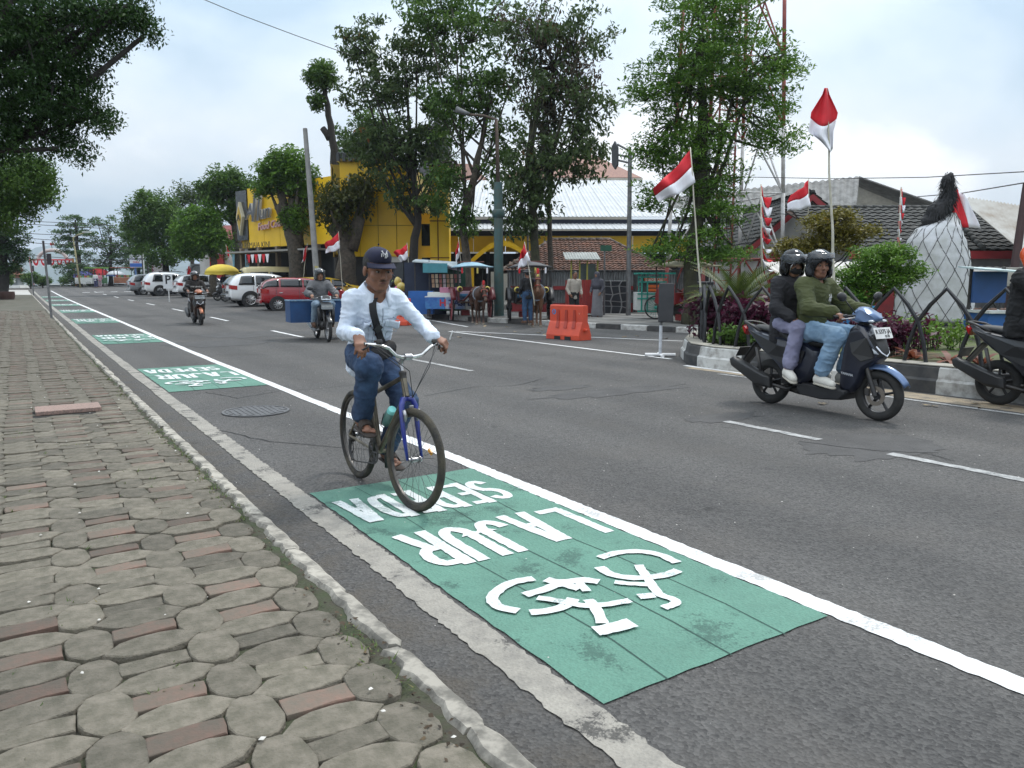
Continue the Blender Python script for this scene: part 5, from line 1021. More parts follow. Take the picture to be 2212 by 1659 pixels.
# sign wing along the street
g1 = P(700, 600, 44.0); rz1 = math.atan2(-.96, .27); s1 = 9.3; o1 = Vector((g1.x, g1.y, gz(g1.x, g1.y))); a1 = o1+Vector((-.27, .96, 0))*s1; a1.z = gz(a1.x, a1.y)
sw = thing('sign_wing', 'yellow sign facade of the food court with a black diamond panel', 'building', a1, rz1); zq = -a1.z
facade(sw, 1.35, s1+1, 3.55+zq, 7.25+zq, 5, 1, 0, YELP)
B().box((s1/2+.9, 1.2, 5.35+zq), (s1+1.2, 2.3, 3.6)).obj('upper_storey', mat('yellow_core', (.3, .2, .01)), sw); B().box((.67, -.03, 5.6+zq), (1.3, .12, 3.1)).obj('sign_panel', BLKP, sw)
b = B(); q = [(.67, 4.35), (1.05, 5.5), (.67, 6.45), (.29, 5.5)]; b.prism([(x, z+zq) for x, z in q], -.28, -.09); dm = b.obj('diamond', mat('cream_sign', (.6, .56, .42), rough=.5), sw)
b = B(); b.prism([(.67+(x-.67)*.72, 5.45+(z-5.45)*.72+zq) for x, z in q], -.31, -.27); b.obj('diamond_face', mat('gold_sign', (.5, .33, .05), rough=.5), dm)
text(dm, 'sign_letter', 'A', .55, basis((.67, -.33, 5.45+zq), (1, 0, 0), (0, 0, 1)), DKMETAL, .01, .01)
LT = mat('sign_grey', (.09, .09, .1), rough=.4); SIL = mat('sign_silver', (.55, .55, .55), rough=.4)
def slet(s, x, z, size, m, m2, sl=.25, sx=1.0):
    M = basis((x, -.22, z+zq), (1, 0, .06), (sl, 0, 1)); o = text(sw, 'sign_letters', s, size, M, m2, .07, .02, sx=sx); text(o, 'letter_face', s, size, basis((x, -.30, z+zq), (1, 0, .06), (sl, 0, 1)), m, .01, -.005, sx=sx)
slet('A', 2.0, 5.75, 1.35, LT, SIL); slet('ll', 2.75, 5.9, 2.5, LT, SIL); slet('un', 3.75, 5.65, 1.25, LT, SIL); text(sw, 'sign_letters', 'Food Court', .62, basis((4.3, -.2, 4.85+zq), (1, 0, .06), (.1, 0, 1)), mat('sign_pink', (.55, .28, .28), (.5, .35, .35), rough=.5), .05, .01)
B().box((s1/2+.5, 2.5, 1.7), (s1+.6, 4, 3.4)).obj('ground_floor', INSHADE, sw); b = B(); b.box((s1/2+.4, -.45, 3.25+zq), (s1+.4, 1.3, .1)); b.obj('canopy', mat('canopy_grey', (.3, .29, .27), rough=.6), sw)
text(sw, 'sign_letters', 'FOOD REMAJA KINI', .52, basis((3.1, -1.0, 3.62+zq), (1, 0, 0), (0, 0, 1)), DKMETAL, .01, -.01)
for i in range(5): B().box((.4+i*2.1, -.02, 1.6), (.22, .25, 3.3)).obj('column', mat('beige_col', (.25, .2, .15), rough=.8), sw)
for i in range(6):
    B().prism([(2.8+.42*i, 2.75), (3.2+.42*i, 2.75), (3.05+.42*i, 2.25), (2.95+.42*i, 2.25)], -1.06, -1.04).obj('bunting', FWHITE if i % 2 else RED, sw)
# ---- market hall with long white metal roof
g2 = P(975, 600, 46.0); o2 = Vector((g2.x, g2.y, 0.2)); mh = thing('market_hall', 'long market hall with a white corrugated roof and yellow arched entrance', 'building', o2, -yaw); WL = lx(1475, 0, o2, -yaw)
SHEET = B(); SHEET.grid(lambda u, v: ((u-.5)*.98, v*15.5, v*4.05+.035*(1 if (int(u*12.01) % 3 == 0) else 0)), 12, 2); sme = SHEET.obj('roof_sheet', MROOF, mh, solid=.02); n = int(WL); 
for i in range(n+4):
    o = sme if i == 0 else sme.copy()
    if i: col.objects.link(o)
    o.location = (-1+i*1.0, .2, 5.05)
SH2 = B(); SH2.grid(lambda u, v: ((u-.5)*.98, v*3, v*.62+.03*(1 if (int(u*12.01) % 3 == 0) else 0)), 12, 1); s2_ = SH2.obj('eave_sheet', MROOF, mh, solid=.02)
for i in range(n+4):
    o = s2_ if i == 0 else s2_.copy()
    if i: col.objects.link(o)
    o.location = (-1+i*1.0, -1.8, 4.2)
B().box((WL/2+1, .6, 4.72), (WL+4, .3, .4)).obj('clerestory', NAVY2, mh); B().box((WL/2+1, -.4, 4.05), (WL+4, .3, .28)).obj('beam', NAVY2, mh)
facade(mh, -.5, WL+2.5, 2.95, 3.9, 9, 1, -.62, YELP, 'fascia_panel', .12); B().box((WL/2, 2, 1.45), (WL+4, 3.5, 2.9)).obj('interior', INSHADE, mh)
for i in range(8): B().box((.3+i*1.9, -.3, 1.5), (.22, .22, 3)).obj('post', NAVY2, mh)
ar = B(); ar.grid(lambda u, v: (1.2+2.2*u*1.7+.0, -2.2+1.6*v, 2.35+1.15*math.sin(math.pi*u)), 18, 1); av = ar.obj('arched_canopy', MROOF, mh, solid=.08); ab = B()
v = []
for i in range(19):
    u = i/18; x = 1.2+3.74*u; z = 2.35+1.15*math.sin(math.pi*u); v += [(x, -2.25, z+.05), (x, -2.25, z-.26)]
ab.add(v, [(2*i, 2*i+1, 2*i+3, 2*i+2) for i in range(18)]); ab.obj('arch_fascia', YELP, av, solid=.06)
for x in (1.3, 4.85): B().box((x, -2.1, 1.2), (.3, .3, 2.5)).obj('post', YELP, mh)
for i in range(5): B().box((3.7+.55*i, -1.2, 2.0), (.5, .03, .3)).obj('shop_sign', mat('blue_sign', (.06, .3, .6), rough=.5) if i % 2 else WWALL, mh)
B().box((3.2, -1.5, .9), (1.6, .1, 1.8)).obj('shutter', WWALL, mh)
# ---- villa with tiled roof and dark gable tower behind the hall
g3 = P(1130, 600, 66); vi = thing('villa', 'villa with a pinkish tiled roof and grey gable rising behind the market hall', 'building', (g3.x, g3.y, .3), -yaw); TIL = mat('pink_tile', (.3, .17, .13), (.22, .13, .11), scale=6, rough=.8, rnd=.1)
def hiproof(par, x0, x1, y0, y1, z0, z1, inx, name, m, over=.4):
    b = B(); x0 -= over; x1 += over; y0 -= over; ym = (y0+y1)/2; v = [(x0, y0, z0), (x1, y0, z0), (x1, y1, z0), (x0, y1, z0), (x0+inx, ym, z1), (x1-inx, ym, z1)]; b.add(v, [(0, 1, 5, 4), (1, 2, 5), (2, 3, 4, 5), (3, 0, 4)]); return b.obj(name, m, par, solid=.15)
hiproof(vi, -1, 9.5, 0, 8, 9.7, 12.2, 3.6, 'roof', TIL); B().box((4.2, 4, 4.8), (9.6, 7, 9.6)).obj('wall', CREAM, vi); B().box((4.3, -.35, 9.55), (11.4, .2, .35)).obj('eaves', CREAM, vi)
b = B(); b.prism([(-9.5, 8.5), (-5.5, 8.5), (-6.2, 12.2), (-7.2, 15.2), (-8.4, 12)], 0, 1.2); b.obj('gable_tower', mat('slate_grey', (.12, .12, .13), (.08, .08, .085), rough=.7), vi); hiproof(vi, -11, -2, .5, 7, 8.2, 11.4, 3, 'roof', TIL); B().box((-6.5, 4, 4), (8, 6, 8)).obj('wall', CREAM, vi)
# ---- brown tiled hut, made of separate tiles
def tile_mesh(w_, l, name, m):
    b = B(); v = []
    for j, y in enumerate((0, l*1.12)):
        for k in range(6): a = k/5; v.append(((a-.5)*w_, y, .035*math.sin(a*math.pi*2)*.6+.045*(1-j)))
    for k in range(6): v.append(((k/5-.5)*w_, 0, .035*math.sin(k/5*math.pi*2)*.6+.012))
    b.add(v, [(k, k+1, k+7, k+6) for k in range(5)]+[(12+k, 13+k, k+1, k) for k in range(5)]); me = bpy.data.meshes.new(name); me.from_pydata(b.v, [], b.f); me.materials.append(m); return me
def tiled(par, o, ux, uy, W, Hh, w_, l, m, name, inside=lambda a, b: True, lim=300, near_first=True):
    ux = Vector(ux).normalized(); uy = Vector(uy).normalized(); n = ux.cross(uy).normalized(); me = tile_mesh(w_, l, name, m); M3 = Matrix((ux, uy, n)).transposed(); o = Vector(o); items = []
    for j in range(int(Hh/l)+1):
        for i in range(int(W/w_)+1):
            a, c = (i+.5)*w_, j*l
            if a < W and c < Hh and inside(a/W, c/Hh): items.append((a, c, j))
    r = random.Random(len(items)); st = max(1, len(items)//lim); V, Fc = [], []; cnt = 0
    for q, (a, c, j) in enumerate(items):
        p = o+ux*(a+r.uniform(-.01, .01))+uy*(c+r.uniform(-.015, .015))+n*r.uniform(0, .012)
        if cnt < lim:
            cnt += 1; ob = bpy.data.objects.new(name, me); col.objects.link(ob); ob.parent = par; Mx = M3.to_4x4(); Mx.translation = p; ob.matrix_local = Mx @ Matrix.Rotation(r.uniform(-.03, .03), 4, 'Z')
        else:
            o0_ = len(V); V += [tuple(p+M3 @ vv.co) for vv in me.vertices]; Fc += [tuple(o0_+t_ for t_ in pp.vertices) for pp in me.polygons]
    if V: b = B(); b.v, b.f = V, Fc; b.obj('more_'+name+'s', m, par, kind='stuff')
BTILE = mat('brown_tile', (.17, .075, .045), (.075, .045, .034), scale=3, rough=.85, rnd=.35, world=True)
g4 = P(1100, 600, 33.5); o4 = Vector((g4.x, g4.y, gz(g4.x, g4.y)+.1)); hut = thing('market_hut', 'low hut with a mossy brown clay tiled hip roof behind the metal fence', 'building', o4, -yaw); HW = lx(1450, 0, o4, -yaw); xr0, xr1 = lx(1190, 3.2, o4, -yaw), lx(1318, 3.2, o4, -yaw); ez, rzg = 1.72, 3.22
sl = math.hypot(3.2, rzg-ez)
BASE = mat('roof_base', (.05, .03, .022), rough=.9); b = B(); v = [(-.4, 0, ez-.05), (HW, 0, ez-.05), (xr1, 3.2, rzg-.05), (xr0, 3.2, rzg-.05), (HW, 6.4, ez-.05), (-.4, 6.4, ez-.05)]; b.add(v, [(0, 1, 2, 3), (1, 4, 2), (4, 5, 3, 2), (5, 0, 3)]); b.obj('roof_deck', BASE, hut)
W4 = HW+.4; f0 = (xr0+.4)/W4; f1 = (xr1+.4)/W4
tiled(hut, (-.4, 0, ez), (1, 0, 0), (0, 3.2, rzg-ez), W4, sl, .2, .24, BTILE, 'roof_tile', lambda a, c: f0*c <= a <= 1-(1-f1)*c, 300)
RID = mat('ridge_tile', (.2, .15, .12), (.1, .085, .07), scale=4, rough=.9, rnd=.2)
def ridge(par, a, c, n, m, r=.11):
    a, c = Vector(a), Vector(c)
    for i in range(n): B().tube([a+(c-a)*(i/n), a+(c-a)*((i+1.08)/n)], [r, r*.88], 8).obj('ridge_tile', m, par, sm=True)
ridge(hut, (xr0, 3.2, rzg), (xr1, 3.2, rzg), 8, RID); ridge(hut, (-.4, 0, ez), (xr0, 3.2, rzg), 9, RID, .09); ridge(hut, (HW, 0, ez), (xr1, 3.2, rzg), 10, RID, .09)
B().box((HW/2, 3, .85), (HW-.4, 5, 1.7)).obj('wall', mat('dim_wall', (.12, .1, .08), rough=.9), hut)
# ---- corrugated metal fence
g5 = P(1098, 600, 32.2); o5 = Vector((g5.x, g5.y, gz(g5.x, g5.y)+.1)); fn = thing('metal_fence', 'grey corrugated metal fence with red lower boards behind the horse carts', 'fence', o5, -yaw); FW = lx(1475, 0, o5, -yaw); CORR = mat('corrugated_grey', (.25, .265, .27), (.14, .145, .15), scale=2, rough=.5, metal=.3, rnd=.15)
b = B(); b.grid(lambda u, v: ((u-.5)*.86, .03*math.cos(u*8*2*math.pi), v*1.7), 32, 1); cme = b.obj('fence_sheet', CORR, fn, sm=40); nF = int(FW/.88)+1
for i in range(nF):
    o = cme if i == 0 else cme.copy()
    if i: col.objects.link(o)
    o.location = (.44+i*.88, 0, 0)
for i in range(nF//2+1): B().box((i*1.76, -.06, .88), (.07, .05, 1.76)).obj('fence_post', DKMETAL, fn)
B().box((FW/2, -.05, 1.74), (FW+.2, .12, .05)).obj('top_rail', DKMETAL, fn)
REDB = mat('red_board', (.22, .018, .02), (.14, .014, .016), rough=.7)
for i in range(nF//2): B().box((.9+i*1.76, -.1, 1.02), (1.6, .04, .16)).obj('red_board', REDB, fn); B().box((.9+i*1.76, -.08, .2), (1.6, .05, .38)).obj('red_board', REDB, fn)
# small stone gate piers painted with pale joints
def pier(px, dpt, label, w_=1.15):
    g = P(px, 600, dpt); t = thing('stone_pier', label, 'wall', (g.x, g.y, gz(g.x, g.y)+.1), -yaw); B().box((0, .15, .68), (w_, .3, 1.36)).obj('core', mat('pale_joint', (.45, .45, .45), rough=.9), t); r = random.Random(int(px)); DKS = mat('black_stone', (.012, .013, .018), (.02, .021, .026), rough=.35, rnd=.3)
    cols = 4; rows = 5
    P_ = [[((i/cols-.5)*w_+(0 if i in (0, cols) else r.uniform(-.07, .07)), k/rows*1.34+(0 if k in (0, rows) else r.uniform(-.07, .07))) for i in range(cols+1)] for k in range(rows+1)]
    for k in range(rows):
        for i in range(cols):
            q = [P_[k][i], P_[k][i+1], P_[k+1][i+1], P_[k+1][i]]; cx = sum(a for a, _ in q)/4; cz = sum(a for _, a in q)/4; B().prism([(cx+(a-cx)*.86, cz+(z-cz)*.86+.01) for a, z in q], -.035, .0).obj('stone', DKS, t)
pier(1322, 31.4, 'black stone wall piece with white painted joints beside the lamp post', 1.4); pier(1515, 27, 'black stone wall piece with white joints behind the pale wheeled cart', .9)
# ---- houses on the right
DTILE = mat('dark_tile', (.055, .055, .052), (.03, .032, .03), scale=2, rough=.85, rnd=.25, world=True); REDF = mat('red_fascia', (.3, .025, .03), (.22, .02, .024), rough=.6); ASB = mat('asbestos_roof', (.2, .2, .195), (.11, .11, .105), scale=2.2, rough=.95, bump=.3, bscale=12)
g6 = P(1690, 600, 30); o6 = Vector((g6.x, g6.y, .1)); rz6 = -yaw; ha = thing('gable_house', 'white gabled house with red fascia boards behind the lattice tower', 'house', o6, rz6)
xl, xr, xa = lx(1612, 0, o6, rz6), lx(1885, 0, o6, rz6), lx(1749, 0, o6, rz6); zl, zr_, za = 2.6, 2.75, 4.72
b = B(); b.prism([(xl+.6, 0), (xr-.3, 0), (xr-.3, zr_), (xa, za-.1), (xl+.6, zl+.35)], .5, 8); b.obj('wall', WWALL, ha)
for (xe, ze) in ((xl, zl), (xr, zr_)):
    d = Vector((xa-xe, 0, za-ze)).normalized(); nn = Vector((-d.z, 0, d.x)); nn = nn if nn.z > 0 else -nn
    b = B(); q = [(xe, ze), (xa, za), (xa, za-.26), (xe+.02, ze-.26)]; b.prism(q, .0, .08); b.obj('fascia', REDF, ha)
    b = B(); b.add([(xe, 0, ze+.02), (xa, 0, za+.02), (xa, 9, za+.02), (xe, 9, ze+.02)], [(0, 1, 2, 3)]); b.obj('roof_deck', BASE, ha, solid=.04)
    L_ = math.hypot(xa-xe, za-ze); up = (xa-xe, 0, za-ze); uxx = (0, -1, 0) if xe < xa else (0, 1, 0); org = (xe, 9, ze+.05) if xe < xa else (xe, 0, ze+.05)
    tiled(ha, org, uxx, up, 9, L_, .3, .3, DTILE, 'roof_tile', lim=150)
ridge(ha, (xa, 0, za+.05), (xa, 9, za+.05), 22, DTILE, .1)
B().box((xl+1.3, .42, 1.3), (.5, .06, 2.4)).obj('red_pillar', REDF, ha); B().box((xr-.8, .42, 1.2), (1.2, .06, 1.9)).obj('door', REDF, ha)
g7 = P(1700, 600, 44); hb_ = thing('asbestos_hall', 'hall with a long weathered grey roof and open gable end at the right', 'building', (g7.x, g7.y, .2), -yaw); o7 = (g7.x, g7.y, .2)
xl, xr = lx(1560, 0, o7, -yaw), lx(1962, 0, o7, -yaw); z7 = lambda py, d: CAMH+(HOR-py)*d/FPX-.2
b = B(); v = [(xl-2, 0, z7(520, 44)), (xr-3.2, 0, z7(520, 44)), (xr, 7, z7(388, 51)), (xl-2, 7, z7(432, 51))]; b.grid(lambda u, w_: Vector(v[0])*(1-u)*(1-w_)+Vector(v[1])*u*(1-w_)+Vector(v[2])*u*w_+Vector(v[3])*(1-u)*w_+Vector((0, 0, .05*math.sin(u*180))), 180, 2); b.obj('roof', ASB, hb_, sm=True, solid=.04)
b = B(); x2 = lx(2040, 7, o7, -yaw); b.grid(lambda u, w_: Vector((xr, 7, z7(388, 51)))*(1-u)*1.0+Vector((x2, 6.0, z7(462, 51)))*u+Vector((.4*w_, 6*w_, 0))*1.0, 10, 2); b.obj('roof', ASB, hb_, solid=.08)
b = B(); b.prism([(xr-3.6, 0), (x2-.7, 0), (x2-.7, z7(470, 51)), (xr-.1, z7(402, 51)), (xr-3.6, z7(470, 51))], 7.6, 8.2); b.obj('gable_wall', mat('gable_cream', (.36, .34, .29), (.28, .265, .23), rough=.9), hb_)
for dx in (-1.1, .3): B().box((xr+dx, 7.55, z7(455, 51)), (.9, .06, .6)).obj('vent_window', INSHADE, hb_)
g8 = P(1960, 600, 26); o8 = Vector((g8.x, g8.y, .1)); hc_ = thing('dark_tiled_house', 'house with dark mossy tiled hip roof behind the wrapped sculpture', 'house', o8, -yaw); z8 = lambda py, d: CAMH+(HOR-py)*d/FPX-.1
xl, xr = lx(1835, 0, o8, -yaw), lx(2330, 0, o8, -yaw); e8, r8 = z8(541, 26), z8(452, 29.5); sl8 = math.hypot(3.5, r8-e8)
b = B(); b.add([(xl, 0, e8-.05), (xr, 0, e8-.05), (xr, 3.5, r8-.05), (xl-1.2, 3.5, r8-.05)], [(0, 1, 2, 3)]); b.obj('roof_deck', BASE, hc_, solid=.05)
tiled(hc_, (xl-1.2, 0, e8), (1, 0, 0), (0, 3.5, r8-e8), xr-xl+1.2, sl8, .32, .3, DTILE, 'roof_tile', lambda a, c: a > .12*(1-c), 300)
ridge(hc_, (xl-1, 3.5, r8), (xr, 3.5, r8), 24, DTILE, .1); ridge(hc_, (lx(2120, 0, o8, -yaw), -.05, e8+.05), (lx(2030, 3.5, o8, -yaw), 3.4, r8+.02), 12, DTILE, .1); B().box(((xl+xr)/2, .02, e8-.16), (xr-xl, .1, .26)).obj('fascia', REDF, hc_); B().box(((xl+xr)/2, 1.2, e8/2-.1), (xr-xl-.5, 1.6, e8-.2)).obj('wall', mat('house_grey', (.3, .3, .3), rough=.9), hc_); B().box((xl+1.3, .36, .9), (1.6, .06, 1.6)).obj('red_boarding', REDB, hc_)
b = B(); b.grid(lambda u, w_: (lx(2085, -1, o8, -yaw)+5*u, -2.2+2.2*w_, 1.55+.3*w_+.02*math.sin(u*120)), 90, 2); b.obj('porch_roof', mat('rusty_white_roof', (.52, .5, .47), (.3, .2, .15), scale=1.3, rough=.6, lo=.3, hi=.45), hc_, solid=.02)
b = B(); b.grid(lambda u, w_: (lx(1700, -3, o8, -yaw)+3.3*u, -3.5+2.8*w_, 1.25+.75*w_+.02*math.sin(u*90)), 70, 2); b.obj('lean_to_roof', mat('rusty_white_roof', (.5, .5, .5)), hc_, solid=.02)
g9 = P(2100, 600, 33); sh9 = thing('metal_shed', 'shed with a rust streaked white corrugated roof at the right edge', 'building', (g9.x, g9.y, .1), -yaw); z9 = lambda py, d: CAMH+(HOR-py)*d/FPX-.1; o9 = (g9.x, g9.y, .1)
xA, xB = -1.0, 2.0; Lc = lambda px, py, d_: Matrix.Rotation(yaw, 4, 'Z') @ (P(px, py, d_)-Vector(o9))
b = B(); q = [Lc(2063, 424, 26.5), Lc(2245, 452, 26.5), Lc(2390, 600, 23.5), Lc(2208, 545, 23.5)]; b.grid(lambda u, w_: (q[0]*(1-u)+q[1]*u)*(1-w_)+(q[3]*(1-u)+q[2]*u)*w_+Vector((0, 0, .05*(1 if int(u*72) % 3 == 0 else 0))), 72, 2); b.obj('roof', mat('streaked_roof', (.5, .49, .46), (.33, .28, .23), scale=1.0, rough=.6, lo=.35, hi=.6), sh9, solid=.02); B().box((q[2].x+.2, q[2].y+1.5, 1.0), (3, 1.5, 2.0)).obj('wall', mat('house_grey', (.3, .3, .3)), sh9)
# red roofed shop left of the sign wing, shop boards
g10 = P(500, 600, 62); rs = thing('red_roof_shop', 'small shop with a dull red roof left of the yellow facade', 'building', (g10.x, g10.y, .4), -yaw); hiproof(rs, -3, 4.0, 0, 6, 4.2, 5.6, 2, 'roof', mat('dull_red_roof', (.2, .05, .045), (.15, .04, .04), scale=2, rough=.8)); B().box((.5, 3, 2), (6.4, 5, 4.2)).obj('wall', WWALL, rs); B().box((.8, .42, 2.6), (1.6, .1, 1.2)).obj('board', mat('blue_sign2', (.25, .5, .62), rough=.5), rs); B().box((-1.2, .3, 1.6), (1.1, .3, 3.2)).obj('red_column', mat('red_col', (.35, .02, .02), rough=.6), rs)
# ================================================================ lattice tower
def tower():
    c = P(1560, 600, 30); t = thing('lattice_tower', 'red and white steel lattice radio tower rising through the green tree', 'tower', (c.x, c.y, .1), rad(-20)); RD = mat('tower_red', (.26, .045, .035), (.17, .035, .03), scale=6, rough=.6); WT = mat('tower_white', (.6, .6, .6), (.45, .42, .4), scale=6, rough=.6); H = 34.; hw = lambda z: 1.65*(1-z/H*.55); zs = [0, 2.2, 4.6, 7.0, 9.4, 11.8, 14.2, 16.6, 19, 21.5, 24]
    for k in range(len(zs)-1):
        z0, z1 = zs[k], zs[k+1]; m = RD if k in (0, 3, 4, 7, 8) else WT; q0 = [Vector((sx*hw(z0), sy*hw(z0), z0)) for sx, sy in ((-1, -1), (1, -1), (1, 1), (-1, 1))]; q1 = [Vector((sx*hw(z1), sy*hw(z1), z1)) for sx, sy in ((-1, -1), (1, -1), (1, 1), (-1, 1))]
        for i in range(4):
            B().tube([q0[i], q1[i]], .07, 6).obj('leg', m, t, sm=True); j = (i+1) % 4; b = B(); b.tube([q0[i], (q0[j]+q1[j])/2*.0+(q1[i]+q1[j])/2], .035, 5); b.tube([q0[j], (q1[i]+q1[j])/2], .035, 5); b.tube([q1[i], q1[j]], .03, 5); b.obj('brace', m, t)
    b = B()
    for x in (-.35, .35):
        b.box((x, 0, 12), (.06, .06, 24))
    for i in range(60): b.box((0, 0, .4*i+.2), (.7, .04, .04))
    b.obj('cable_ladder', RD, t)
tower()
# ================================================================ trees
BARK = mat('bark', (.085, .07, .052), (.035, .03, .024), scale=7, rough=.95, bump=.9, bscale=16, dist=.03); BARKD = mat('bark_dark', (.03, .026, .022), (.018, .016, .014), scale=7, rough=.95, bump=.8, bscale=16, dist=.03); MOSSB = mat('bark_moss', (.05, .052, .025), (.025, .022, .016), scale=5, rough=.95, bump=.8, bscale=16, dist=.03)
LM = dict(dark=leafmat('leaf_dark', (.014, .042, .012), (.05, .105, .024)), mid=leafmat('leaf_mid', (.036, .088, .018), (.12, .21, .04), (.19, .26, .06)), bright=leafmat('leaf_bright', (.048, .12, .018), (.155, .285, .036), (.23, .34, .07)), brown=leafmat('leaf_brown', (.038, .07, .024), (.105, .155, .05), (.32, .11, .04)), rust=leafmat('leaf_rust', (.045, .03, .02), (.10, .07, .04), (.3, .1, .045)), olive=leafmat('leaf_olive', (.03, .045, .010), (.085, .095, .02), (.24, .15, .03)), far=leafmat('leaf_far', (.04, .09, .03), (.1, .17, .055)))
def leaf_arrays(cent, rng, per, spread, size, droop=.3, asp=.42, flat=1.0):
    n = len(cent)*per; u_ = rng.normal(0, 1, (n, 3)); u_ /= np.linalg.norm(u_, axis=1)[:, None]; c = np.repeat(cent, per, 0)+u_*(rng.uniform(0, 1, n)**.5)[:, None]*1.55*np.array([spread, spread, spread*flat])
    a = rng.uniform(0, 2*np.pi, n); el = rng.normal(-droop, .45, n); d = np.stack([np.cos(a)*np.cos(el), np.sin(a)*np.cos(el), np.sin(el)], 1)
    up = np.stack([rng.normal(0, .5, n), rng.normal(0, .5, n), np.ones(n)], 1); s = np.cross(d, up); s /= np.linalg.norm(s, axis=1)[:, None]+1e-9; nn = np.cross(s, d)
    L_ = (size*rng.uniform(.6, 1.3, n))[:, None]; w_ = L_*asp*.5
    b = c-d*L_*.5; t = c+d*L_*.5-nn*L_*.12; l = c-s*w_+nn*w_*.35; r = c+s*w_+nn*w_*.35
    V = np.stack([b, r, t, l], 1).reshape(-1, 3); F = np.arange(4*n).reshape(-1, 4); tone = np.repeat(rng.uniform(0, 1, len(cent)), per)*.45+rng.uniform(0, 1, n)*.55; return V, F, tone
def tree(name, label, depth, base, trunk, blobs, nclump, per, size, lm, bark=BARK, tr=.2, spread=.3, seed=1, limbs=10, twigs=30, droop=.3, flat=1.0, group=None, cat='tree', asp=.42, shell=.45, stubs=(), solidity=1.0):
    """base, trunk points and crown masses are read off the photograph at their own distance"""
    rng = np.random.default_rng(seed); r = random.Random(seed); bp = P(base[0], base[1], depth); z0 = gz(bp.x, bp.y)+.05; root = Vector((bp.x, bp.y, z0)); t = thing(name, label, cat, root, 0, group)
    pts = [Vector((0, 0, -.1))]+[P(x, y, depth)-root for x, y in trunk]; n = len(pts); path = []; rs = []
    for i in range(n-1):
        for k in range(4):
            u = k/4; path.append(pts[i].lerp(pts[i+1], u)+Vector((r.uniform(-1, 1), r.uniform(-1, 1), 0))*tr*.18); f = (i+u)/(n-1); rs.append(tr*(1.25 if i == 0 and k == 0 else 1)*(1-.62*f))
    path.append(pts[-1]); rs.append(tr*.34); b = B(); b.tube(path, rs, 10); trk = b.obj('trunk', bark, t, sm=True)
    for (x, y, x2, y2, rr) in stubs: B().tube([P(x, y, depth)-root, P((x+x2)/2+1, (y+y2)/2, depth)-root, P(x2, y2, depth)-root], [rr, rr*.92, rr*.85], 8).obj('limb', bark, t, sm=True)
    cs = []; wt = np.array([q[2]*q[3]*(q[5] if len(q) > 5 else 1) for q in blobs], float); wt /= wt.sum(); bc = []
    for q, w_ in zip(blobs, wt):
        dd = depth+(q[4] if len(q) > 4 else 0); c = np.array(P(q[0], q[1], dd)-root); k = dd/FPX; rx, rz_ = q[2]*k, q[3]*k; m = max(2, int(nclump*w_)); bc.append((Vector(c), rx, rz_))
        u = rng.normal(0, 1, (m, 3)); u /= np.linalg.norm(u, axis=1)[:, None]; rr = rng.uniform(0, 1, m)**shell; cs.append(c+u*rr[:, None]*np.array([rx, rx, rz_]))
    cs = np.concatenate(cs); V, F, tone = leaf_arrays(cs, rng, per, spread, size, droop, asp, flat); tonemesh('crown', V, F, tone, LM[lm], t)
    b = B()
    for k in range(limbs):
        c, rx, rz_ = bc[k % len(bc)]; i = r.randint(int(len(path)*.45), len(path)-1); a = path[i]; e = c+Vector((r.uniform(-.5, .5)*rx, r.uniform(-.5, .5)*rx, r.uniform(-.4, .5)*rz_)); m = a.lerp(e, .5)+Vector((0, 0, -.1*(e-a).length)); b.tube([a, a.lerp(m, .5)*.5+a*.5, m, e], [rs[i]*.6, rs[i]*.5, rs[i]*.33, .015+tr*.06], 6)
    for k in range(twigs):
        e = Vector(cs[r.randrange(len(cs))]); c, rx, rz_ = min(bc, key=lambda q: (q[0]-e).length); a = c.lerp(path[-1], .25); b.tube([a, a.lerp(e, .5)+Vector((r.uniform(-.2, .2), r.uniform(-.2, .2), r.uniform(-.1, .3))), e], [.012+tr*.07, .01+tr*.035, .006+tr*.01], 4, False)
    if b.v: b.obj('branches', bark, t, sm=True)
    return t
tree('street_tree', 'slender dark tree with brownish leaves left of the horse carts', 36, (899, 662), [(893, 560), (902, 470), (893, 380), (882, 250)], [(850, 330, 85, 80), (820, 205, 85, 75), (905, 130, 85, 80), (935, 290, 70, 90), (880, 425, 45, 35), (790, 95, 55, 60), (800, 315, 55, 50), (935, 430, 32, 40)], 360, 30, .27, 'brown', BARKD, .25, .34, 11, 20, 110, .5, .6)
tree('street_tree', 'leaning grey trunked tree with open dark green crown beside the first horse', 34, (1015, 668), [(1008, 560), (1000, 470), (1030, 350), (1062, 210)], [(1000, 55, 110, 70), (1050, 175, 85, 80), (975, 235, 75, 80), (1085, 320, 55, 75), (960, 395, 65, 60), (1000, 480, 50, 35), (930, 30, 90, 60)], 350, 30, .25, 'mid', BARK, .22, .33, 12, 20, 110, .45, .6)
tree('street_tree', 'tall tree with rust brown half bare crown behind the orange barrier', 32, (1150, 690), [(1155, 560), (1153, 460), (1140, 340), (1172, 190)], [(1130, 420, 80, 65), (1175, 345, 80, 55), (1255, 330, 60, 65), (1200, 190, 95, 95, 0, .5), (1180, 70, 120, 80, 0, .5), (1290, 235, 50, 60, 0, .6), (1120, 485, 60, 35), (1260, 90, 70, 80, 0, .3)], 330, 28, .25, 'brown', MOSSB, .23, .32, 13, 22, 190, .6, .7)
tree('street_tree', 'thin crown of rust coloured leaves above the market hall roof', 33, (1192, 700), [(1190, 560), (1185, 440), (1200, 300), (1190, 120)], [(1200, 150, 100, 110), (1150, 60, 90, 60), (1260, 200, 70, 80), (1180, 260, 60, 60)], 140, 22, .22, 'rust', BARK, .14, .4, 14, 18, 200, .7)
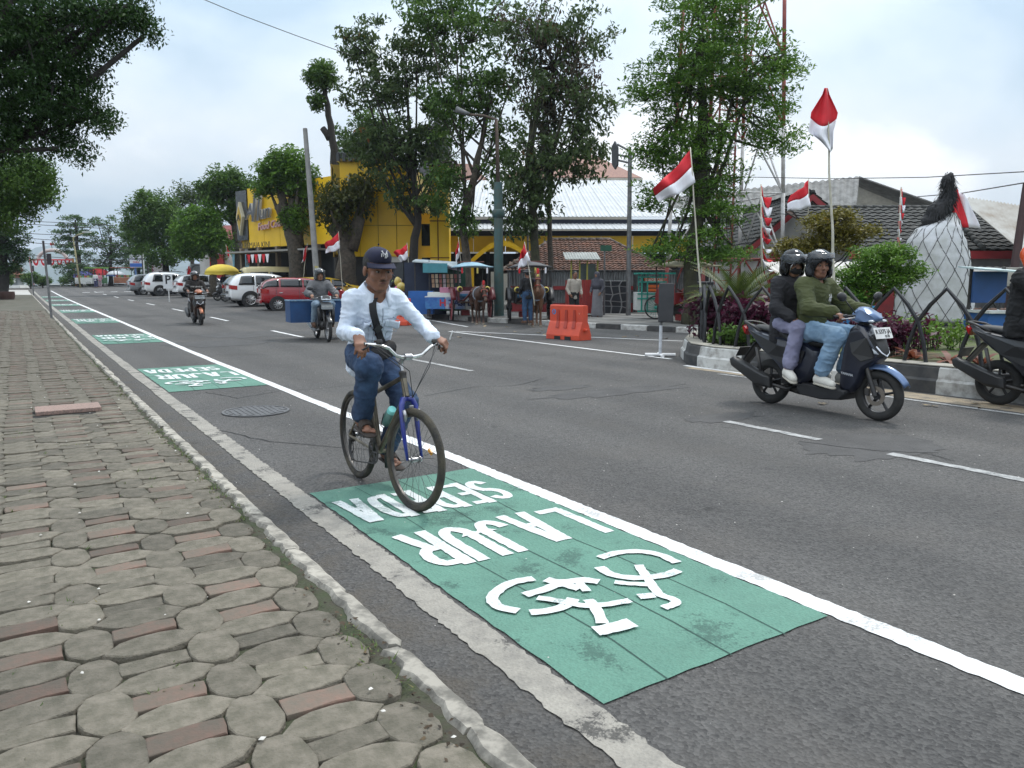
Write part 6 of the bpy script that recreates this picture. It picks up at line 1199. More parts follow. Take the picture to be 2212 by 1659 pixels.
tree('street_tree', 'large bright green feathery tree growing in front of the lattice tower', 24, (1487, 660), [(1492, 570), (1512, 440), (1520, 300), (1512, 90)], [(1540, 115, 150, 110), (1450, 195, 100, 90), (1640, 195, 95, 85), (1520, 330, 110, 85), (1425, 325, 65, 65), (1665, 300, 70, 45), (1540, 450, 75, 70), (1500, 530, 85, 45), (1400, 425, 40, 40), (1420, 545, 50, 25), (1570, 545, 55, 35), (1550, -10, 130, 70), (1690, 140, 45, 40)], 880, 44, .15, 'bright', MOSSB, .25, .30, 15, 30, 140, .2, .34, asp=.36, shell=.5)
tree('street_tree', 'thick old trunk with stubby cut limbs and sparse olive leaves before the yellow wall', 38, (752, 650), [(750, 590), (745, 530), (740, 475)], [(760, 425, 65, 40), (730, 465, 50, 36), (795, 400, 45, 34), (715, 440, 45, 40)], 150, 24, .26, 'olive', BARK, .62, .34, 16, 10, 40, .6, stubs=[(760, 540, 778, 470, .3), (735, 520, 712, 490, .26)])
tree('street_tree', 'tall leaning bare trunk with a small leafy tuft on top', 42, (735, 630), [(730, 500), (728, 380), (712, 270), (702, 185)], [(692, 165, 36, 30), (686, 222, 17, 13)], 90, 40, .24, 'mid', BARKD, .34, .24, 17, 0, 14, .3, stubs=[(712, 300, 697, 277, .2)])
tree('street_tree', 'dense dark green crown behind the tall bare trunk', 44, (790, 630), [(790, 500), (785, 400)], [(780, 320, 60, 62), (810, 290, 55, 55), (760, 360, 40, 40), (830, 360, 45, 50)], 260, 34, .26, 'mid', BARK, .3, .3, 18, 6, 10, .2)
tree('pruned_tree', 'heavily pruned tree with leafy clumps in front of the sign facade', 44, (650, 600), [(640, 540), (622, 470), (605, 420)], [(600, 378, 52, 40), (648, 388, 45, 38), (622, 345, 42, 28), (572, 400, 26, 24), (640, 472, 36, 32), (668, 420, 22, 26)], 330, 36, .25, 'bright', BARK, .55, .28, 19, 8, 10, .2, stubs=[(645, 530, 632, 430, .34), (620, 470, 600, 445, .3), (640, 500, 655, 420, .26)])
tree('pruned_tree', 'tall rounded tree left of the yellow sign facade', 56, (520, 600), [(512, 520), (505, 460), (498, 420)], [(495, 395, 48, 38), (465, 415, 38, 34), (530, 415, 30, 30), (505, 452, 26, 26)], 260, 30, .3, 'mid', BARK, .34, .32, 20, 6, 8, .2)
tree('pruned_tree', 'round clipped bright green tree above the yellow umbrella', 55, (458, 610), [(462, 560), (455, 520)], [(430, 500, 55, 52), (468, 525, 36, 34), (412, 530, 35, 34), (445, 470, 40, 28)], 380, 34, .28, 'bright', BARK, .3, .3, 21, 5, 6, .2, shell=.33)
tree('pruned_tree', 'big rounded dark green tree over the white parked vehicle', 63, (362, 612), [(356, 570), (350, 530)], [(322, 475, 55, 56), (370, 490, 48, 60), (332, 445, 40, 34), (350, 545, 58, 32), (300, 500, 36, 34)], 420, 34, .3, 'mid', BARKD, .35, .34, 22, 5, 6, .2, shell=.33)
tree('street_tree', 'wispy grey green tree top between the two round clipped trees', 70, (415, 610), [(414, 500), (412, 440)], [(410, 420, 42, 28), (388, 432, 28, 24), (440, 425, 25, 25)], 80, 26, .3, 'brown', BARK, .2, .5, 23, 6, 40, .3)
for i, (lab, blobs, base, tk, n) in enumerate([('tiered dark tree with flat layered branches beside the bunting arch', [(160, 471, 26, 5), (158, 486, 36, 5), (148, 500, 40, 5), (150, 516, 42, 5), (158, 530, 44, 5), (165, 545, 38, 5), (190, 505, 24, 5), (150, 575, 40, 6), (165, 590, 35, 7)], (173, 612), [(170, 560), (166, 520), (163, 475)], 150), ('broad layered green tree over the red market umbrella', [(225, 480, 34, 14), (250, 500, 50, 14), (215, 525, 45, 14), (265, 535, 55, 18), (235, 560, 55, 18), (290, 560, 40, 25), (215, 585, 45, 15)], (240, 612), [(239, 560), (240, 510)], 220), ('distant light green tree behind the round clipped tree', [(290, 500, 35, 25), (300, 545, 35, 40), (315, 580, 35, 30)], (300, 612), [(300, 570), (300, 530)], 120)]):
    tree('square_tree', lab, 92+i*3, base, tk, blobs, n, 30, .34, 'far', BARKD, .28, .4, 30+i, 8, 10, .1, .5)
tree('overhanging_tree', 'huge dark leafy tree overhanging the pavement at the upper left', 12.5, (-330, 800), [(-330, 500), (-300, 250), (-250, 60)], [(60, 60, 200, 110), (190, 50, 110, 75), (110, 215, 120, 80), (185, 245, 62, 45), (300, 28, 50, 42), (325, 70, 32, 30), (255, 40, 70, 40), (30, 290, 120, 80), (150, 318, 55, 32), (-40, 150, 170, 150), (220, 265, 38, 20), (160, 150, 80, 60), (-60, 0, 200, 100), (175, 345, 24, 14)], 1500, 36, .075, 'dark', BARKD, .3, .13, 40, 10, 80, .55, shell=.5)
tree('pavement_tree', 'second leafy tree beyond the overhanging one along the pavement', 22, (-120, 720), [(-110, 560), (-90, 470), (-40, 420)], [(40, 395, 75, 55), (85, 375, 38, 30), (15, 450, 70, 45), (95, 415, 28, 30), (60, 355, 40, 25), (-40, 420, 80, 90)], 520, 34, .12, 'mid', BARKD, .2, .2, 41, 6, 40, .4)
tree('pavement_tree', 'dark distant conifer at the far end of the near pavement', 52, (4, 622), [(6, 570), (8, 520), (12, 490)], [(18, 500, 40, 16), (42, 520, 22, 12), (20, 540, 42, 14), (45, 560, 20, 12), (10, 575, 40, 20), (-20, 520, 40, 60)], 260, 30, .22, 'dark', BARKD, .4, .3, 42, 8, 16, .1, .6)
for i, (px, py, w_, h_, d) in enumerate([(66, 601, 17, 13, 84), (8, 600, 16, 18, 60), (92, 606, 16, 9, 88), (155, 605, 25, 14, 96), (205, 606, 20, 12, 97)]):
    tree('shrub', ['clipped shrub behind the bust pedestal', 'tall hedge bush beside the low wall at the far left', 'small shrub right of the bust pedestal', 'shrub under the tiered tree', 'shrub left of the market umbrellas'][i], d, (px, 618), [(px, 612), (px, py)], [(px, py, w_, h_)], 70, 30, .24, 'mid', BARK, .08, .2, 50+i, 2, 4, .2, cat='shrub', shell=.35)
# ================================================================ far pavement and its painted kerb
KP = [Vector(q) for q in ((24, 66, 0), (19.5, 50, 0), (16.3, 39, 0), (13.1, 27.3, 0), (14.4, 22.6, 0), (15.9, 17.2, 0), (18.2, 10, 0), (20.2, 0, 0))]
b = B(); v = []
for i, k in enumerate(KP):
    for e in (0, .5, 1): q = k+Vector((60*e**1.5, 6*e, 0)); v.append((q.x, q.y, gz(k.x, k.y)+.13))
b.add(v, [(3*i+j, 3*i+3+j, 3*i+4+j, 3*i+1+j) for i in range(len(KP)-1) for j in range(2)]); farpav = b.obj('pavement_far', CONC2, kind='structure')
KW = mat('kerb_white', (.5, .5, .48), (.28, .27, .25), scale=6, rough=.85, lo=.35, hi=.55); KBK = mat('kerb_black', (.035, .036, .038), (.07, .068, .065), scale=6, rough=.85)
kk = B().obj('kerb_far', KW, kind='structure'); cnt = 0
for a, c in zip(KP, KP[1:]):
    L_ = (c-a).length; n = max(1, int(L_/.85)); d = (c-a)/n; rz = math.atan2(d.y, d.x)
    for i in range(n):
        m = a+d*(i+.5); cnt += 1; B().box((m.x-.0, m.y, gz(m.x, m.y)+.075), (d.length-.01, .2, .17), rz).obj('kerb_block', KW if cnt % 2 else KBK, kk, bev=.02)
# bands of paler slabs on that pavement
for i in range(5):
    o = [(KP[j]+Vector((1.2+i*1.5, .2*i, 0))) for j in range(2, 7)]; b = B(); v = []
    for q in o: v += [(q.x, q.y, gz(q.x, q.y)+.137), (q.x+.5, q.y+.05, gz(q.x, q.y)+.137)]
    b.add(v, [(2*j+1, 2*j, 2*j+2, 2*j+3) for j in range(4)]); b.obj('slab_band', mat('pale_slab', (.26, .255, .24), (.2, .2, .19), scale=2, rough=.9), farpav)
# ================================================================ planted island
IK = [G(1520, 742), G(1487, 752), G(1470, 770), G(1482, 786), G(1530, 796), G(1640, 808), Vector((10.35, 6.5, 0)), Vector((10.3, 4, 0)), Vector((10.25, 1, 0)), Vector((10.2, -3, 0)), Vector((10.2, -8, 0))]
IK[6] = Vector((IK[5].x*.5+10.3*.5, 6.6, 0))
isl = B(); top = [(q.x+.12, q.y, .36) for q in IK]+[(24, -8, .36), (25, 6, .36), (19, 12.5, .36), (13.6, 13.2, .36)]; isl.add(top, [tuple(range(len(top)))[::-1]]); fxn = isl.obj('island_soil', mat('island_soil', (.09, .12, .035), (.06, .05, .03), scale=1.5, rough=1, world=True), kind='structure'); fix_normals(fxn.data)
ik = B().obj('island_kerb', KW, kind='structure'); segs = []; path = IK; acc = []
for a, c in zip(path, path[1:]):
    n = max(1, int((c-a).length/.12)); acc += [a.lerp(c, i/n) for i in range(n)]
acc.append(path[-1]); tot = [0]
for a, c in zip(acc, acc[1:]): tot.append(tot[-1]+(c-a).length)
prof = [(0, 0), (0.0, .17), (.035, .20), (.06, .34), (.10, .365), (.30, .365)]; bl = 1.0; k = 0; i0 = 0
KG = mat('kerb_lower_grey', (.3, .3, .3), (.2, .2, .2), scale=5, rough=.9)
while i0 < len(acc)-1:
    i1 = i0
    while i1 < len(acc)-1 and tot[i1]-tot[i0] < (bl if k > 1 else .5): i1 += 1
    b = B(); v = []
    for i in range(i0, i1+1):
        d = (acc[min(i+1, len(acc)-1)]-acc[max(i-1, 0)]).normalized(); nn = Vector((-d.y, d.x, 0)); nn = nn if k < 0 else nn
        if i in (i0, i1): pass
        for a, z in prof: q = acc[i]+nn*a; v.append((q.x, q.y, z+gz(q.x, q.y)))
    m = len(prof); b.add(v, [(i*m+j, i*m+j+1, (i+1)*m+j+1, (i+1)*m+j) for i in range(i1-i0) for j in range(m-1)]); o = b.obj('kerb_block', KW if k % 2 == 0 else KBK, ik, sm=35); fix_normals(o.data)
    b = B(); v = []
    for i in range(i0, i1+1):
        d = (acc[min(i+1, len(acc)-1)]-acc[max(i-1, 0)]).normalized(); nn = Vector((-d.y, d.x, 0))
        for a, z in ((.08, .372), (.42, .374)): q = acc[i]+nn*a; v.append((q.x, q.y, z))
    b.add(v, [(2*i, 2*i+1, 2*i+3, 2*i+2) for i in range(i1-i0)]); o = b.obj('coping', mat('island_coping', (.36, .34, .29), (.25, .235, .2), scale=4, rough=.95, bump=.4, bscale=40), ik, solid=.012); i0 = i1; k += 1
# hoop fence of crossing pointed arches
HB = mat('hoop_black', (.018, .019, .022), (.03, .03, .032), scale=8, rough=.4, metal=.3); hf = thing('hoop_fence', 'low black fence of crossing pointed hoops around the planted island', 'fence', (0, 0, .37)); sp = [q for q in acc]
def offs(s):
    s = max(0, min(tot[-1]-.01, s)); i = next(j for j in range(len(tot)-1) if tot[j+1] > s); a = acc[i].lerp(acc[i+1], (s-tot[i])/(tot[i+1]-tot[i])); d = (acc[min(i+4, len(acc)-1)]-acc[max(i-3, 0)]).normalized(); return a+Vector((-d.y, d.x, 0))*.34
s = .1; dk = .72
while s < 14.5:
    a, c, m = offs(s), offs(s+dk*1.42), offs(s+dk*.71); P0 = lambda q, z: Vector((q.x, q.y, z)); h_ = 1.02
    pts = [P0(a, 0), P0(a.lerp(m, .10), .28), P0(a.lerp(m, .28), .56), P0(a.lerp(m, .6), .8), P0(m, h_), P0(c.lerp(m, .6), .8), P0(c.lerp(m, .28), .56), P0(c.lerp(m, .10), .28), P0(c, 0)]
    B().tube(pts, .03, 6).obj('hoop', HB, hf); s += dk
for i in range(4):
    a = P(2030+i*58, 680, 19); a.z = 0; c = P(2030+i*58+70, 680, 19); c.z = 0; m = (a+c)/2; P0 = lambda q, z: Vector((q.x, q.y, z)); B().tube([P0(a, 0), P0(a.lerp(m, .28), .5), P0(m, .9), P0(c.lerp(m, .28), .5), P0(c, 0)], .024, 6).obj('hoop', HB, hf)
# ---- plants of the island
LM['purple'] = leafmat('leaf_purple', (.035, .008, .02), (.11, .02, .05), (.16, .05, .07)); LM['yellowish'] = leafmat('leaf_yellow', (.09, .09, .015), (.2, .17, .03), (.26, .16, .04)); LM['lime'] = leafmat('leaf_lime', (.06, .13, .015), (.16, .27, .04)); LM['cycad'] = leafmat('leaf_cycad', (.035, .06, .014), (.12, .15, .035), (.3, .22, .07)); LM['red'] = leafmat('leaf_red', (.11, .035, .02), (.26, .09, .05), (.2, .16, .05))
def bush(name, label, px0, px1, py, depth, hgt, nclump, per, size, lm, sp=.14, seed=1, deep=.8, cat='plant', group=None):
    rng = np.random.default_rng(seed); d0, d1 = depth if isinstance(depth, tuple) else (depth, depth); a, c = P(px0, py, d0), P(px1, py, d1); root = Vector(((a.x+c.x)/2, (a.y+c.y)/2, .36)); t = thing(name, label, cat, root, 0, group); n = nclump
    u = rng.uniform(0, 1, n); zz = rng.uniform(.25, 1, n)**.8*hgt; cs = np.array([a.x, a.y, 0])+(np.array([c.x-a.x, c.y-a.y, 0]))[None]*u[:, None]+np.stack([_F0[0]*rng.uniform(-.2, deep, n), _F0[1]*rng.uniform(-.2, deep, n), zz], 1)-np.array([root.x, root.y, 0])
    V, F, tone = leaf_arrays(cs, rng, per, sp, size, .35, .55); tonemesh('foliage', V, F, tone, LM[lm], t); b = B()
    for q in cs[:40]: b.tube([(q[0]*.95, q[1]*.95, -.02), (q[0], q[1], q[2])], .008, 4)
    b.obj('stems', BARKD, t, kind='stuff'); return t
bush('coleus', 'mass of dark purple coleus leaves behind the hoops at the island corner', 1530, 1645, 700, (14.9, 13.4), .72, 90, 18, .14, 'purple', seed=61); bush('coleus', 'purple leaves behind the heads of the scooter riders', 1640, 1800, 720, (13.4, 12.6), .66, 80, 18, .13, 'purple', seed=62); bush('coleus', 'dark red coleus right of the blue scooter nose', 1885, 1975, 735, (11.8, 11.4), .5, 70, 18, .11, 'purple', seed=63)
bush('low_plant', 'fresh green low leaves at the foot of the hoops', 1540, 1640, 745, (14.0, 13.0), .2, 40, 14, .1, 'lime', .08, seed=64, deep=.2); bush('grass_bed', 'light green leafy ground cover below the wrapped sculpture', 1960, 2070, 720, 12.6, .42, 90, 18, .08, 'lime', .12, seed=65); bush('low_plant', 'green leaves below the purple coleus along the hoops', 1560, 1680, 752, (13.6, 12.8), .3, 50, 14, .1, 'mid', .1, seed=66, deep=.3)
def bromeliad(px, py, depth, label, seed):
    g = P(px, py, depth); t = thing('bromeliad', label, 'plant', (g.x, g.y, .36)); r = random.Random(seed); V, F, tone = [], [], []
    for k in range(15):
        a = k*2.4+r.uniform(-.3, .3); l = r.uniform(.3, .46); e = r.uniform(.5, 1.15); w_ = .045; d = Vector((math.cos(a), math.sin(a), 0)); s_ = Vector((-d.y, d.x, 0)); n = len(V); pts = [d*(.03+l*q*math.cos(e*(1-.6*q)))+Vector((0, 0, l*(math.sin(e)*q-.55*q*q))) for q in (0, .35, .7, 1)]
        for j, q in enumerate(pts):
            ww = w_*(.7, 1, .8, .05)[j]; V += [q-s_*ww+Vector((0, 0, .01)), q+s_*ww+Vector((0, 0, .01))]
        F += [(n+2*j, n+2*j+1, n+2*j+3, n+2*j+2) for j in range(3)]; tt = r.random(); tone += [tt]*3
    tonemesh('leaves', V, np.array(F), tone, LM['red'], t)
for i, (px, py, d) in enumerate([(1975, 752, 11.2), (2055, 762, 10.7), (2120, 770, 10.4)]): bromeliad(px, py, d, ['bronze red bromeliad rosette behind the front hoops, leftmost', 'bronze red bromeliad between the middle hoops', 'bronze green bromeliad beside the black scooter tail'][i], 70+i)
def cycad():
    g = P(1590, 660, 15.2); t = thing('cycad', 'cycad palm with stiff arching feathery fronds in the island corner', 'plant', (g.x, g.y, .36)); r = random.Random(5); B().lathe([(.14, 0), (.17, .3), (.15, .62), (.05, .7)], 14).obj('trunk', BARKD, t, sm=True)
    for k in range(30):
        a = k*2.4; e = r.uniform(.35, 1.25); l = r.uniform(1.0, 1.35); d = Vector((math.cos(a), math.sin(a), 0)); V, F, tone = [], [], []; sv = Vector((-d.y, d.x, 0)); sp_ = [d*(l*q*math.cos(e*(1-.45*q)))+Vector((0, 0, .65+l*(math.sin(e)*q-.42*q*q*(1 if e < .9 else .6)))) for q in [i/26 for i in range(27)]]
        for i in range(3, 27):
            f = i/26; ll = .26*math.sin(math.pi*min(1, f*.9+.12))+.03; tn = (sp_[i]-sp_[i-1]).normalized()
            for sg in (-1, 1):
                b0 = sp_[i]; tip = b0+(sv*sg*.8+tn*.75+Vector((0, 0, .28))).normalized()*ll; n = len(V); V += [b0-tn*.024, b0+tn*.024, tip]; F.append((n, n+1, n+2)); tone.append(min(1, max(0, r.gauss(.4+.5*(1-e), .2))))
        fr = tonemesh('frond', V, np.array(F), tone, LM['cycad'], t)
cycad()
tree('topiary_tree', 'cloud pruned green topiary tree with twisted stem behind the scooter driver', 14.8, (1868, 705), [(1872, 670), (1885, 640), (1880, 600)], [(1890, 560, 62, 28), (1960, 588, 42, 22), (1850, 600, 45, 25), (1900, 610, 60, 22), (1930, 545, 45, 18), (1850, 640, 40, 22)], 330, 40, .075, 'bright', BARKD, .07, .13, 81, 8, 14, .1, .55, stubs=[(1880, 650, 1942, 605, .045), (1875, 660, 1850, 620, .05)], shell=.4)
tree('topiary_tree', 'loose yellowish green shrub tree between the two flag poles', 18, (1770, 700), [(1772, 620), (1775, 560)], [(1790, 485, 60, 20), (1850, 500, 45, 16), (1740, 530, 60, 16), (1800, 520, 55, 22), (1700, 545, 40, 14), (1810, 465, 40, 12)], 190, 30, .11, 'yellowish', BARKD, .07, .2, 82, 10, 24, .1, .5)
# ---- wrapped sculpture with black bird-like neck
def sculpture():
    d0 = 18.5; g = P(2008, 700, d0); s = d0/FPX; t = thing('wrapped_sculpture', 'tall white wrapped sculpture tied with a rope net and topped by a black shaggy neck', 'sculpture', (g.x, g.y, .36), -yaw); WR = mat('wrap_white', (.56, .57, .6), (.42, .43, .42), scale=2.5, rough=.75, bump=.4, bscale=14)
    z = lambda py: CAMH+(HOR-py)*s-.36; dx = lambda py: -14*(700-py)/300; prof = [(z(py), l+dx(py), r_+dx(py)) for py, l, r_ in ((700, -76, 90), (660, -72, 88), (600, -64, 83), (560, -58, 78), (524, -50, 68), (496, -30, 60), (478, 5, 54), (464, 32, 48))]
    def ring(zz):
        for (a, l, r_), (c, l2, r2) in zip(prof, prof[1:]):
            if a <= zz <= c: f = (zz-a)/(c-a); return (l+(l2-l)*f)*s, (r_+(r2-r_)*f)*s
        return prof[-1][1]*s, prof[-1][2]*s
    def pt(zz, a, o=0):
        l, r_ = ring(zz); cx = (l+r_)/2; R = (r_-l)/2+o; w_ = .010*math.sin(7*a+zz*9)+.012*math.sin(zz*26+3*a)*(1 if zz > 1.2 else .3); return Vector((cx+(R+w_)*math.cos(a), (R*.8+w_)*math.sin(a), zz))
    H = prof[-1][0]; b = B(); b.grid(lambda u, v: pt(v*H, 2*math.pi*u), 48, 30); b.obj('wrap', WR, t, sm=True)
    for k in range(13):
        for sg in (-1, 1):
            b = B(); b.tube([pt(H*q/28, 2*math.pi*k/13+sg*1.9*q/28, .006) for q in range(29)], .0065, 4, False); b.obj('rope', DKMETAL, t)
    b = B(); b.torus((ring(0.05)[0]/2+ring(.05)[1]/2, 0, .04), .8, .05, 'z', 30, 6); b.obj('base_ring', mat('mossy_base', (.12, .13, .08), (.07, .08, .05), rough=.95), t)
    nk = [(2010, 488), (2018, 462), (2036, 440), (2042, 418), (2038, 398), (2042, 388)]; q = lambda x, y: Vector(((x-2008+dx(y))*s, 0, z(y))); fur = mat('black_fibre', (.018, .018, .02), (.035, .035, .038), scale=30, rough=.9)
    soft('neck', [C(q(*nk[i]), q(*nk[i+1]), r0, r1, .06) for i, (r0, r1) in enumerate([(.17, .2), (.2, .15), (.15, .095), (.095, .08), (.08, .075)])]+[C(q(2038, 395), q(2032, 412), .1, .06, .05), C(q(2000, 482), q(2040, 456), .15, .12, .06)], .03, fur, t, wr=.03, wf=9)
    rng = np.random.default_rng(3); V, F = [], []; r = random.Random(2)
    for i in range(900):
        f = r.random()*.999*5; k = int(f); c = q(*nk[k]).lerp(q(*nk[k+1]), f-k); rad_ = (.2, .2, .14, .1, .08)[k]; a = r.uniform(0, 6.28); p0 = c+Vector((math.cos(a)*rad_*1.1, math.sin(a)*rad_, r.uniform(-.1, .1))); dv = Vector((math.cos(a)*.4+r.uniform(-.3, .3), math.sin(a)*.4, -r.uniform(.5, 1.1))).normalized()*r.uniform(.12, .3); s_ = Vector((r.uniform(-1, 1), r.uniform(-1, 1), 0)).normalized()*.012; n = len(V); V += [p0-s_, p0+s_, p0+dv]; F.append((n, n+1, n+2))
    link('shaggy_fibre', npmesh('fibre', [tuple(x) for x in V], F), fur, t, kind='stuff')
sculpture()
# ================================================================ flags
BAM = mat('bamboo', (.5, .48, .4), (.36, .34, .27), scale=5, rough=.6)
def flag(label, depth, pole, c, half='v', cols=(RED, FWHITE), rip=.05, group='red and white flags', pr=.016, base=None, nu=14, bent=None):
    """pole: foot and tip in the photo; c: hoist top, hoist bottom, fly bottom, fly top"""
    f = P(*pole[0], depth); zf = f.z; t = thing('flag', label, 'flag', f, 0, group); q = [P(x, y, depth)-f for x, y in c]; tp = P(*pole[1], depth)-f; n = 7; B().tube([Vector().lerp(tp, i/n)+Vector((.015*math.sin(i*2.1), .015*math.cos(i*1.7), 0))*(1 if 0 < i < n else 0) for i in range(n+1)], [pr*(1-.45*i/n) for i in range(n+1)], 8).obj('pole', BAM, t, sm=True)
    def sf(u, v):
        p_ = (q[0]*(1-v)+q[1]*v)*(1-u)+(q[3]*(1-v)+q[2]*v)*u; w_ = rip*u*math.sin(u*7+v*2.2+len(label))*1.0+rip*.6*math.sin(u*13+v*4); sag = Vector((0, 0, -.06*math.sin(math.pi*u)*(q[0]-q[3]).length*.5)); return p_+Vector(_F0)*w_*(1.5)+sag+Vector((0, 0, rip*.25*math.sin(u*9+1)))
    if half == 'v': a = B().grid(lambda u, v: sf(u, v*.5), nu, 4); e = B().grid(lambda u, v: sf(u, .5+v*.5), nu, 4)
    else: a = B().grid(lambda u, v: sf(u*.62, v), 6, 8); e = B().grid(lambda u, v: sf(.62+u*.38, v), 6, 8)
    a.obj('red_half', cols[0], t, sm=True, solid=.004); e.obj('white_half', cols[1], t, sm=True, solid=.004); return t
flag('large red and white flag streaming left over the island corner', 15, [(1518, 700), (1491, 318)], [(1492, 324), (1501, 396), (1424, 436), (1411, 406)], rip=.06, pr=.02)
flag('small red and white flag left of the tall flag pole', 20, [(1741, 680), (1747, 386)], [(1747, 390), (1750, 448), (1697, 456), (1712, 420)], rip=.08)
flag('red and white flag behind the neck of the wrapped sculpture', 21, [(2070, 700), (2046, 385)], [(2050, 398), (2062, 484), (2112, 494), (2090, 424)], 'u', rip=.07)
def hang_flag():
    d = 13.2; f = P(1807, 740, d); t = thing('flag', 'limp red and white flag on the tallest bamboo pole above the driver', 'flag', f, 0, 'red and white flags'); tp = P(1785, 190, d)-f; B().tube([Vector().lerp(tp, i/9)+Vector((.02*math.sin(i*1.9), 0, 0))*(1 if 0 < i < 9 else 0) for i in range(10)], [.03*(1-.6*i/9) for i in range(10)], 8).obj('pole', BAM, t, sm=True)
    rows = [(190, 1781, 1788), (205, 1776, 1792), (243, 1752, 1810), (262, 1750, 1806), (285, 1745, 1800), (300, 1768, 1800), (320, 1788, 1799)]
    def sf(u, v):
        k = v*(len(rows)-1); i = min(int(k), len(rows)-2); fr = k-i; y, l, r_ = [rows[i][j]*(1-fr)+rows[i+1][j]*fr for j in range(3)]; return P(l+(r_-l)*u, y+8*math.sin(u*3.1)*(v > .3), d+.10*math.sin(u*9)*(.3+v))-f
    B().grid(lambda u, v: sf(u, v*.44+.08*math.sin(u*3)*v*v), 16, 8).obj('red_half', RED, t, sm=True, solid=.004); B().grid(lambda u, v: sf(u, min(1, .44+.08*math.sin(u*3)*(1-v)+v*.56)), 16, 8).obj('white_half', FWHITE, t, sm=True, solid=.004)
hang_flag()
for i, (lab, d, pole, c, hf_) in enumerate([('red and white flag in front of the thick old trunk', 36, [(741, 640), (731, 500)], [(731, 502), (735, 538), (703, 547), (700, 528)], 'v'), ('narrow red and white flag leaning before the dark shop entrance', 39, [(655, 600), (664, 525)], [(664, 527), (661, 560), (652, 568), (655, 545)], 'u'), ('faded red and white flag right of the cyclist cap', 30, [(888, 640), (879, 524)], [(880, 527), (882, 556), (866, 566), (850, 545)], 'v'), ('folded red and white flag beside the grey leaning trunk', 31, [(1003, 640), (990, 512)], [(990, 520), (994, 546), (984, 572), (984, 545)], 'v'), ('broad red and white flag above the second horse', 24, [(1155, 660), (1133, 522)], [(1133, 525), (1146, 566), (1118, 582), (1124, 548)], 'v'), ('red and white flag at the foot of the tall rounded tree', 50, [(497, 620), (488, 528)], [(489, 531), (492, 550), (502, 575), (500, 552)], 'u'), ('drooping red and white flag near the red column', 50, [(541, 610), (536, 540)], [(537, 541), (540, 560), (534, 578), (532, 552)], 'v'), ('red and white flag beside the white banner', 56, [(415, 620), (408, 570)], [(408, 572), (414, 592), (402, 598), (404, 584)], 'u')]): flag(lab, d, pole, c, hf_, rip=.1, pr=.02)
def bunting(label, d, x0, y0, x1, y1, n, w_):
    f = P(x1, y1+40, d); t = thing('bunting_pole', label, 'bunting', f, 0); B().tube([Vector(), P(x0, y0-4, d)-f], [.03, .018], 8).obj('pole', BAM, t, sm=True)
    for i in range(n):
        f0, f1 = i/n, (i+1)/n; a = P(x0+(x1-x0)*f0, y0+(y1-y0)*f0, d)-f; c = P(x0+(x1-x0)*f1, y0+(y1-y0)*f1, d)-f; e = P(x0+(x1-x0)*f1+w_, y0+(y1-y0)*(f1+.1/n), d-.05)-f; B().grid(lambda u, v: (a*(1-u)+c*u)*(1-v)+(a*(1-u)**2+e*u+c*u*(1-u)*.4)*v+Vector(_F0)*.06*math.sin(v*4+i), 6, 5).obj('pennant', RED if i % 2 == 0 else FWHITE, t, sm=True, solid=.004)
bunting('column of red and white pennants on a pole beside the lattice tower', 17, 1644, 402, 1647, 582, 8, 22); bunting('thin column of red and white pennants left of the wrapped sculpture', 20, 1947, 408, 1939, 530, 7, 9)
# ================================================================ street furniture
def barrier(name, loc, rz, label):
    t = thing(name, label, 'barrier', loc, rz); OR = mat('barrier_orange', (.62, .075, .03), (.5, .06, .028), scale=3, rough=.5); n = 9; L_ = 1.14; H = .88
    b = B(); prof = [(-.24, 0), (-.24, .12), (-.13, .42), (-.10, .46), (-.10, H-.02), (-.08, H), (.08, H), (.10, H-.02), (.10, .46), (.13, .42), (.24, .12), (.24, 0)]
    b.prism([(y, z) for y, z in prof], -L_/2, L_/2, 'x'); o = b.obj('body', OR, t, bev=.012); fix_normals(o.data)
    for x in (-.26, .02, .30):
        b = B(); b.add([(x-.035, -.112, H-.12), (x+.035, -.112, H-.12), (x+.05, -.112, .47), (x+.09, -.19, .30), (x-.02, -.19, .30), (x-.05, -.112, .47)], [tuple(range(6))]); b.obj('slot', mat('slot_shade', (.38, .04, .02), rough=.6), t, solid=.012)
    for x in (-.16, .2): B().box((x, 0, .04), (.2, .52, .1)).obj('forklift_notch', BLACK, t)
    for x in (-L_/2-.04, L_/2+.03): B().box((x, 0, .26), (.1, .12, .06)).obj('lug', OR, t, bev=.01)
    lg = B().lathe([(0, 0), (.07, 0)], 20, (-.42, -.103, H-.18), 'y'); lg.obj('logo', mat('logo_blue', (.05, .22, .5), rough=.5), t); text(t, 'logo_text', 'JS', .09, basis((-.42, -.108, H-.18), (1, 0, 0), (0, 0, 1)), OR, .001, .004); text(t, 'arrow', 'v', .12, basis((.46, -.105, H-.2), (1, 0, 0), (0, 0, 1)), mat('pale_orange', (.7, .3, .2), rough=.6), .001)
a, c = G(1186, 731), G(1276, 738); barrier('plastic_barrier', (a+c)/2+Vector((.12, .2, 0)), math.atan2(c.y-a.y, c.x-a.x), 'bright orange plastic road barrier standing on the road before the horse carts'); a = G(852, 702); barrier('plastic_barrier', a, rad(-50), 'second orange plastic barrier half hidden behind the cyclist')
g = G(1426, 770); t = thing('sign_stand', 'road sign seen from behind on a white painted post with pipe foot', 'sign', g, -yaw); PST = mat('post_grey', (.16, .165, .17), (.1, .1, .1), scale=6, rough=.5, metal=.3); B().cyl((0, 0, .03), (0, 0, .62), .032).obj('post_foot', mat('chalk_white', (.62, .64, .68), (.4, .42, .45), scale=9, rough=.8), t, sm=40); B().cyl((0, 0, .621), (0, 0, 1.46), .03).obj('post', PST, t, sm=40)
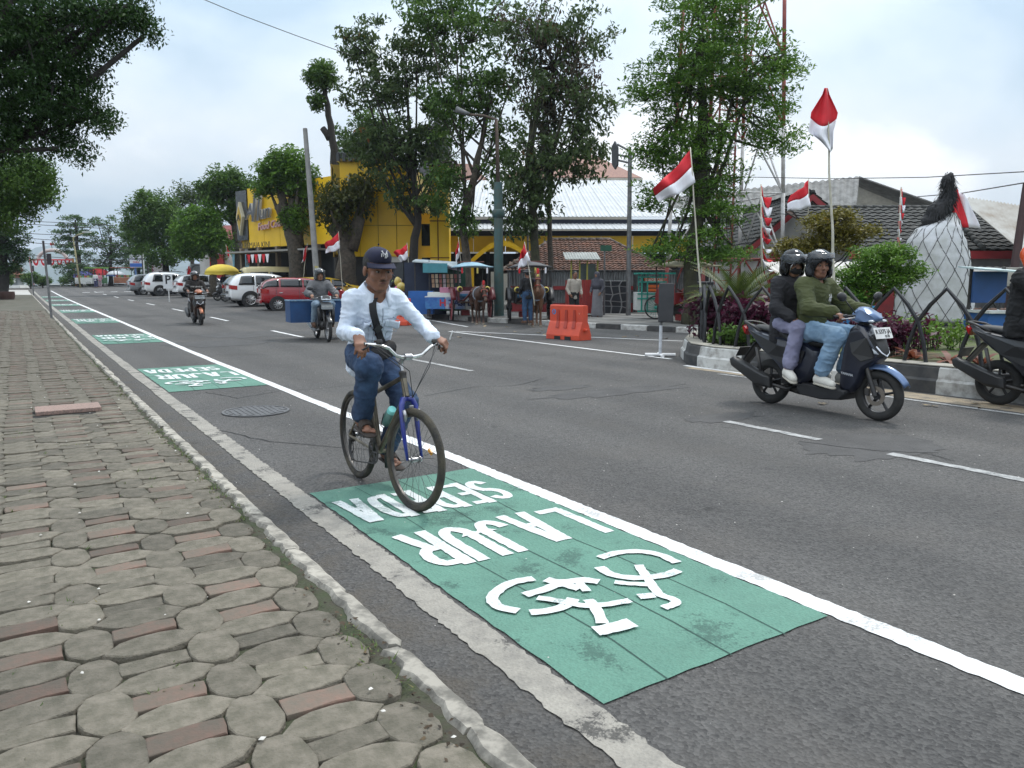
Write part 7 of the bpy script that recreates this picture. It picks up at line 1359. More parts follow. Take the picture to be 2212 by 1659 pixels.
B().box((.08, -.06, 1.07), (.30, .02, .76)).obj('sign_plate', mat('sign_back', (.035, .037, .042), (.05, .05, .055), scale=5, rough=.5), t, bev=.015); 
for q in (.85, 1.35): B().box((.03, -.035, q), (.2, .02, .04)).obj('bracket', PST, t)
B().tube([(-.3, .02, .035), (.3, -.02, .035)], .035, 10).obj('foot_pipe', WHITE, t, sm=40); B().tube([(0, -.28, .03), (.02, .3, .03)], .03, 10).obj('foot_pipe', WHITE, t, sm=40)
def pole(name, label, foot, top, depth, r0, r1, m, cat='pole', rows=1):
    f = P(*foot, depth); f.z = gz(f.x, f.y)+.1; t = thing(name, label, cat, f); tp = P(*top, depth)-f; B().tube([(0, 0, -.1), tp*.5, tp], [r0, (r0+r1)/2, r1], 12).obj('shaft', m, t, sm=40); return t, f
CPOL = mat('concrete_pole', (.27, .265, .255), (.2, .195, .19), scale=3, rough=.85); t, f = pole('utility_pole', 'pale concrete utility pole in front of the yellow facade', (689, 640), (659, 278), 34, .15, .1, CPOL); B().box((P(684, 582, 33.75)-f), (.16, .02, .3)).obj('notice', mat('notice', (.5, .4, .06), (.5, .5, .45), scale=8, rough=.8), t)
t, f = pole('utility_pole', 'dark brown leaning power pole with a meter box at the right edge', (2176, 655), (2218, 395), 16, .1, .07, mat('pole_brown', (.06, .03, .03), (.04, .02, .02), scale=4, rough=.7)); B().box(P(2190, 598, 15.7)-f, (.4, .22, .38), -yaw).obj('meter_box', mat('box_beige', (.4, .38, .34), (.25, .24, .22), rough=.7), t, bev=.01)
t, f = pole('sign_post', 'tall dark post carrying a road sign turned edge on beside the lamp', (1357, 690), (1361, 330), 30, .1, .08, PST, 'sign'); b = B()
for y in (326, 340, 352): b.tube([P(1360, y, 30)-f, P(1334, y-14 if y < 330 else y-6, 30.3)-f], .045, 6)
b.obj('bracket', PST, t); b = B(); q = [P(1322, 318, 30.4)-f, P(1329, 305, 30.3)-f, P(1335, 318, 30.2)-f, P(1335, 356, 30.2)-f, P(1329, 366, 30.3)-f, P(1323, 356, 30.4)-f]; b.add(q, [tuple(range(6))]); b.obj('sign_plate', mat('sign_back', (.04, .04, .04)), t, solid=.08)
TEAL = mat('teal_paint', (.025, .075, .075), (.04, .06, .05), scale=5, rough=.55); t, f = pole('street_lamp', 'old street lamp with teal base and rusty arm among the trees', (1078, 690), (1076, 395), 29, .19, .16, TEAL, 'lamp'); RU = mat('rust_pole', (.12, .085, .065), (.07, .05, .04), scale=9, rough=.8); B().tube([P(1076, 400, 29)-f, P(1072, 258, 29)-f, P(1045, 250, 29)-f, P(1012, 247, 29)-f], [.08, .065, .05, .04], 8).obj('arm', RU, t, sm=True); B().tube([P(1014, 247, 29)-f, P(985, 236, 29)-f], [.07, .12], 8).obj('lamp_head', PST, t, sm=True); B().lathe([(.2, 0), (.24, .05), (.24, .25), (.2, .3)], 14, P(1077, 470, 29)-f).obj('collar', TEAL, t, sm=40)
t, f = pole('sign_post', 'thin post with a small green name plate before the fence', (1305, 690), (1306, 532), 30, .04, .035, PST, 'sign'); B().box(P(1309, 536, 29.9)-f, (.44, .03, .22), -yaw).obj('name_plate', mat('sign_green', (.02, .1, .06), (.02, .08, .05), rough=.5), t)
t, f = pole('park_lamp', 'small lamp post with square lantern before the market hall', (1141, 640), (1140, 505), 38, .06, .05, PST, 'lamp'); B().box(P(1140, 494, 38)-f, (.4, .4, .42)).obj('lantern', mat('lantern', (.45, .45, .42), rough=.5), t, bev=.03)
for i, (bx, by, tx, ty, sb) in enumerate([(112, 692, 93, 520, (96, 110, 548, 572)), (73, 640, 66, 560, (66, 71, 574, 586))]):
    g = G(bx, by); d = dep(g); t = thing('lane_post', ['tall slim post with a dark sign on the pavement edge', 'distant slim post with a sign at the end of the pavement'][i], 'sign', g+Vector((0, 0, .08))); B().tube([(0, 0, -.05), P(tx, ty, d)-g-Vector((0, 0, .08))], .042, 10).obj('post', PST, t, sm=40); x0, x1, y0, y1 = sb; c = P((x0+x1)/2+3, (y0+y1)/2, d-.06)-g-Vector((0, 0, .08)); B().box(c, (abs(x1-x0)*d/FPX*.6, .06, (y1-y0)*d/FPX), -yaw).obj('sign_plate', mat('sign_dark', (.03, .02, .03), rough=.5), t); c = P(tx+3, ty+18, d)-g; B().box((c.x-.02, c.y, c.z-.1), (.03, .3, 36*d/FPX)).obj('sign_edge', mat('sign_dark', (.03, .02, .03)), t)
g = G(366, 652); d = dep(g); t = thing('parking_sign', 'white parking sign with a black P before the white parked vehicle', 'sign', g, -yaw); B().cyl((0, 0, 0), (.0, 0, 1.0), .03).obj('post', WHITE, t); B().box((-.02, -.02, 1.22), (.56, .04, .9*.95)).obj('plate', mat('sign_white', (.66, .68, .7), rough=.5), t); text(t, 'letter', 'P', .72, basis((0, -.045, 1.3), (1, 0, 0), (0, 0, 1)), BLACK, .004, .012)
# fallen leaves on the road
DRY = mat('dry_leaf', (.2, .13, .06), (.3, .24, .15), scale=6, rough=.9, rnd=.4)
lb = B(); lb.add([(-.09, 0, .004), (-.03, .04, .02), (.05, .035, .012), (.1, 0, .03), (.04, -.04, .015), (-.03, -.04, .01)], [tuple(range(6))]); lme = None
for i in range(26):
    r = random.Random(i); g = G(r.uniform(920, 1460), r.uniform(702, 735)) if i < 18 else G(r.uniform(1700, 2150), r.uniform(850, 885)); o = lb.obj('fallen_leaf', DRY) if lme is None else bpy.data.objects.new('fallen_leaf', lme)
    if lme is None: lme = o.data
    else: col.objects.link(o)
    o.location = g+Vector((0, 0, .006)); o.rotation_euler = (r.uniform(-.2, .2), r.uniform(-.2, .2), r.uniform(0, 6)); k = r.uniform(.6, 1.2)*(.6 if i >= 18 else 1); o.scale = (k, k, k); tag(o, 'dry fallen leaf lying on the asphalt', 'leaf', 'fallen leaves')
# overhead wires
WIRE = mat('wire', (.02, .02, .022), rough=.6)
def wire(label, pts, r=.012): 
    q = [P(*p_) for p_ in pts]; o = B().tube(q, r, 5, False).obj('overhead_wire', WIRE, sm=True); tag(o, label, 'wire', 'overhead wires')
wire('single cable slanting across the sky into the trees', [(400, -18, 26), (520, 32, 27), (640, 77, 28), (760, 120, 29)], .014); wire('upper cable running right from the lattice tower', [(1590, 382, 30), (1800, 386, 26), (2000, 383, 21), (2230, 370, 17)], .012); wire('lower cable meeting the dark power pole', [(1980, 425, 26), (2080, 417, 21), (2230, 392, 16)], .014); wire('cable crossing the white gable', [(1600, 455, 26), (1740, 466, 24), (1830, 478, 22)], .01)
for i, (y0, y1, y2) in enumerate([(474, 482, 494), (480, 490, 500), (502, 508, 520), (510, 522, 535), (520, 530, 545), (545, 560, 566), (552, 570, 574)]): wire(['topmost', 'second', 'third', 'fourth', 'fifth', 'sixth', 'lowest'][i]+' cable sagging over the far left end of the street', [(-40, y0-4, 70), (90, (y0+y1)/2+1, 76), (200, y1+2, 80), (330, y2, 86)], .03)
# ================================================================ cars
def car(name, label, loc, rz, L, H, W, paint, stn, wx, wr, rimm, belt, winds, cat='car', group=None, rear=RED, clad=False, roofrail=False):
    """stn: stations (x, z_bottom, z_belt, z_roof, half width, roof half width) from rear to front"""
    t = thing(name, label, cat, loc, rz, group); b = B(); rings = []
    def ring(s):
        x, zb, zl, zr, w_, wr_ = s; top = zr > zl+.08
        if top: pr = [(0, zb), (w_*.86, zb), (w_*.985, zb+.10), (w_, (zb+zl)*.5), (w_*.975, zl), (wr_+(w_*.975-wr_)*.18, zl+(zr-zl)*.78), (wr_*.84, zr-.012), (0, zr)]
        else: pr = [(0, zb), (w_*.86, zb), (w_*.985, zb+.10), (w_, (zb+zl)*.5), (w_*.96, zl-.06), (w_*.86, zl-.015), (w_*.6, zr-.002), (0, zr)]
        return [(x, y, z) for y, z in pr]+[(x, -y, z) for y, z in pr[::-1][1:-1]]
    R_ = [ring(s) for s in stn]; n = len(R_[0]); v = [q for r in R_ for q in r]; f = [(i*n+k, (i+1)*n+k, (i+1)*n+(k+1) % n, i*n+(k+1) % n) for i in range(len(R_)-1) for k in range(n)]+[tuple(range(n)), tuple((len(R_)-1)*n+k for k in range(n-1, -1, -1))]
    b.add(v, f); bd = b.obj('body', paint, t, sm=50, sub=1); fix_normals(bd.data)
    xs = [s[0] for s in stn]
    def at(x, k):
        for a, c, r0, r1 in zip(xs, xs[1:], R_, R_[1:]):
            if a <= x <= c: f_ = (x-a)/(c-a); return Vector(r0[k]).lerp(Vector(r1[k]), f_)
        return Vector(R_[-1][k])
    def side(x, v, sy, o=.012):
        p_ = at(x, 4).lerp(at(x, 5), v); p_.y = (p_.y+o)*sy; return p_
    for x0, x1, v0, v1, sl0, sl1 in winds:
        for sy in (-1, 1):
            g_ = B(); g_.grid(lambda u, v_: side((x0+sl0*v_)*(1-u)+(x1+sl1*v_)*u, v0+(v1-v0)*v_, sy), 5, 4); g_.obj('side_window', GLASS, t, sm=True, solid=.01)
    # rear and front screens
    rs = [s for s in stn if s[3] > s[2]+.08]; a, c = rs[0], rs[1]
    for (s0, s1, nm, of) in ((stn[max(0, stn.index(rs[0])-1)], rs[0], 'rear_window', -.03), (stn[min(len(stn)-1, stn.index(rs[-1])+1)], rs[-1], 'windscreen', .03)):
        g_ = B(); x0, z0, x1, z1 = s0[0], s0[3], s1[0], s1[3]
        if abs(s1[3]-s0[3]) < .2: x0, z0 = s1[0]+(-.05 if nm[0] == 'r' else .05), s1[2]+.04
        g_.grid(lambda u, v_: Vector((x0+(x1-x0)*v_*.86+of, (u-.5)*2*(s1[4]*.9+(s1[5]*.9-s1[4]*.9)*v_), z0+(z1-z0)*v_*.86+.04)), 6, 4); g_.obj(nm, GLASS, t, sm=True, solid=.01)
    for x in wx:
        for sy in (-1, 1):
            y = sy*(W/2-.11); B().lathe([(wr+.065, -.06*sy), (wr+.065, .117*sy), (wr+.02, .12*sy), (0, .05*sy)], 28, (x, y, wr), 'y').obj('wheel_arch', BLACK, t, sm=40)
            w_ = B().lathe([(wr*.68, -.1*sy), (wr*.97, -.1*sy), (wr, -.07*sy), (wr, .10*sy), (wr*.97, .125*sy), (wr*.7, .128*sy), (wr*.68, .09*sy)], 28, (x, y, wr), 'y').obj('wheel', RUBBER, t, sm=35)
            r_ = B(); r_.lathe([(wr*.7, .10*sy), (wr*.66, .126*sy), (wr*.6, .11*sy), (wr*.58, .07*sy)], 24, (x, y, wr), 'y')
            for k in range(10): a_ = k*.6283; r_.tube([(x+.05*math.cos(a_), y+.115*sy, wr+.05*math.sin(a_)), (x+wr*.64*math.cos(a_+.08), y+.108*sy, wr+wr*.64*math.sin(a_+.08))], [.03, .022], 5)
            r_.sph((x, y+.11*sy, wr), (.06, .02, .06), 10, 6); r_.obj('rim', rimm, w_, sm=40)
    zb = belt; hx = stn[0][0]; fx_ = stn[-1][0]; LMP = mat('tail_lamp', (.4, .012, .014), (.3, .01, .01), rough=.15, coat=.6)
    for sy in (-1, 1):
        b = B(); b.grid(lambda u, v_: Vector((at(hx+.02+.32*u, 4).x, (at(hx+.02+.32*u, 4).y+.012)*sy, zb-.14+.2*v_-.04*u)), 4, 2); b.obj('tail_light', LMP, t, solid=.012); B().box((hx-.005, sy*(stn[0][4]-.14), zb-.03), (.03, .22, .2)).obj('tail_light', LMP, t, bev=.01); b = B(); b.box((fx_-.12, sy*(stn[-1][4]-.12), stn[-1][2]-.16), (.3, .2, .13)); b.obj('headlight', mat('lamp_lens', (.6, .6, .6)), t, bev=.02)
        x = (wx[1]-.55); p_ = side(x-.05, -.02, sy, .0); B().sph((p_.x, p_.y+.09*sy, p_.z+.03), (.06, .11, .075), 12, 8).obj('wing_mirror', paint, t, sm=True)
        for hx_ in (x-.75, x-1.75): B().box((hx_, sy*(at(hx_, 3).y+.012), zb-.12), (.16, .03, .03)).obj('door_handle', CHROME, t, bev=.008)
        for dx in (x-.02, x-.95, x-1.95):
            q = [Vector((dx, sy*(at(dx, k).y+.004), at(dx, k).z)) for k in (2, 3, 4)]; B().tube(q, .006, 4, False).obj('door_seam', DKMETAL, t)
        if clad: b = B(); b.grid(lambda u, v_: Vector((wx[0]+.35+(wx[1]-wx[0]-.7)*u, (at(wx[0]+.35+(wx[1]-wx[0]-.7)*u, 2).y+.014)*sy, .24+.16*v_)), 4, 1); b.obj('sill_cladding', BLACK, t, solid=.02)
        if roofrail: B().tube([(wx[0]+.1, sy*.58, H-.03), (wx[0]+.3, sy*.58, H+.04), (wx[1]-1.2, sy*.58, H+.04), (wx[1]-.9, sy*.58, H-.03)], .02, 6).obj('roof_rail', BLACK, t, sm=True)
    B().box((hx-.02, 0, .42), (.1, W*.86, .16)).obj('rear_bumper', BLACK if clad else paint, t, bev=.03); B().box((hx-.035, 0, .72), (.02, .45, .12)).obj('number_plate', BLACK, t); return t
def suv(x0, L, H, W, hood=1.02): return [(x0, .38, .92, .93, W*.44, W*.40), (x0+.03, .34, 1.0, 1.12, W*.475, W*.40), (x0+.30, .30, 1.06, H-.10, W*.495, W*.385), (x0+.75, .28, 1.06, H, W*.5, W*.395), (x0+1.7, .26, 1.05, H+.01, W*.5, W*.40), (x0+2.55, .26, 1.03, H-.05, W*.5, W*.39), (x0+3.15, .27, 1.03, 1.12, W*.495, W*.40), (x0+3.6, .28, hood, hood+.04, W*.49, W*.4), (x0+L-.25, .3, .92, .94, W*.47, W*.38), (x0+L, .36, .74, .76, W*.40, W*.3)]
WPAINT = mat('car_white', (.74, .75, .76), (.7, .71, .72), rough=.25, coat=.8); RPAINT = mat('car_red', (.33, .008, .014), (.29, .007, .012), rough=.2, coat=.9); GPAINT = mat('car_grey', (.25, .26, .27), (.22, .23, .24), rough=.25, metal=.4, coat=.7); KPAINT = mat('car_black', (.012, .012, .014), rough=.15, coat=.9); CPAINT = mat('van_cream', (.6, .52, .28), (.55, .47, .25), rough=.4, coat=.3); YPAINT = mat('car_yellow', (.6, .38, .02), rough=.3, coat=.6); RIMS = mat('rim_silver', (.5, .5, .5), rough=.3, metal=.8); RIMD = mat('rim_dark2', (.08, .08, .085), rough=.3, metal=.7)
WIN = [(-1.85, -1.08, .06, .98, .16, .0), (-1.0, -.06, .04, 1.0, 0, 0), (.02, 1.0, .04, .98, 0, -.45)]
def put(px, py, x_rear): g = G(px, py); return (g.x-x_rear, g.y+.9, g.z)
g = G(345, 639.5); sW = 1.86
car('parked_car', 'white large off road vehicle with dark wheels parked beside the parking sign', (g.x+1.35, g.y+.85, g.z), rad(2), 4.75, 1.82, 1.86, WPAINT, suv(-2.35, 4.75, 1.82, 1.86, 1.08), (-1.35, 1.4), .39, RIMD, 1.0, WIN, clad=True, roofrail=True, group='cars parked along the square')
g = G(309, 637); car('parked_car', 'silver grey family car partly hidden behind the white off road vehicle', (g.x+1.2, g.y+1.2, g.z), rad(4), 4.2, 1.66, 1.68, GPAINT, suv(-2.1, 4.2, 1.66, 1.68), (-1.2, 1.35), .31, RIMS, .95, WIN, group='cars parked along the square')
g = G(470, 641); car('parked_car', 'white car with its bonnet showing behind the copper scooter rider', (g.x-.4, g.y+1.6, g.z), rad(3), 4.3, 1.6, 1.74, WPAINT, suv(-2.15, 4.3, 1.6, 1.74), (-1.3, 1.3), .32, RIMS, .95, WIN, group='cars parked along the square')
g = G(520, 655); car('parked_car', 'black car just left of the white crossover', (g.x+1.6, g.y+1.0, g.z), rad(8), 4.3, 1.66, 1.78, KPAINT, suv(-2.15, 4.3, 1.66, 1.78), (-1.3, 1.3), .33, RIMS, .95, WIN, group='cars parked along the square')
g = G(546, 663); car('parked_car', 'white crossover with red tail lights parked left of the red hatchback', (g.x+1.3, g.y+.9, g.z), rad(-4), 4.6, 1.68, 1.86, WPAINT, suv(-2.25, 4.6, 1.68, 1.86), (-1.3, 1.36), .365, RIMS, 1.02, WIN, clad=True, group='cars parked along the square')
g = G(609, 672); car('parked_car', 'glossy red hatchback with silver wheels behind the motorcyclist', (g.x+1.15, g.y+.85, g.z), rad(-8), 3.9, 1.5, 1.70, RPAINT, suv(-1.85, 3.95, 1.5, 1.7, .95), (-1.15, 1.3), .30, RIMS, .93, WIN, group='cars parked along the square')
g = G(690, 668); car('parked_car', 'yellow car nosing out behind the red hatchback', (g.x+1.2, g.y+2.0, g.z), rad(-10), 4.2, 1.5, 1.72, YPAINT, suv(-2.1, 4.2, 1.5, 1.72), (-1.2, 1.3), .3, RIMS, .93, WIN, group='cars parked along the square')
g = P(612, 650, 47); vz = gz(g.x, g.y); van = [(-2.4, .4, 1.1, 1.85, .84, .74), (-2.35, .36, 1.12, 2.0, .88, .78), (-1.4, .34, 1.12, 2.06, .9, .8), (.6, .34, 1.1, 2.05, .9, .8), (1.5, .34, 1.08, 1.98, .89, .78), (2.15, .36, 1.05, 1.14, .88, .78), (2.4, .42, .95, .98, .84, .7)]
car('minibus', 'cream coloured minibus standing behind the white crossover', (g.x, g.y, vz), rad(-4), 4.8, 2.06, 1.8, CPAINT, van, (-1.5, 1.5), .33, RIMS, 1.1, [(-2.0, -1.0, .1, .8, 0, 0), (-.9, .2, .1, .8, 0, 0), (.3, 1.2, .1, .8, 0, 0)], 'van')
for i, (px, py, a) in enumerate([(497, 650, 20), (515, 652, 15)]):
    g = G(px, py); scooter('parked_scooter', ['dark parked scooter beside the yellow umbrella', 'second dark parked scooter next to the black car'][i], (g.x, g.y+.4, g.z), rad(160+a), mat('grey_plastic', (.06, .06, .065), rough=.4), cbody=BLACK)
# ================================================================ umbrellas, stalls
def umbrella(label, px, py_rim, py_top, d, wpx, m, py_foot, m2=None, ribs=8):
    c = P(px, py_rim, d); R = wpx/2*d/FPX; hgt = (py_rim-py_top)*d/FPX; fz = gz(c.x, c.y)+.05; t = thing('market_umbrella', label, 'umbrella', (c.x, c.y, fz)); z0 = c.z-fz; b = B()
    b.grid(lambda u, v: (R*math.sin(v*1.45)/math.sin(1.45)*math.cos(2*math.pi*u)*(1-.03*abs(math.sin(u*math.pi*ribs))*v), R*math.sin(v*1.45)/math.sin(1.45)*math.sin(2*math.pi*u)*(1-.03*abs(math.sin(u*math.pi*ribs))*v), z0+hgt*(math.cos(v*1.45)-math.cos(1.45))/(1-math.cos(1.45))), ribs*4, 7); cn = b.obj('canopy', m, t, sm=True, solid=.01); b = B()
    b.grid(lambda u, v: (R*math.cos(2*math.pi*u), R*math.sin(2*math.pi*u), z0-.16*v*(.6+.4*abs(math.sin(u*math.pi*ribs)))), ribs*4, 1); b.obj('valance', m2 or m, cn, sm=True); B().cyl((0, 0, 0), (0, 0, z0+hgt), .025).obj('pole', DKMETAL, t, sm=True)
    for k in range(ribs): a = 2*math.pi*k/ribs; B().tube([(0, 0, z0+hgt*.9), (R*.5*math.cos(a), R*.5*math.sin(a), z0+hgt*.72), (R*.97*math.cos(a), R*.97*math.sin(a), z0-.01)], .012, 4).obj('rib', DKMETAL, t)
    B().lathe([(.25, 0), (.25, .1), (.05, .14)], 14).obj('base', CONC, t)
umbrella('large yellow market umbrella above the parked scooters', 480, 589, 571, 50, 72, mat('canvas_yellow', (.62, .47, .06), (.55, .42, .05), rough=.8), 640)
umbrella('blue violet umbrella of a distant food stall', 181, 597, 586, 92, 41, mat('canvas_violet', (.2, .2, .55), rough=.8), 620); umbrella('bright red umbrella of a distant food stall', 211, 592, 580, 94, 47, mat('canvas_red', (.7, .06, .07), rough=.8), 620); umbrella('white and blue umbrella of a distant food stall', 250, 594, 585, 93, 36, mat('canvas_white', (.7, .72, .75), rough=.8), 620, mat('canvas_blue', (.12, .2, .5), rough=.8))
def stall(label, px, d, w_, body, roof, z1=1.0, goods=None):
    c = P(px, 610, d); t = thing('food_stall', label, 'stall', (c.x, c.y, gz(c.x, c.y)+.1), -yaw); B().box((0, 0, z1/2+.15), (w_, .9, z1-.3)).obj('counter', body, t, bev=.02)
    for x in (-w_/2+.08, w_/2-.08):
        for y in (-.38, .38): B().box((x, y, 1.1), (.06, .06, 2.0)).obj('post', DKMETAL, t)
    if roof: B().box((0, -.1, 2.12), (w_+.3, 1.4, .08)).obj('roof', roof, t)
    for k in range(6): B().box((-w_*.38+k*w_*.15, -.1, z1+.14), (w_*.11, .3, .24)).obj('goods', goods or mat('goods_%d' % (k % 3), [(.4, .08, .05), (.35, .3, .1), (.1, .25, .12)][k % 3], rough=.7), t)
    for x in (-w_*.3, w_*.3): B().lathe([(.28, -.03), (.28, .03)], 18, (x, -.5, .28), 'y').obj('wheel', RUBBER, t)
    return t
TEA = mat('cart_teal', (.03, .3, .24), (.025, .24, .19), scale=5, rough=.5); WB = mat('cart_white', (.6, .62, .6), rough=.5)
stall('dark green stall under the red umbrella', 212, 91, 1.8, mat('stall_green', (.05, .14, .06), rough=.6), mat('stall_lime', (.25, .5, .1), rough=.6)); stall('reddish wooden food cart under the white umbrella', 270, 91, 2.2, mat('stall_red', (.3, .12, .06), rough=.6), mat('stall_redroof', (.3, .08, .05), rough=.6)); stall('pale stall under the violet umbrella', 185, 90, 2.0, WB, None)
def awning_stall():
    d = 29; c = P(935, 640, d); t = thing('snack_stall', 'snack stall with pale slanting awning and hanging packets between the trunks', 'stall', (c.x, c.y, gz(c.x, c.y)+.13), -yaw); X = lambda px: (px-935)*d/FPX; Z = lambda py: CAMH+(HOR-py)*d/FPX-gz(c.x, c.y)-.13
    b = B(); b.add([(X(893), -.2, Z(566)), (X(965), -.7, Z(572)), (X(1005), -.9, Z(588)), (X(985), .9, Z(566)), (X(893), .9, Z(560))], [(0, 1, 2, 3, 4)]); b.obj('awning', mat('awning_white', (.45, .5, .52), (.3, .36, .38), rough=.6), t, solid=.04); B().box((X(945), -.75, Z(580)), (.9, .03, .34)).obj('banner', mat('banner_teal', (.06, .25, .3), rough=.6), t)
    for px in (897, 928, 990): B().box((X(px), .0, 1.0), (.05, .05, 2.1)).obj('post', DKMETAL, t)
    B().box((X(915), .7, 1.0), (1.6, .1, 2.0)).obj('back_wall', mat('stall_navy', (.02, .03, .06), rough=.7), t); B().box((X(975), .6, 1.0), (1.0, .1, 1.7)).obj('back_wall', mat('stall_dkgreen', (.02, .08, .05), rough=.7), t); B().box((X(912), -.2, .5), (.9, .7, .85)).obj('counter', mat('stall_blue', (.02, .12, .4), rough=.5), t)
    for k in range(22): r = random.Random(k); B().box((X(938)+.14*(k % 8), -.45+.1*(k//8), Z(594)-.17*(k//8)-.05), (.1, .03, .15)).obj('hanging_packet', mat('packet_%d' % (k % 4), [(.4, .25, .15), (.5, .42, .3), (.3, .1, .08), (.45, .4, .42)][k % 4], rough=.4), t)
    for k, (px, w_, z_, m) in enumerate([(955, .9, .78, WB), (975, .7, .95, mat('pink_box', (.5, .2, .3), rough=.5)), (1000, .8, .82, mat('pale_pink', (.55, .35, .4), rough=.5))]): B().box((X(px), -.7, z_), (w_, .5, .22)).obj('tub', m, t, bev=.02)
    t = thing('vendor_table', 'vendor table hung with a blue and white lettered banner', 'table', (P(985, 660, d-.8).x, P(985, 660, d-.8).y, gz(c.x, c.y)+.13), -yaw); B().box((0, 0, .72), (2.2, .7, .05)).obj('table_top', WB, t)
    for x in (-1, 1):
        for y in (-.3, .3): B().box((x, y, .36), (.05, .05, .7)).obj('leg', DKMETAL, t)
    for k, m in enumerate((mat('banner_blue', (.03, .1, .35), (.05, .2, .45), scale=7, rough=.6), mat('banner_blue2', (.1, .2, .45), (.45, .48, .5), scale=6, rough=.6), WB)): B().box((-.73+.73*k, -.37, .5), (.72, .02, .42)).obj('banner', m, t)
    text(t, 'banner_text', 'TASI LUS', .3, basis((.35, -.385, .5), (1, 0, 0), (0, 0, 1)), mat('ink_navy', (.02, .03, .12), rough=.6), .002, .01); text(t, 'banner_text', 'H', .34, basis((-.45, -.385, .5), (1, 0, 0), (0, 0, 1)), mat('ink_red', (.5, .03, .03), rough=.6), .002, .01)
awning_stall()
# bunch of balloons
c = P(868, 626, 31); bt = thing('balloon_bunch', 'bunch of colourful cartoonless balloons beside the second barrier', 'balloons', (c.x, c.y, gz(c.x, c.y)+.1)); bt['label'] = 'bunch of pink, yellow and purple toy balloons beside the trunk'
for k in range(16):
    r = random.Random(k+3); q = P(868+r.uniform(-17, 17), 626+r.uniform(-22, 22), 31+r.uniform(-.3, .3))-bt.location; B().sph(q, (r.uniform(.13, .2),)*2+(.2,), 12, 8).obj('balloon', mat('balloon_%d' % (k % 5), [(.5, .06, .22), (.6, .45, .1), (.2, .03, .35), (.6, .15, .08), (.55, .4, .3)][k % 5], rough=.25, coat=.5), bt, sm=True)
B().tube([(0, 0, 0), (0, 0, .9)], .02, 6).obj('stick', DKMETAL, bt)
def teal_cart():
    d = 27.5; c = P(1400, 660, d); gzc = gz(c.x, c.y)+.13; t = thing('food_cart', 'teal and white food cart with glass case and bicycle wheel', 'food cart', (c.x, c.y, gzc), -yaw); X = lambda px: (px-1400)*d/FPX; Z = lambda py: CAMH+(HOR-py)*d/FPX-gzc
    B().box((X(1402), 0, Z(650)), (X(1436)-X(1374), .7, Z(632)-Z(670))).obj('cabinet', WB, t, bev=.01); B().box((X(1404), .02, Z(616)), (X(1428)-X(1384), .6, Z(599)-Z(634))).obj('glass_case', mat('case_glass', (.12, .16, .15), (.08, .1, .1), rough=.1, coat=.5), t)
    for px in (1382, 1394, 1428):
        for y in (-.36, .34): B().box((X(px), y, Z(630)), (.05, .05, Z(592)-Z(672))).obj('post', TEA, t)
    for py in (599, 609, 634, 644, 671): B().box((X(1404), -.365, Z(py)), (X(1436)-X(1374), .04, .05)).obj('rail', TEA, t)
    B().box((X(1412), 0, Z(591)), (X(1456)-X(1376), 1.0, .06)).obj('roof', TEA, t); B().box((X(1408), -.37, Z(604)), (.62, .02, .18)).obj('menu_board', WB, t); text(t, 'menu_text', 'SOTO BATU', .13, basis((X(1408), -.385, Z(604)), (1, 0, 0), (0, 0, 1)), mat('ink_orange', (.6, .12, .02), rough=.6), .002, .005)
    for py in (618, 626): B().box((X(1410), -.37, Z(py)), (.5, .02, .1)).obj('menu_strip', mat('ink_orange', (.6, .12, .02)), t)
    wz = Z(664); wx_ = X(1412); R = .42; w_ = B().torus((wx_, -.45, R), R-.03, .025, 'y', 36, 8).obj('wheel', RUBBER, t, sm=True); b = B()
    for k in range(20): a = k*.314; b.tube([(wx_, -.45, R), (wx_+(R-.05)*math.cos(a), -.45, R+(R-.05)*math.sin(a))], .006, 4)
    b.sph((wx_, -.47, R), .07, 10, 6); b.obj('spokes', TEA, w_)
teal_cart()
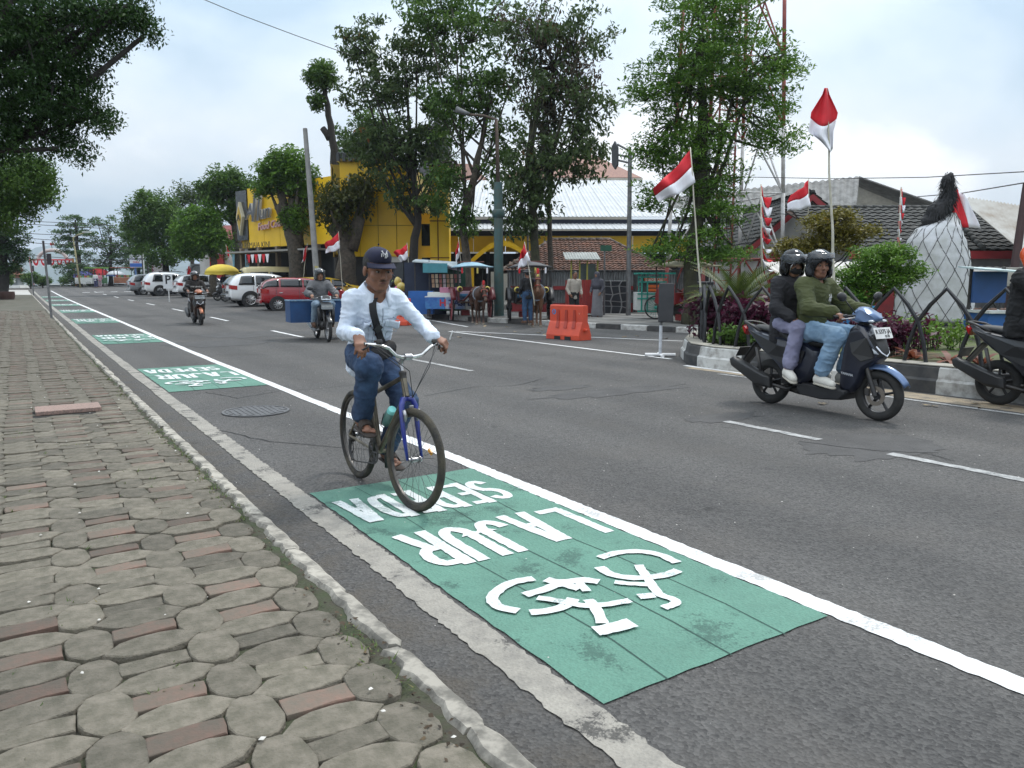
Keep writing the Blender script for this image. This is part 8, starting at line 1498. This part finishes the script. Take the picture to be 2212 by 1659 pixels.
# ================================================================ horses and carts
def horse(label, loc, rz, coat, s=.92, head_dn=.0, turn=.0):
    t = thing('horse', label, 'horse', loc, rz, 'cart horses', s); n0, n1 = V3(.48, 0, 1.25), V3(.80, .05*turn, 1.62-head_dn); hd = V3(.86, .07*turn, 1.66-head_dn); mz = V3(1.08, .12*turn, 1.22-head_dn)
    pr = [C((-.5, 0, 1.12), (.3, 0, 1.1), .25, .27, .1, ((0, 1, 0), .85)), C((-.55, 0, 1.17), (-.35, 0, 1.1), .24, .25, .1, ((0, 1, 0), .9)), C((.32, 0, 1.12), (.48, 0, 1.12), .26, .19, .1), C((.4, 0, 1.22), n1, .2, .115, .1, ((0, 1, 0), .7)), C(hd, mz, .105, .06, .06, ((0, 1, 0), .78)), C(mz, mz+V3(.02, 0, -.03), .062, .055, .03), C(hd+V3(-.02, .06, .06), hd+V3(0, .08, .2), .03, .012, .03), C(hd+V3(-.02, -.06, .06), hd+V3(0, -.08, .2), .03, .012, .03)]
    for sy in (-1, 1):
        pr += [C((.42, .14*sy, 1.0), (.44, .13*sy, .62), .11, .062, .06), C((.44, .13*sy, .62), (.43, .13*sy, .58), .058, .052, .02), C((.43, .13*sy, .58), (.43, .13*sy, .16), .042, .034, .03), C((.43, .13*sy, .16), (.47, .13*sy, .05), .038, .05, .03), C((-.55, .14*sy, 1.05), (-.5, .14*sy, .78), .17, .11, .08), C((-.5, .14*sy, .78), (-.68, .13*sy, .54), .085, .05, .05), C((-.68, .13*sy, .54), (-.64, .13*sy, .16), .045, .034, .03), C((-.64, .13*sy, .16), (-.59, .13*sy, .05), .038, .05, .03)]
    bd = soft('body', pr, .02, coat, t); MN = mat('mane', (.012, .01, .008), rough=.9); soft('mane', [C(hd+V3(-.06, 0, .1), n0+V3(-.06, 0, .12), .05, .06, .05, ((0, 1, 0), .5))], .018, MN, bd, wr=.02, wf=14); soft('tail', [C((-.76, 0, 1.22), (-.86, 0, 1.0), .04, .07, .05), C((-.86, 0, 1.0), (-.86, 0, .5), .07, .03, .05)], .018, MN, bd, wr=.02, wf=14)
    for x, sy in ((.48, -1), (.48, 1), (-.58, -1), (-.58, 1)): B().lathe([(.058, 0), (.05, .06), (.04, .07)], 12, (x, .13*sy, 0)).obj('hoof', mat('hoof', (.2, .17, .13), rough=.7), bd, sm=True)
    hr = thing('harness', label.replace('horse', 'harness of the horse', 1)[:90], 'harness', loc, rz, None, s); RDH = mat('harness_red', (.4, .03, .02), (.3, .15, .1), scale=20, rough=.5); d = (mz-hd).normalized(); Rm = Matrix((V3(0, 1, 0).cross(d)*-1, V3(0, 1, 0), d)).transposed()
    B().torus((.5, 0, 1.14), .265, .02, 'x', 24, 8).obj('collar', mat('harness_pale', (.25, .3, .36), rough=.6), hr, sm=True)
    for f_ in (.25, .7): c = hd.lerp(mz, f_); B().torus((0, 0, 0), .115-.04*f_, .016, 'z', 18, 6).obj('noseband', RDH, hr, sm=True); o = hr.children[-1]; o.data.transform(Matrix.Translation(c) @ Rm.to_4x4())
    for sy in (-1, 1): B().sph(hd.lerp(mz, .28)+V3(.03, .1*sy, 0), (.05, .02, .06), 10, 6).obj('blinker', RDH if turn > 0 else mat('harness_dark', (.03, .02, .06), rough=.5), hr, sm=True)
    B().sph(hd+V3(.05, 0, .17), (.03, .05, .1), 10, 8).obj('plume', mat('plume_red', (.55, .03, .03), rough=.8), hr, sm=True); B().sph(hd+V3(.09, 0, -.02), (.02, .05, .1), 10, 8).obj('face_drop', RDH if turn > 0 else mat('brass', (.6, .5, .12), rough=.3), hr, sm=True); return t
def dokar(label, loc, rz, roof, wheelc, body, s=1.0, flagc=True):
    t = thing('horse_cart', label, 'cart', loc, rz, 'two wheeled horse carts', s); R = .58
    for sy in (-1, 1):
        y = .72*sy; w_ = B().torus((0, y, R), R-.03, .035, 'y', 40, 8).obj('wheel', mat('tyre_black', (.02, .02, .02), rough=.8), t, sm=True); b = B(); b.lathe([(R-.05, -.03), (R-.05, .03), (R-.11, .03), (R-.11, -.03), (R-.05, -.03)], 36, (0, y, R), 'y')
        for k in range(12): a = k*.5236; b.tube([(.08*math.cos(a), y, R+.08*math.sin(a)), ((R-.1)*math.cos(a), y, R+(R-.1)*math.sin(a))], [.034, .022], 6)
        b.cyl((0, y-.1, R), (0, y+.1, R), .1, None, 12); b.obj('spoked_rim', wheelc, w_, sm=40)
        B().grid(lambda u, v: ((R+.1)*math.cos(rad(20+140*u)), y-.1*sy+.2*sy*v, R+(R+.1)*math.sin(rad(20+140*u))), 12, 1).obj('mudguard', body, t, sm=True, solid=.02)
        B().tube([(.0, .42*sy, .75), (.8, .36*sy, .8), (1.6, .3*sy, 1.0), (2.1, .28*sy, 1.15)], .035, 8).obj('shaft', mat('wood_red', (.12, .03, .02), rough=.6), t, sm=True)
        for x in (-.75, .6): B().tube([(x, .5*sy, .9), (x*1.02, .56*sy, 1.98)], .022, 6).obj('canopy_post', DKMETAL, t)
        B().box((-.1, .52*sy, .95), (1.4, .05, .36)).obj('side_panel', body, t, bev=.01); B().lathe([(.1, -.06), (.11, 0), (.07, .08)], 12, (.68, .5*sy, 1.2), 'x').obj('lantern', mat('brass', (.6, .5, .12)), t, sm=True)
    B().box((-.1, 0, .72), (1.5, 1.0, .06)).obj('floor', mat('wood_dark', (.05, .03, .02), rough=.7), t); B().box((-.75, 0, 1.0), (.08, 1.0, .55)).obj('back_rest', body, t, bev=.02); B().box((.05, 0, .96), (.42, .96, .12)).obj('bench', mat('bench_blue', (.04, .16, .3), rough=.6), t, bev=.03)
    b = B(); b.grid(lambda u, v: (-1.0+2.0*u, (v-.5)*1.36, 1.98+.16*math.sin(math.pi*u)*math.sin(math.pi*v)+.04*math.sin(math.pi*v)), 10, 8); cn = b.obj('canopy', roof, t, sm=True, solid=.04)
    for x in (-.3, .3): B().tube([(x, -.45, 2.18), (x, .45, 2.18)], .02, 6).obj('roof_bar', mat('wood_red', (.12, .03, .02)), cn)
    for k, y in enumerate((-.45, .1, .45)): B().box((1.0, y, 1.86), (.02, .06, .2)).obj('tassel', [RED, mat('brass', (.6, .5, .12)), FWHITE][k], cn)
    B().sph((-.15, .3, .55), (.3, .2, .2), 12, 8).obj('feed_sack', mat('sack', (.16, .16, .15), (.1, .1, .09), rough=.95), t, sm=True); B().box((-.2, -.2, .32), (.4, .3, .2)).obj('box', mat('box_red', (.22, .02, .02), rough=.6), t)
BAY = mat('bay_coat', (.075, .03, .014), (.035, .016, .009), scale=3, rough=.5); CHE = mat('chestnut_coat', (.14, .06, .025), (.09, .04, .018), scale=3, rough=.5)
g = G(1036, 701); h1 = rad(-112); dirv = Vector((math.cos(h1), math.sin(h1), 0)); horse('bay horse with red bridle decorations standing at the painted kerb', g-dirv*.3+Vector((0, 0, .0)), h1, BAY, .9, .28, 1.0); cp = g-dirv*2.1; dokar('horse cart with pale blue canopy and dark red wheels', Vector((cp.x, cp.y, g.z+.0)), h1, mat('canopy_blue', (.3, .48, .58), (.24, .38, .46), rough=.5), mat('wheel_red', (.22, .03, .04), (.3, .1, .1), rough=.5), mat('cart_maroon', (.12, .015, .02), rough=.4), .98)
g = G(1158, 706); h2 = rad(-118); dirv = Vector((math.cos(h2), math.sin(h2), 0)); horse('chestnut horse with brass face piece behind the orange barrier', g-dirv*.3, h2, CHE, .98, 0.02, -.3); cp = g-dirv*2.1; dokar('horse cart with dark grey canopy behind the orange barrier', Vector((cp.x, cp.y, g.z)), h2, mat('canopy_grey2', (.09, .09, .095), (.06, .06, .065), rough=.6), BLACK, BLACK, .98)
g = G(1470, 708); dokar('horse cart with cream canopy and pale spoked wheels beside the island', Vector((g.x+.55, g.y+.4, g.z)), rad(-8), mat('canopy_cream', (.45, .4, .27), (.38, .33, .22), rough=.7), mat('wheel_cream', (.55, .52, .42), rough=.5), mat('cart_red', (.2, .02, .02), rough=.4), .98)
# ---- wooden kiosk with red boards, blue carts
def kiosk():
    d = 29.5; c = P(1255, 650, d); t = thing('kiosk', 'small kiosk with red boarded counter and corrugated roof', 'stall', (c.x, c.y, gz(c.x, c.y)+.13), -yaw); z0 = c.z; X = lambda px: (px-1255)*d/FPX; Z = lambda py: CAMH+(HOR-py)*d/FPX-gz(c.x, c.y)-.13; RB = mat('kiosk_red', (.3, .025, .02), (.22, .02, .018), rough=.6)
    for k in range(9): B().box((X(1250)+.11*k-.1, -.35, Z(640)), (.1, .05, Z(609)-Z(680))).obj('board', RB, t)
    B().box((X(1258), .1, Z(640)), (1.25, .8, Z(611)-Z(680))).obj('counter', RB, t); YG = mat('kiosk_olive', (.3, .28, .05), rough=.6)
    for px in (1232, 1250, 1266, 1288): B().box((X(px), -.3, Z(590)), (.06, .06, Z(560)-Z(612))).obj('post', YG, t)
    B().grid(lambda u, v: (X(1218)+(X(1292)-X(1218))*u, -.6+1.4*v, Z(562)+.3*v+.012*math.sin(u*80)), 60, 2).obj('roof', mat('kiosk_roof', (.36, .38, .36), (.26, .27, .25), rough=.6), t, solid=.03); B().box((X(1270), .2, Z(590)), (.6, .03, .7)).obj('glass', mat('kiosk_glass', (.1, .14, .13), rough=.2), t)
kiosk()
def blue_cart():
    d = 15.2; c = P(2135, 690, d); t = thing('blue_cart', 'blue vending cart with pale awning between sculpture and power pole', 'food cart', (c.x, c.y, .36), -yaw); X = lambda px: (px-2135)*d/FPX; Z = lambda py: CAMH+(HOR-py)*d/FPX-.36; BB = mat('cart_blue', (.012, .06, .19), (.01, .05, .16), rough=.5)
    B().box((X(2131), 0, Z(620)), (X(2168)-X(2097), .06, Z(588)-Z(655))).obj('tarpaulin', BB, t); b = B(); b.add([(X(2090), -.4, Z(583)), (X(2192), -.4, Z(590)), (X(2175), .5, Z(580)), (X(2092), .5, Z(576))], [(0, 1, 2, 3)]); b.obj('awning', mat('awning_aqua', (.45, .55, .56), rough=.6), t, solid=.03)
    B().box((X(2150), -.15, Z(690)), (X(2200)-X(2095), .8, Z(672)-Z(705))).obj('counter', mat('cart_blue2', (.02, .11, .35), rough=.5), t); B().box((X(2150), -.18, Z(671)), (X(2205)-X(2092), .9, .05)).obj('counter_top', WB, t)
    for k in range(14): r = random.Random(k); B().sph((X(2105+k*6), -.15+r.uniform(-.2, .2), Z(668)), (.05, .04, .04), 8, 6).obj('goods', mat('goods_brown', (.14, .07, .05), (.2, .15, .12), rough=.8), t, sm=True)
    for px in (2097, 2166): B().box((X(px), .1, Z(640)), (.05, .05, Z(580)-Z(705))).obj('post', DKMETAL, t)
    g = P(1825, 680, 14.5); t = thing('blue_bin', 'bright blue box standing behind the flag pole and the scooter driver', 'box', (g.x, g.y, .36), -yaw); B().prism([(-.35, 0), (.35, 0), (.42, .62), (-.3, .62)], -.2, .25).obj('tub', mat('bin_blue', (.03, .22, .5), (.02, .17, .4), rough=.5), t, bev=.02); B().box((.06, .02, .65), (.78, .5, .05)).obj('lid', mat('bin_lid', (.05, .3, .55), rough=.5), t)
blue_cart()
# ================================================================ people standing about
def stand(label, px, py, depth, rz, top, tr, s=1.0, skin=SKIN, hat=None, step=.0, arms=0, long_skirt=None, veil=None, top_kw={}):
    g = P(px, py, depth); z = gz(g.x, g.y)+(.13 if depth > 21 and px > 700 else .0); J = dict(pel=(0, 0, .95), che=(.02, 0, 1.26), neck=(.02, 0, 1.43), head=(.05, 0, 1.57), face=(1, 0, -.1), front=(1, 0, 0), shR=(.01, -.18, 1.36), shL=(.01, .18, 1.36), hipR=(0, -.09, .92), hipL=(0, .09, .92), elR=(-.02, -.25, 1.1), elL=(-.02, .25, 1.1), wrR=(.12+arms, -.22, .92+arms*.8), wrL=(.12+arms, .22, .92+arms*.8), knR=(.03+step, -.1, .5), knL=(.03-step, .1, .5), anR=(step, -.1, .09), anL=(-step, .1, .09), toeR=(.14+step, -.12, .035), toeL=(.14-step, .12, .035))
    S = dict(k=s, h=.017, skin=skin, top=dict(m=top, wr=.009, len=.85, hem=.12, **top_kw), trousers=dict(m=tr, wr=.008), shoes=dict(m=mat('tan_shoe', (.12, .06, .035))), face=depth < 30); t, b, I_ = person('person', label, (g.x, g.y, z), rz, J, S)
    if veil: soft('headscarf', [E(tuple(I_['p'](0, -.01, .03)), (.105, .115, .12), None, .03), C(tuple(I_['p'](0, -.02, -.08)), (.02, 0, 1.2), .1, .2, .08)], .016, veil, t, subs=[E(tuple(I_['p'](0, .12, -.01)), (.06, .07, .07), None, .02)])
    if long_skirt: soft('long_skirt', [C((0, 0, .95), (0, 0, .12), .17, .22, .05)], .018, long_skirt, t, wr=.012, wf=6, ws=(2, 2, .3))
    if hat: soft('hat', [E(tuple(I_['p'](0, -.01, .06)), (.1, .11, .09), None, .02), C(tuple(I_['p'](-.05, 0, .05)), tuple(I_['p'](.05, 0, .05)), .13, None, .02, ((0, 0, 1), .15))], .013, hat, t, cuts=[(tuple(I_['p'](0, 0, .03)), (0, 0, -1))])
    return t
DJ = cloth('dark_jacket', (.014, .014, .016)); JN = cloth('jeans_blue', (.03, .075, .15), (.02, .05, .11))
stand('man in dark jacket and blue jeans standing between the two horses', 1140, 660, 24.5, rad(80), DJ, JN, 1.0, hat=cloth('grey_cap', (.06, .06, .065))); stand('woman with grey headscarf and long pale skirt before the red kiosk', 1290, 650, 28.5, rad(-160), cloth('grey_tunic', (.08, .08, .1)), cloth('grey_skirt', (.2, .2, .22)), .98, SKIN2, veil=cloth('veil_grey', (.07, .07, .09)), long_skirt=cloth('grey_skirt', (.2, .2, .22)))
stand('man in a pale shirt standing beside the red kiosk', 1240, 650, 25.5, rad(-100), cloth('pale_tee', (.4, .36, .31)), DJ, .98); stand('man in a dark vest with lime stripes behind the cyclist shoulder', 849, 640, 31.5, rad(150), mat('hi_vis', (.02, .022, .03), (.35, .5, .12), scale=5, rough=.7, lo=.36, hi=.4), DJ, 1.06); stand('man in black hat standing in the dark shop entrance', 690, 630, 42, rad(-110), DJ, DJ, 1.05, hat=DJ)
stand('vendor in blue under the yellow umbrella', 486, 620, 51, rad(-90), cloth('vendor_blue', (.03, .05, .13)), cloth('vendor_blue2', (.02, .03, .08)), 1.0); stand('customer with white shirt at the distant stalls', 207, 612, 88, rad(60), cloth('white_shirt', (.6, .6, .6)), cloth('navy_trousers', (.04, .04, .12)), 1.0); stand('person in pink at the distant red umbrella stall', 216, 612, 89, rad(90), cloth('pink_shirt', (.5, .2, .25)), cloth('pink_trousers', (.4, .3, .35)), .95)
# ================================================================ far end of the street
def far_end():
    d = 96; z = lambda py, dd=d: CAMH+(HOR-py)*dd/FPX; s = d/FPX; g = P(110, 600, d); zg = gz(g.x, g.y); t = thing('bunting_arch', 'gate of orange posts with red and white half round bunting and a white hoop', 'arch', (g.x, g.y, zg), -yaw); X = lambda px: (px-110)*s; Z = lambda py: z(py)-zg
    OP = mat('orange_post', (.55, .25, .06), rough=.6)
    B().tube([(X(164), 0, 0), (X(160), 0, Z(558))], .13, 8).obj('post', OP, t); B().tube([(X(172), .5, 0), (X(163), .5, Z(550))], .1, 8).obj('post', mat('yellow_post', (.55, .42, .1), rough=.6), t); B().tube([(X(72), 0, 0), (X(67), 0, Z(556))], .1, 8).obj('post', mat('pink_post', (.55, .25, .25), rough=.6), t); B().tube([(X(67), 0, Z(562)), (X(161), 0, Z(562))], .1, 6).obj('beam', RED, t)
    for k in range(5):
        cx = X(81+k*17); b = B(); b.grid(lambda u, v: (cx+(.45*v)*math.cos(math.pi*(1+u)), -.05, Z(563)+.85*v*math.sin(math.pi*(1+u))), 12, 3); o = b.obj('bunting', FWHITE, t, solid=.02); b = B(); b.grid(lambda u, v: (cx+(.18+.16*v)*math.cos(math.pi*(1+u)), -.09, Z(563)+(.35+.3*v)*math.sin(math.pi*(1+u))), 12, 1); b.obj('red_band', RED, o, solid=.02)
    b = B(); b.tube([(X(114)+X(145)*0+(X(145)-X(83))/2*math.cos(a), .3, Z(562)+(Z(541)-Z(562))*math.sin(a)) for a in [math.pi*k/20 for k in range(21)]], .22, 8); b.obj('hoop', mat('hoop_white', (.6, .5, .48), rough=.6), t, sm=True)
    B().tube([(X(115), .3, Z(541)), (X(113), .3, Z(527))], .03, 5).obj('flag_stick', DKMETAL, t); B().box((X(115), .3, Z(528)), (.5, .03, .3)).obj('pennant', RED, t)
    g = P(172, 600, 88); t = thing('street_lamp', 'curved double yellow street lamp before the distant trees', 'lamp', (g.x, g.y, gz(g.x, g.y)), -yaw); s2 = 88/FPX; zz = lambda py: z(py, 88)-gz(g.x, g.y); B().tube([(0, 0, 0), (-.3, 0, zz(540)), (-.4, 0, zz(515)), (.2, 0, zz(508)), (.9, 0, zz(505))], [.11, .09, .07, .06, .05], 8).obj('post', mat('lamp_yellow', (.4, .36, .2), rough=.6), t, sm=True); B().box((1.2, 0, zz(503)), (.9, .3, .14)).obj('lamp_head', WB, t)
    # bust on its pedestal
    d3 = 86; g = P(36, 600, d3); zg = gz(g.x, g.y); t = thing('bust_statue', 'reddish bust statue on a stepped pedestal with a white plaque', 'statue', (g.x, g.y, zg), -yaw); k = d3/FPX; H = lambda py: CAMH+(HOR-py)*k-zg; BZ = mat('bust_terracotta', (.28, .12, .08), (.2, .085, .06), rough=.6)
    soft('bust', [E((0, 0, H(566)), (.26, .28, .34), None, .05), C((0, 0, H(573)), (0, 0, H(580)), .2, .3, .1), C((-.45, 0, H(583)), (.45, 0, H(583)), .3, None, .1), C((0, 0, H(583)), (0, 0, H(590)), .45, .35, .1)], .04, BZ, t)
    for (y0, y1, w_, m) in ((595, 591, 1.3, BZ), (600, 595, 1.0, BZ), (616, 600, .85, mat('pedestal_grey', (.2, .22, .23), rough=.7)), (622, 616, 1.5, WWALL)): b = B(); b.lathe([(w_*.78, H(y0)), (w_*.7, H(y1))], 4); b.v = [tuple(rot('Z', 45) @ Vector(q)) for q in b.v]; b.add([(x*w_*.55, y*w_*.55, H(y1)) for x, y in ((-.9, -.9), (.9, -.9), (.9, .9), (-.9, .9))], [(0, 1, 2, 3)]); b.obj('pedestal', m, t)
    B().box((0, -.62, H(606)), (.5, .03, .45)).obj('plaque', WB, t)
    g = G(15, 650); t = thing('planter_tub', 'low round brown tub standing on the far pavement', 'planter', (g.x, g.y, g.z+.1)); B().lathe([(0, 0), (.42, 0), (.48, .25), (.46, .5), (.4, .5), (.38, .3), (0, .3)], 20).obj('tub', mat('tub_brown', (.06, .028, .022), rough=.7), t, sm=40)
    t = thing('low_wall', 'low dark wall ending at the far left of the pavement', 'wall', (-1.9, 60, gz(0, 60)+.09)); B().box((0, 0, .45), (.4, 22, .9)).obj('wall', mat('wall_dark', (.06, .055, .045), (.04, .04, .03), rough=.9), t); B().box((0, 0, .94), (.5, 22.1, .08)).obj('coping', CONC, t)
    for i, (lab, px, py0, py1, wpx, dd, m, poles) in enumerate([('white and blue city billboard on a blue post', 297, 551, 578, 28, 78, mat('board_white', (.62, .64, .68), rough=.5), True), ('maroon information board with white lines of text', 346, 567, 592, 32, 74, mat('board_maroon', (.12, .02, .045), rough=.5), True), ('white banner with a grey emblem behind the parked vehicles', 436, 570, 596, 44, 66, mat('banner_white', (.5, .5, .52), rough=.7), False), ('lavender banner beside the umbrella vendor', 462, 578, 605, 14, 64, mat('banner_lav', (.35, .32, .45), rough=.7), False)]):
        k = dd/FPX; g = P(px, 600, dd); zg = gz(g.x, g.y); t = thing('billboard', lab, 'sign', (g.x, g.y, zg), -yaw); H = lambda py: CAMH+(HOR-py)*k-zg; B().box((0, 0, (H(py0)+H(py1))/2), (wpx*k, .15, H(py0)-H(py1))).obj('panel', m, t); B().cyl((-.2, .1, 0), (-.2, .1, H(py1)), .09).obj('post', mat('post_blue', (.08, .16, .35), rough=.5), t)
        if i == 0: B().box((0, -.09, H(573)), (wpx*k*.96, .02, .35)).obj('blue_band', mat('board_blue', (.03, .12, .45), rough=.5), t); text(t, 'board_text', 'WONOSOBO', .26, basis((0, -.09, H(560.5)), (1, 0, 0), (0, 0, 1)), mat('ink_dark', (.05, .05, .1), rough=.5), .004, .01); text(t, 'board_text', 'SELAMAT', .14, basis((0, -.09, H(555)), (1, 0, 0), (0, 0, 1)), mat('ink_dark', (.05, .05, .1)), .004, .005); text(t, 'board_text', 'Online', .24, basis((0, -.09, H(566.5)), (1, 0, 0), (0, 0, 1)), mat('ink_red', (.5, .03, .03)), .004, .005)
        if i == 1:
            for q in range(8): B().box((-.05-.02*(q % 3), -.09, H(574+q*2.1)), (wpx*k*(.8-.1*(q % 3)), .02, .045)).obj('text_line', WB, t)
            B().box((0, -.09, H(569)), (wpx*k*.98, .02, .2)).obj('header', mat('board_lav', (.45, .42, .5), rough=.5), t)
        if i == 2: B().tube([(-.3+.5*math.cos(a), -.1, H(583)+.4*math.sin(a)) for a in [6.283*q/16 for q in range(17)]], .06, 5).obj('emblem', mat('emblem_grey', (.25, .25, .26), rough=.6), t); B().box((.45, -.1, H(584)), (.2, .02, .9), R=rot('Y', 35)).obj('red_stripe', RED, t)
    g = P(322, 600, 77); t = thing('gantry', 'dark steel frame post beside the city billboard', 'pole', (g.x, g.y, gz(g.x, g.y)), -yaw)
    for x in (-.25, .25): B().box((x-.3, 0, 2.4), (.12, .12, 4.8)).obj('post', DKMETAL, t)
    B().box((-.3, -.3, 2.0), (.1, .06, 4.6)).obj('white_edge', WB, t)
    # distant kerb, traffic and valley hill
    kk2 = B().obj('kerb_square', KW, kind='structure')
    for i in range(30): x = -3+i*1.2; B().box((x, 112-.02*i, gz(x, 112)+.07), (1.18, .25, .2)).obj('kerb_block', KW if i % 2 else KBK, kk2)
    b = B(); b.grid(lambda u, v: (-50+130*u, 112.2+25*v, gz(10, 112)+.12), 4, 2); b.obj('square_pavement', CONC2, kind='structure')
    b = B(); rr = random.Random(4)
    def hill(u, v):
        x = -1500+3400*u; y = 1500+2600*v; return (x, y, -70+(210*sstep(0, .75, v))*(.55+.45*math.sin(x/420+1.1)*math.cos(y/700))+60*noise.noise(Vector((x/260, y/260, 1)))*v+30*noise.noise(Vector((x/70, y/70, 5))))
    b.grid(hill, 90, 50); b.obj('hills', mat('hill_green', (.05, .085, .03), (.03, .055, .02), scale=.01, rough=1, world=True), sm=True, kind='structure')
    for i in range(14):
        u, v = rr.uniform(.455, .505), rr.uniform(.02, .3); p_ = Vector(hill(u, v)); h = thing('hill_house', 'tiny pale house among many on the hazy far hillside', 'house', p_, rr.uniform(0, 3), 'houses on the far hillside'); w_ = rr.uniform(9, 18); B().box((0, 0, 3), (w_, 8, 7)).obj('wall', WWALL, h); b = B(); b.prism([(-w_/2-.6, 6.4), (w_/2+.6, 6.4), (w_/2-2, 9.5), (-w_/2+2, 9.5)], -4.6, 4.6); b.obj('roof', mat('hill_roof', (.3, .2, .17), (.4, .4, .4), scale=.02, world=True, rough=.8), h)
far_end()
def haze():
    hb = B(); hb.box((0, 1900, 72), (9500, 8200, 280)); o = hb.obj('haze', None, kind='stuff'); m = bpy.data.materials.new('haze'); m.use_nodes = True; t = m.node_tree; t.nodes.clear(); ou = t.nodes.new('ShaderNodeOutputMaterial'); pv = t.nodes.new('ShaderNodeVolumePrincipled'); pv.inputs['Color'].default_value = (.72, .82, .95, 1); pv.inputs['Density'].default_value = .00028; t.links.new(pv.outputs[0], ou.inputs['Volume']); o.data.materials.append(m); o['label'] = 'pale blue haze lying over the valley and street'
haze()
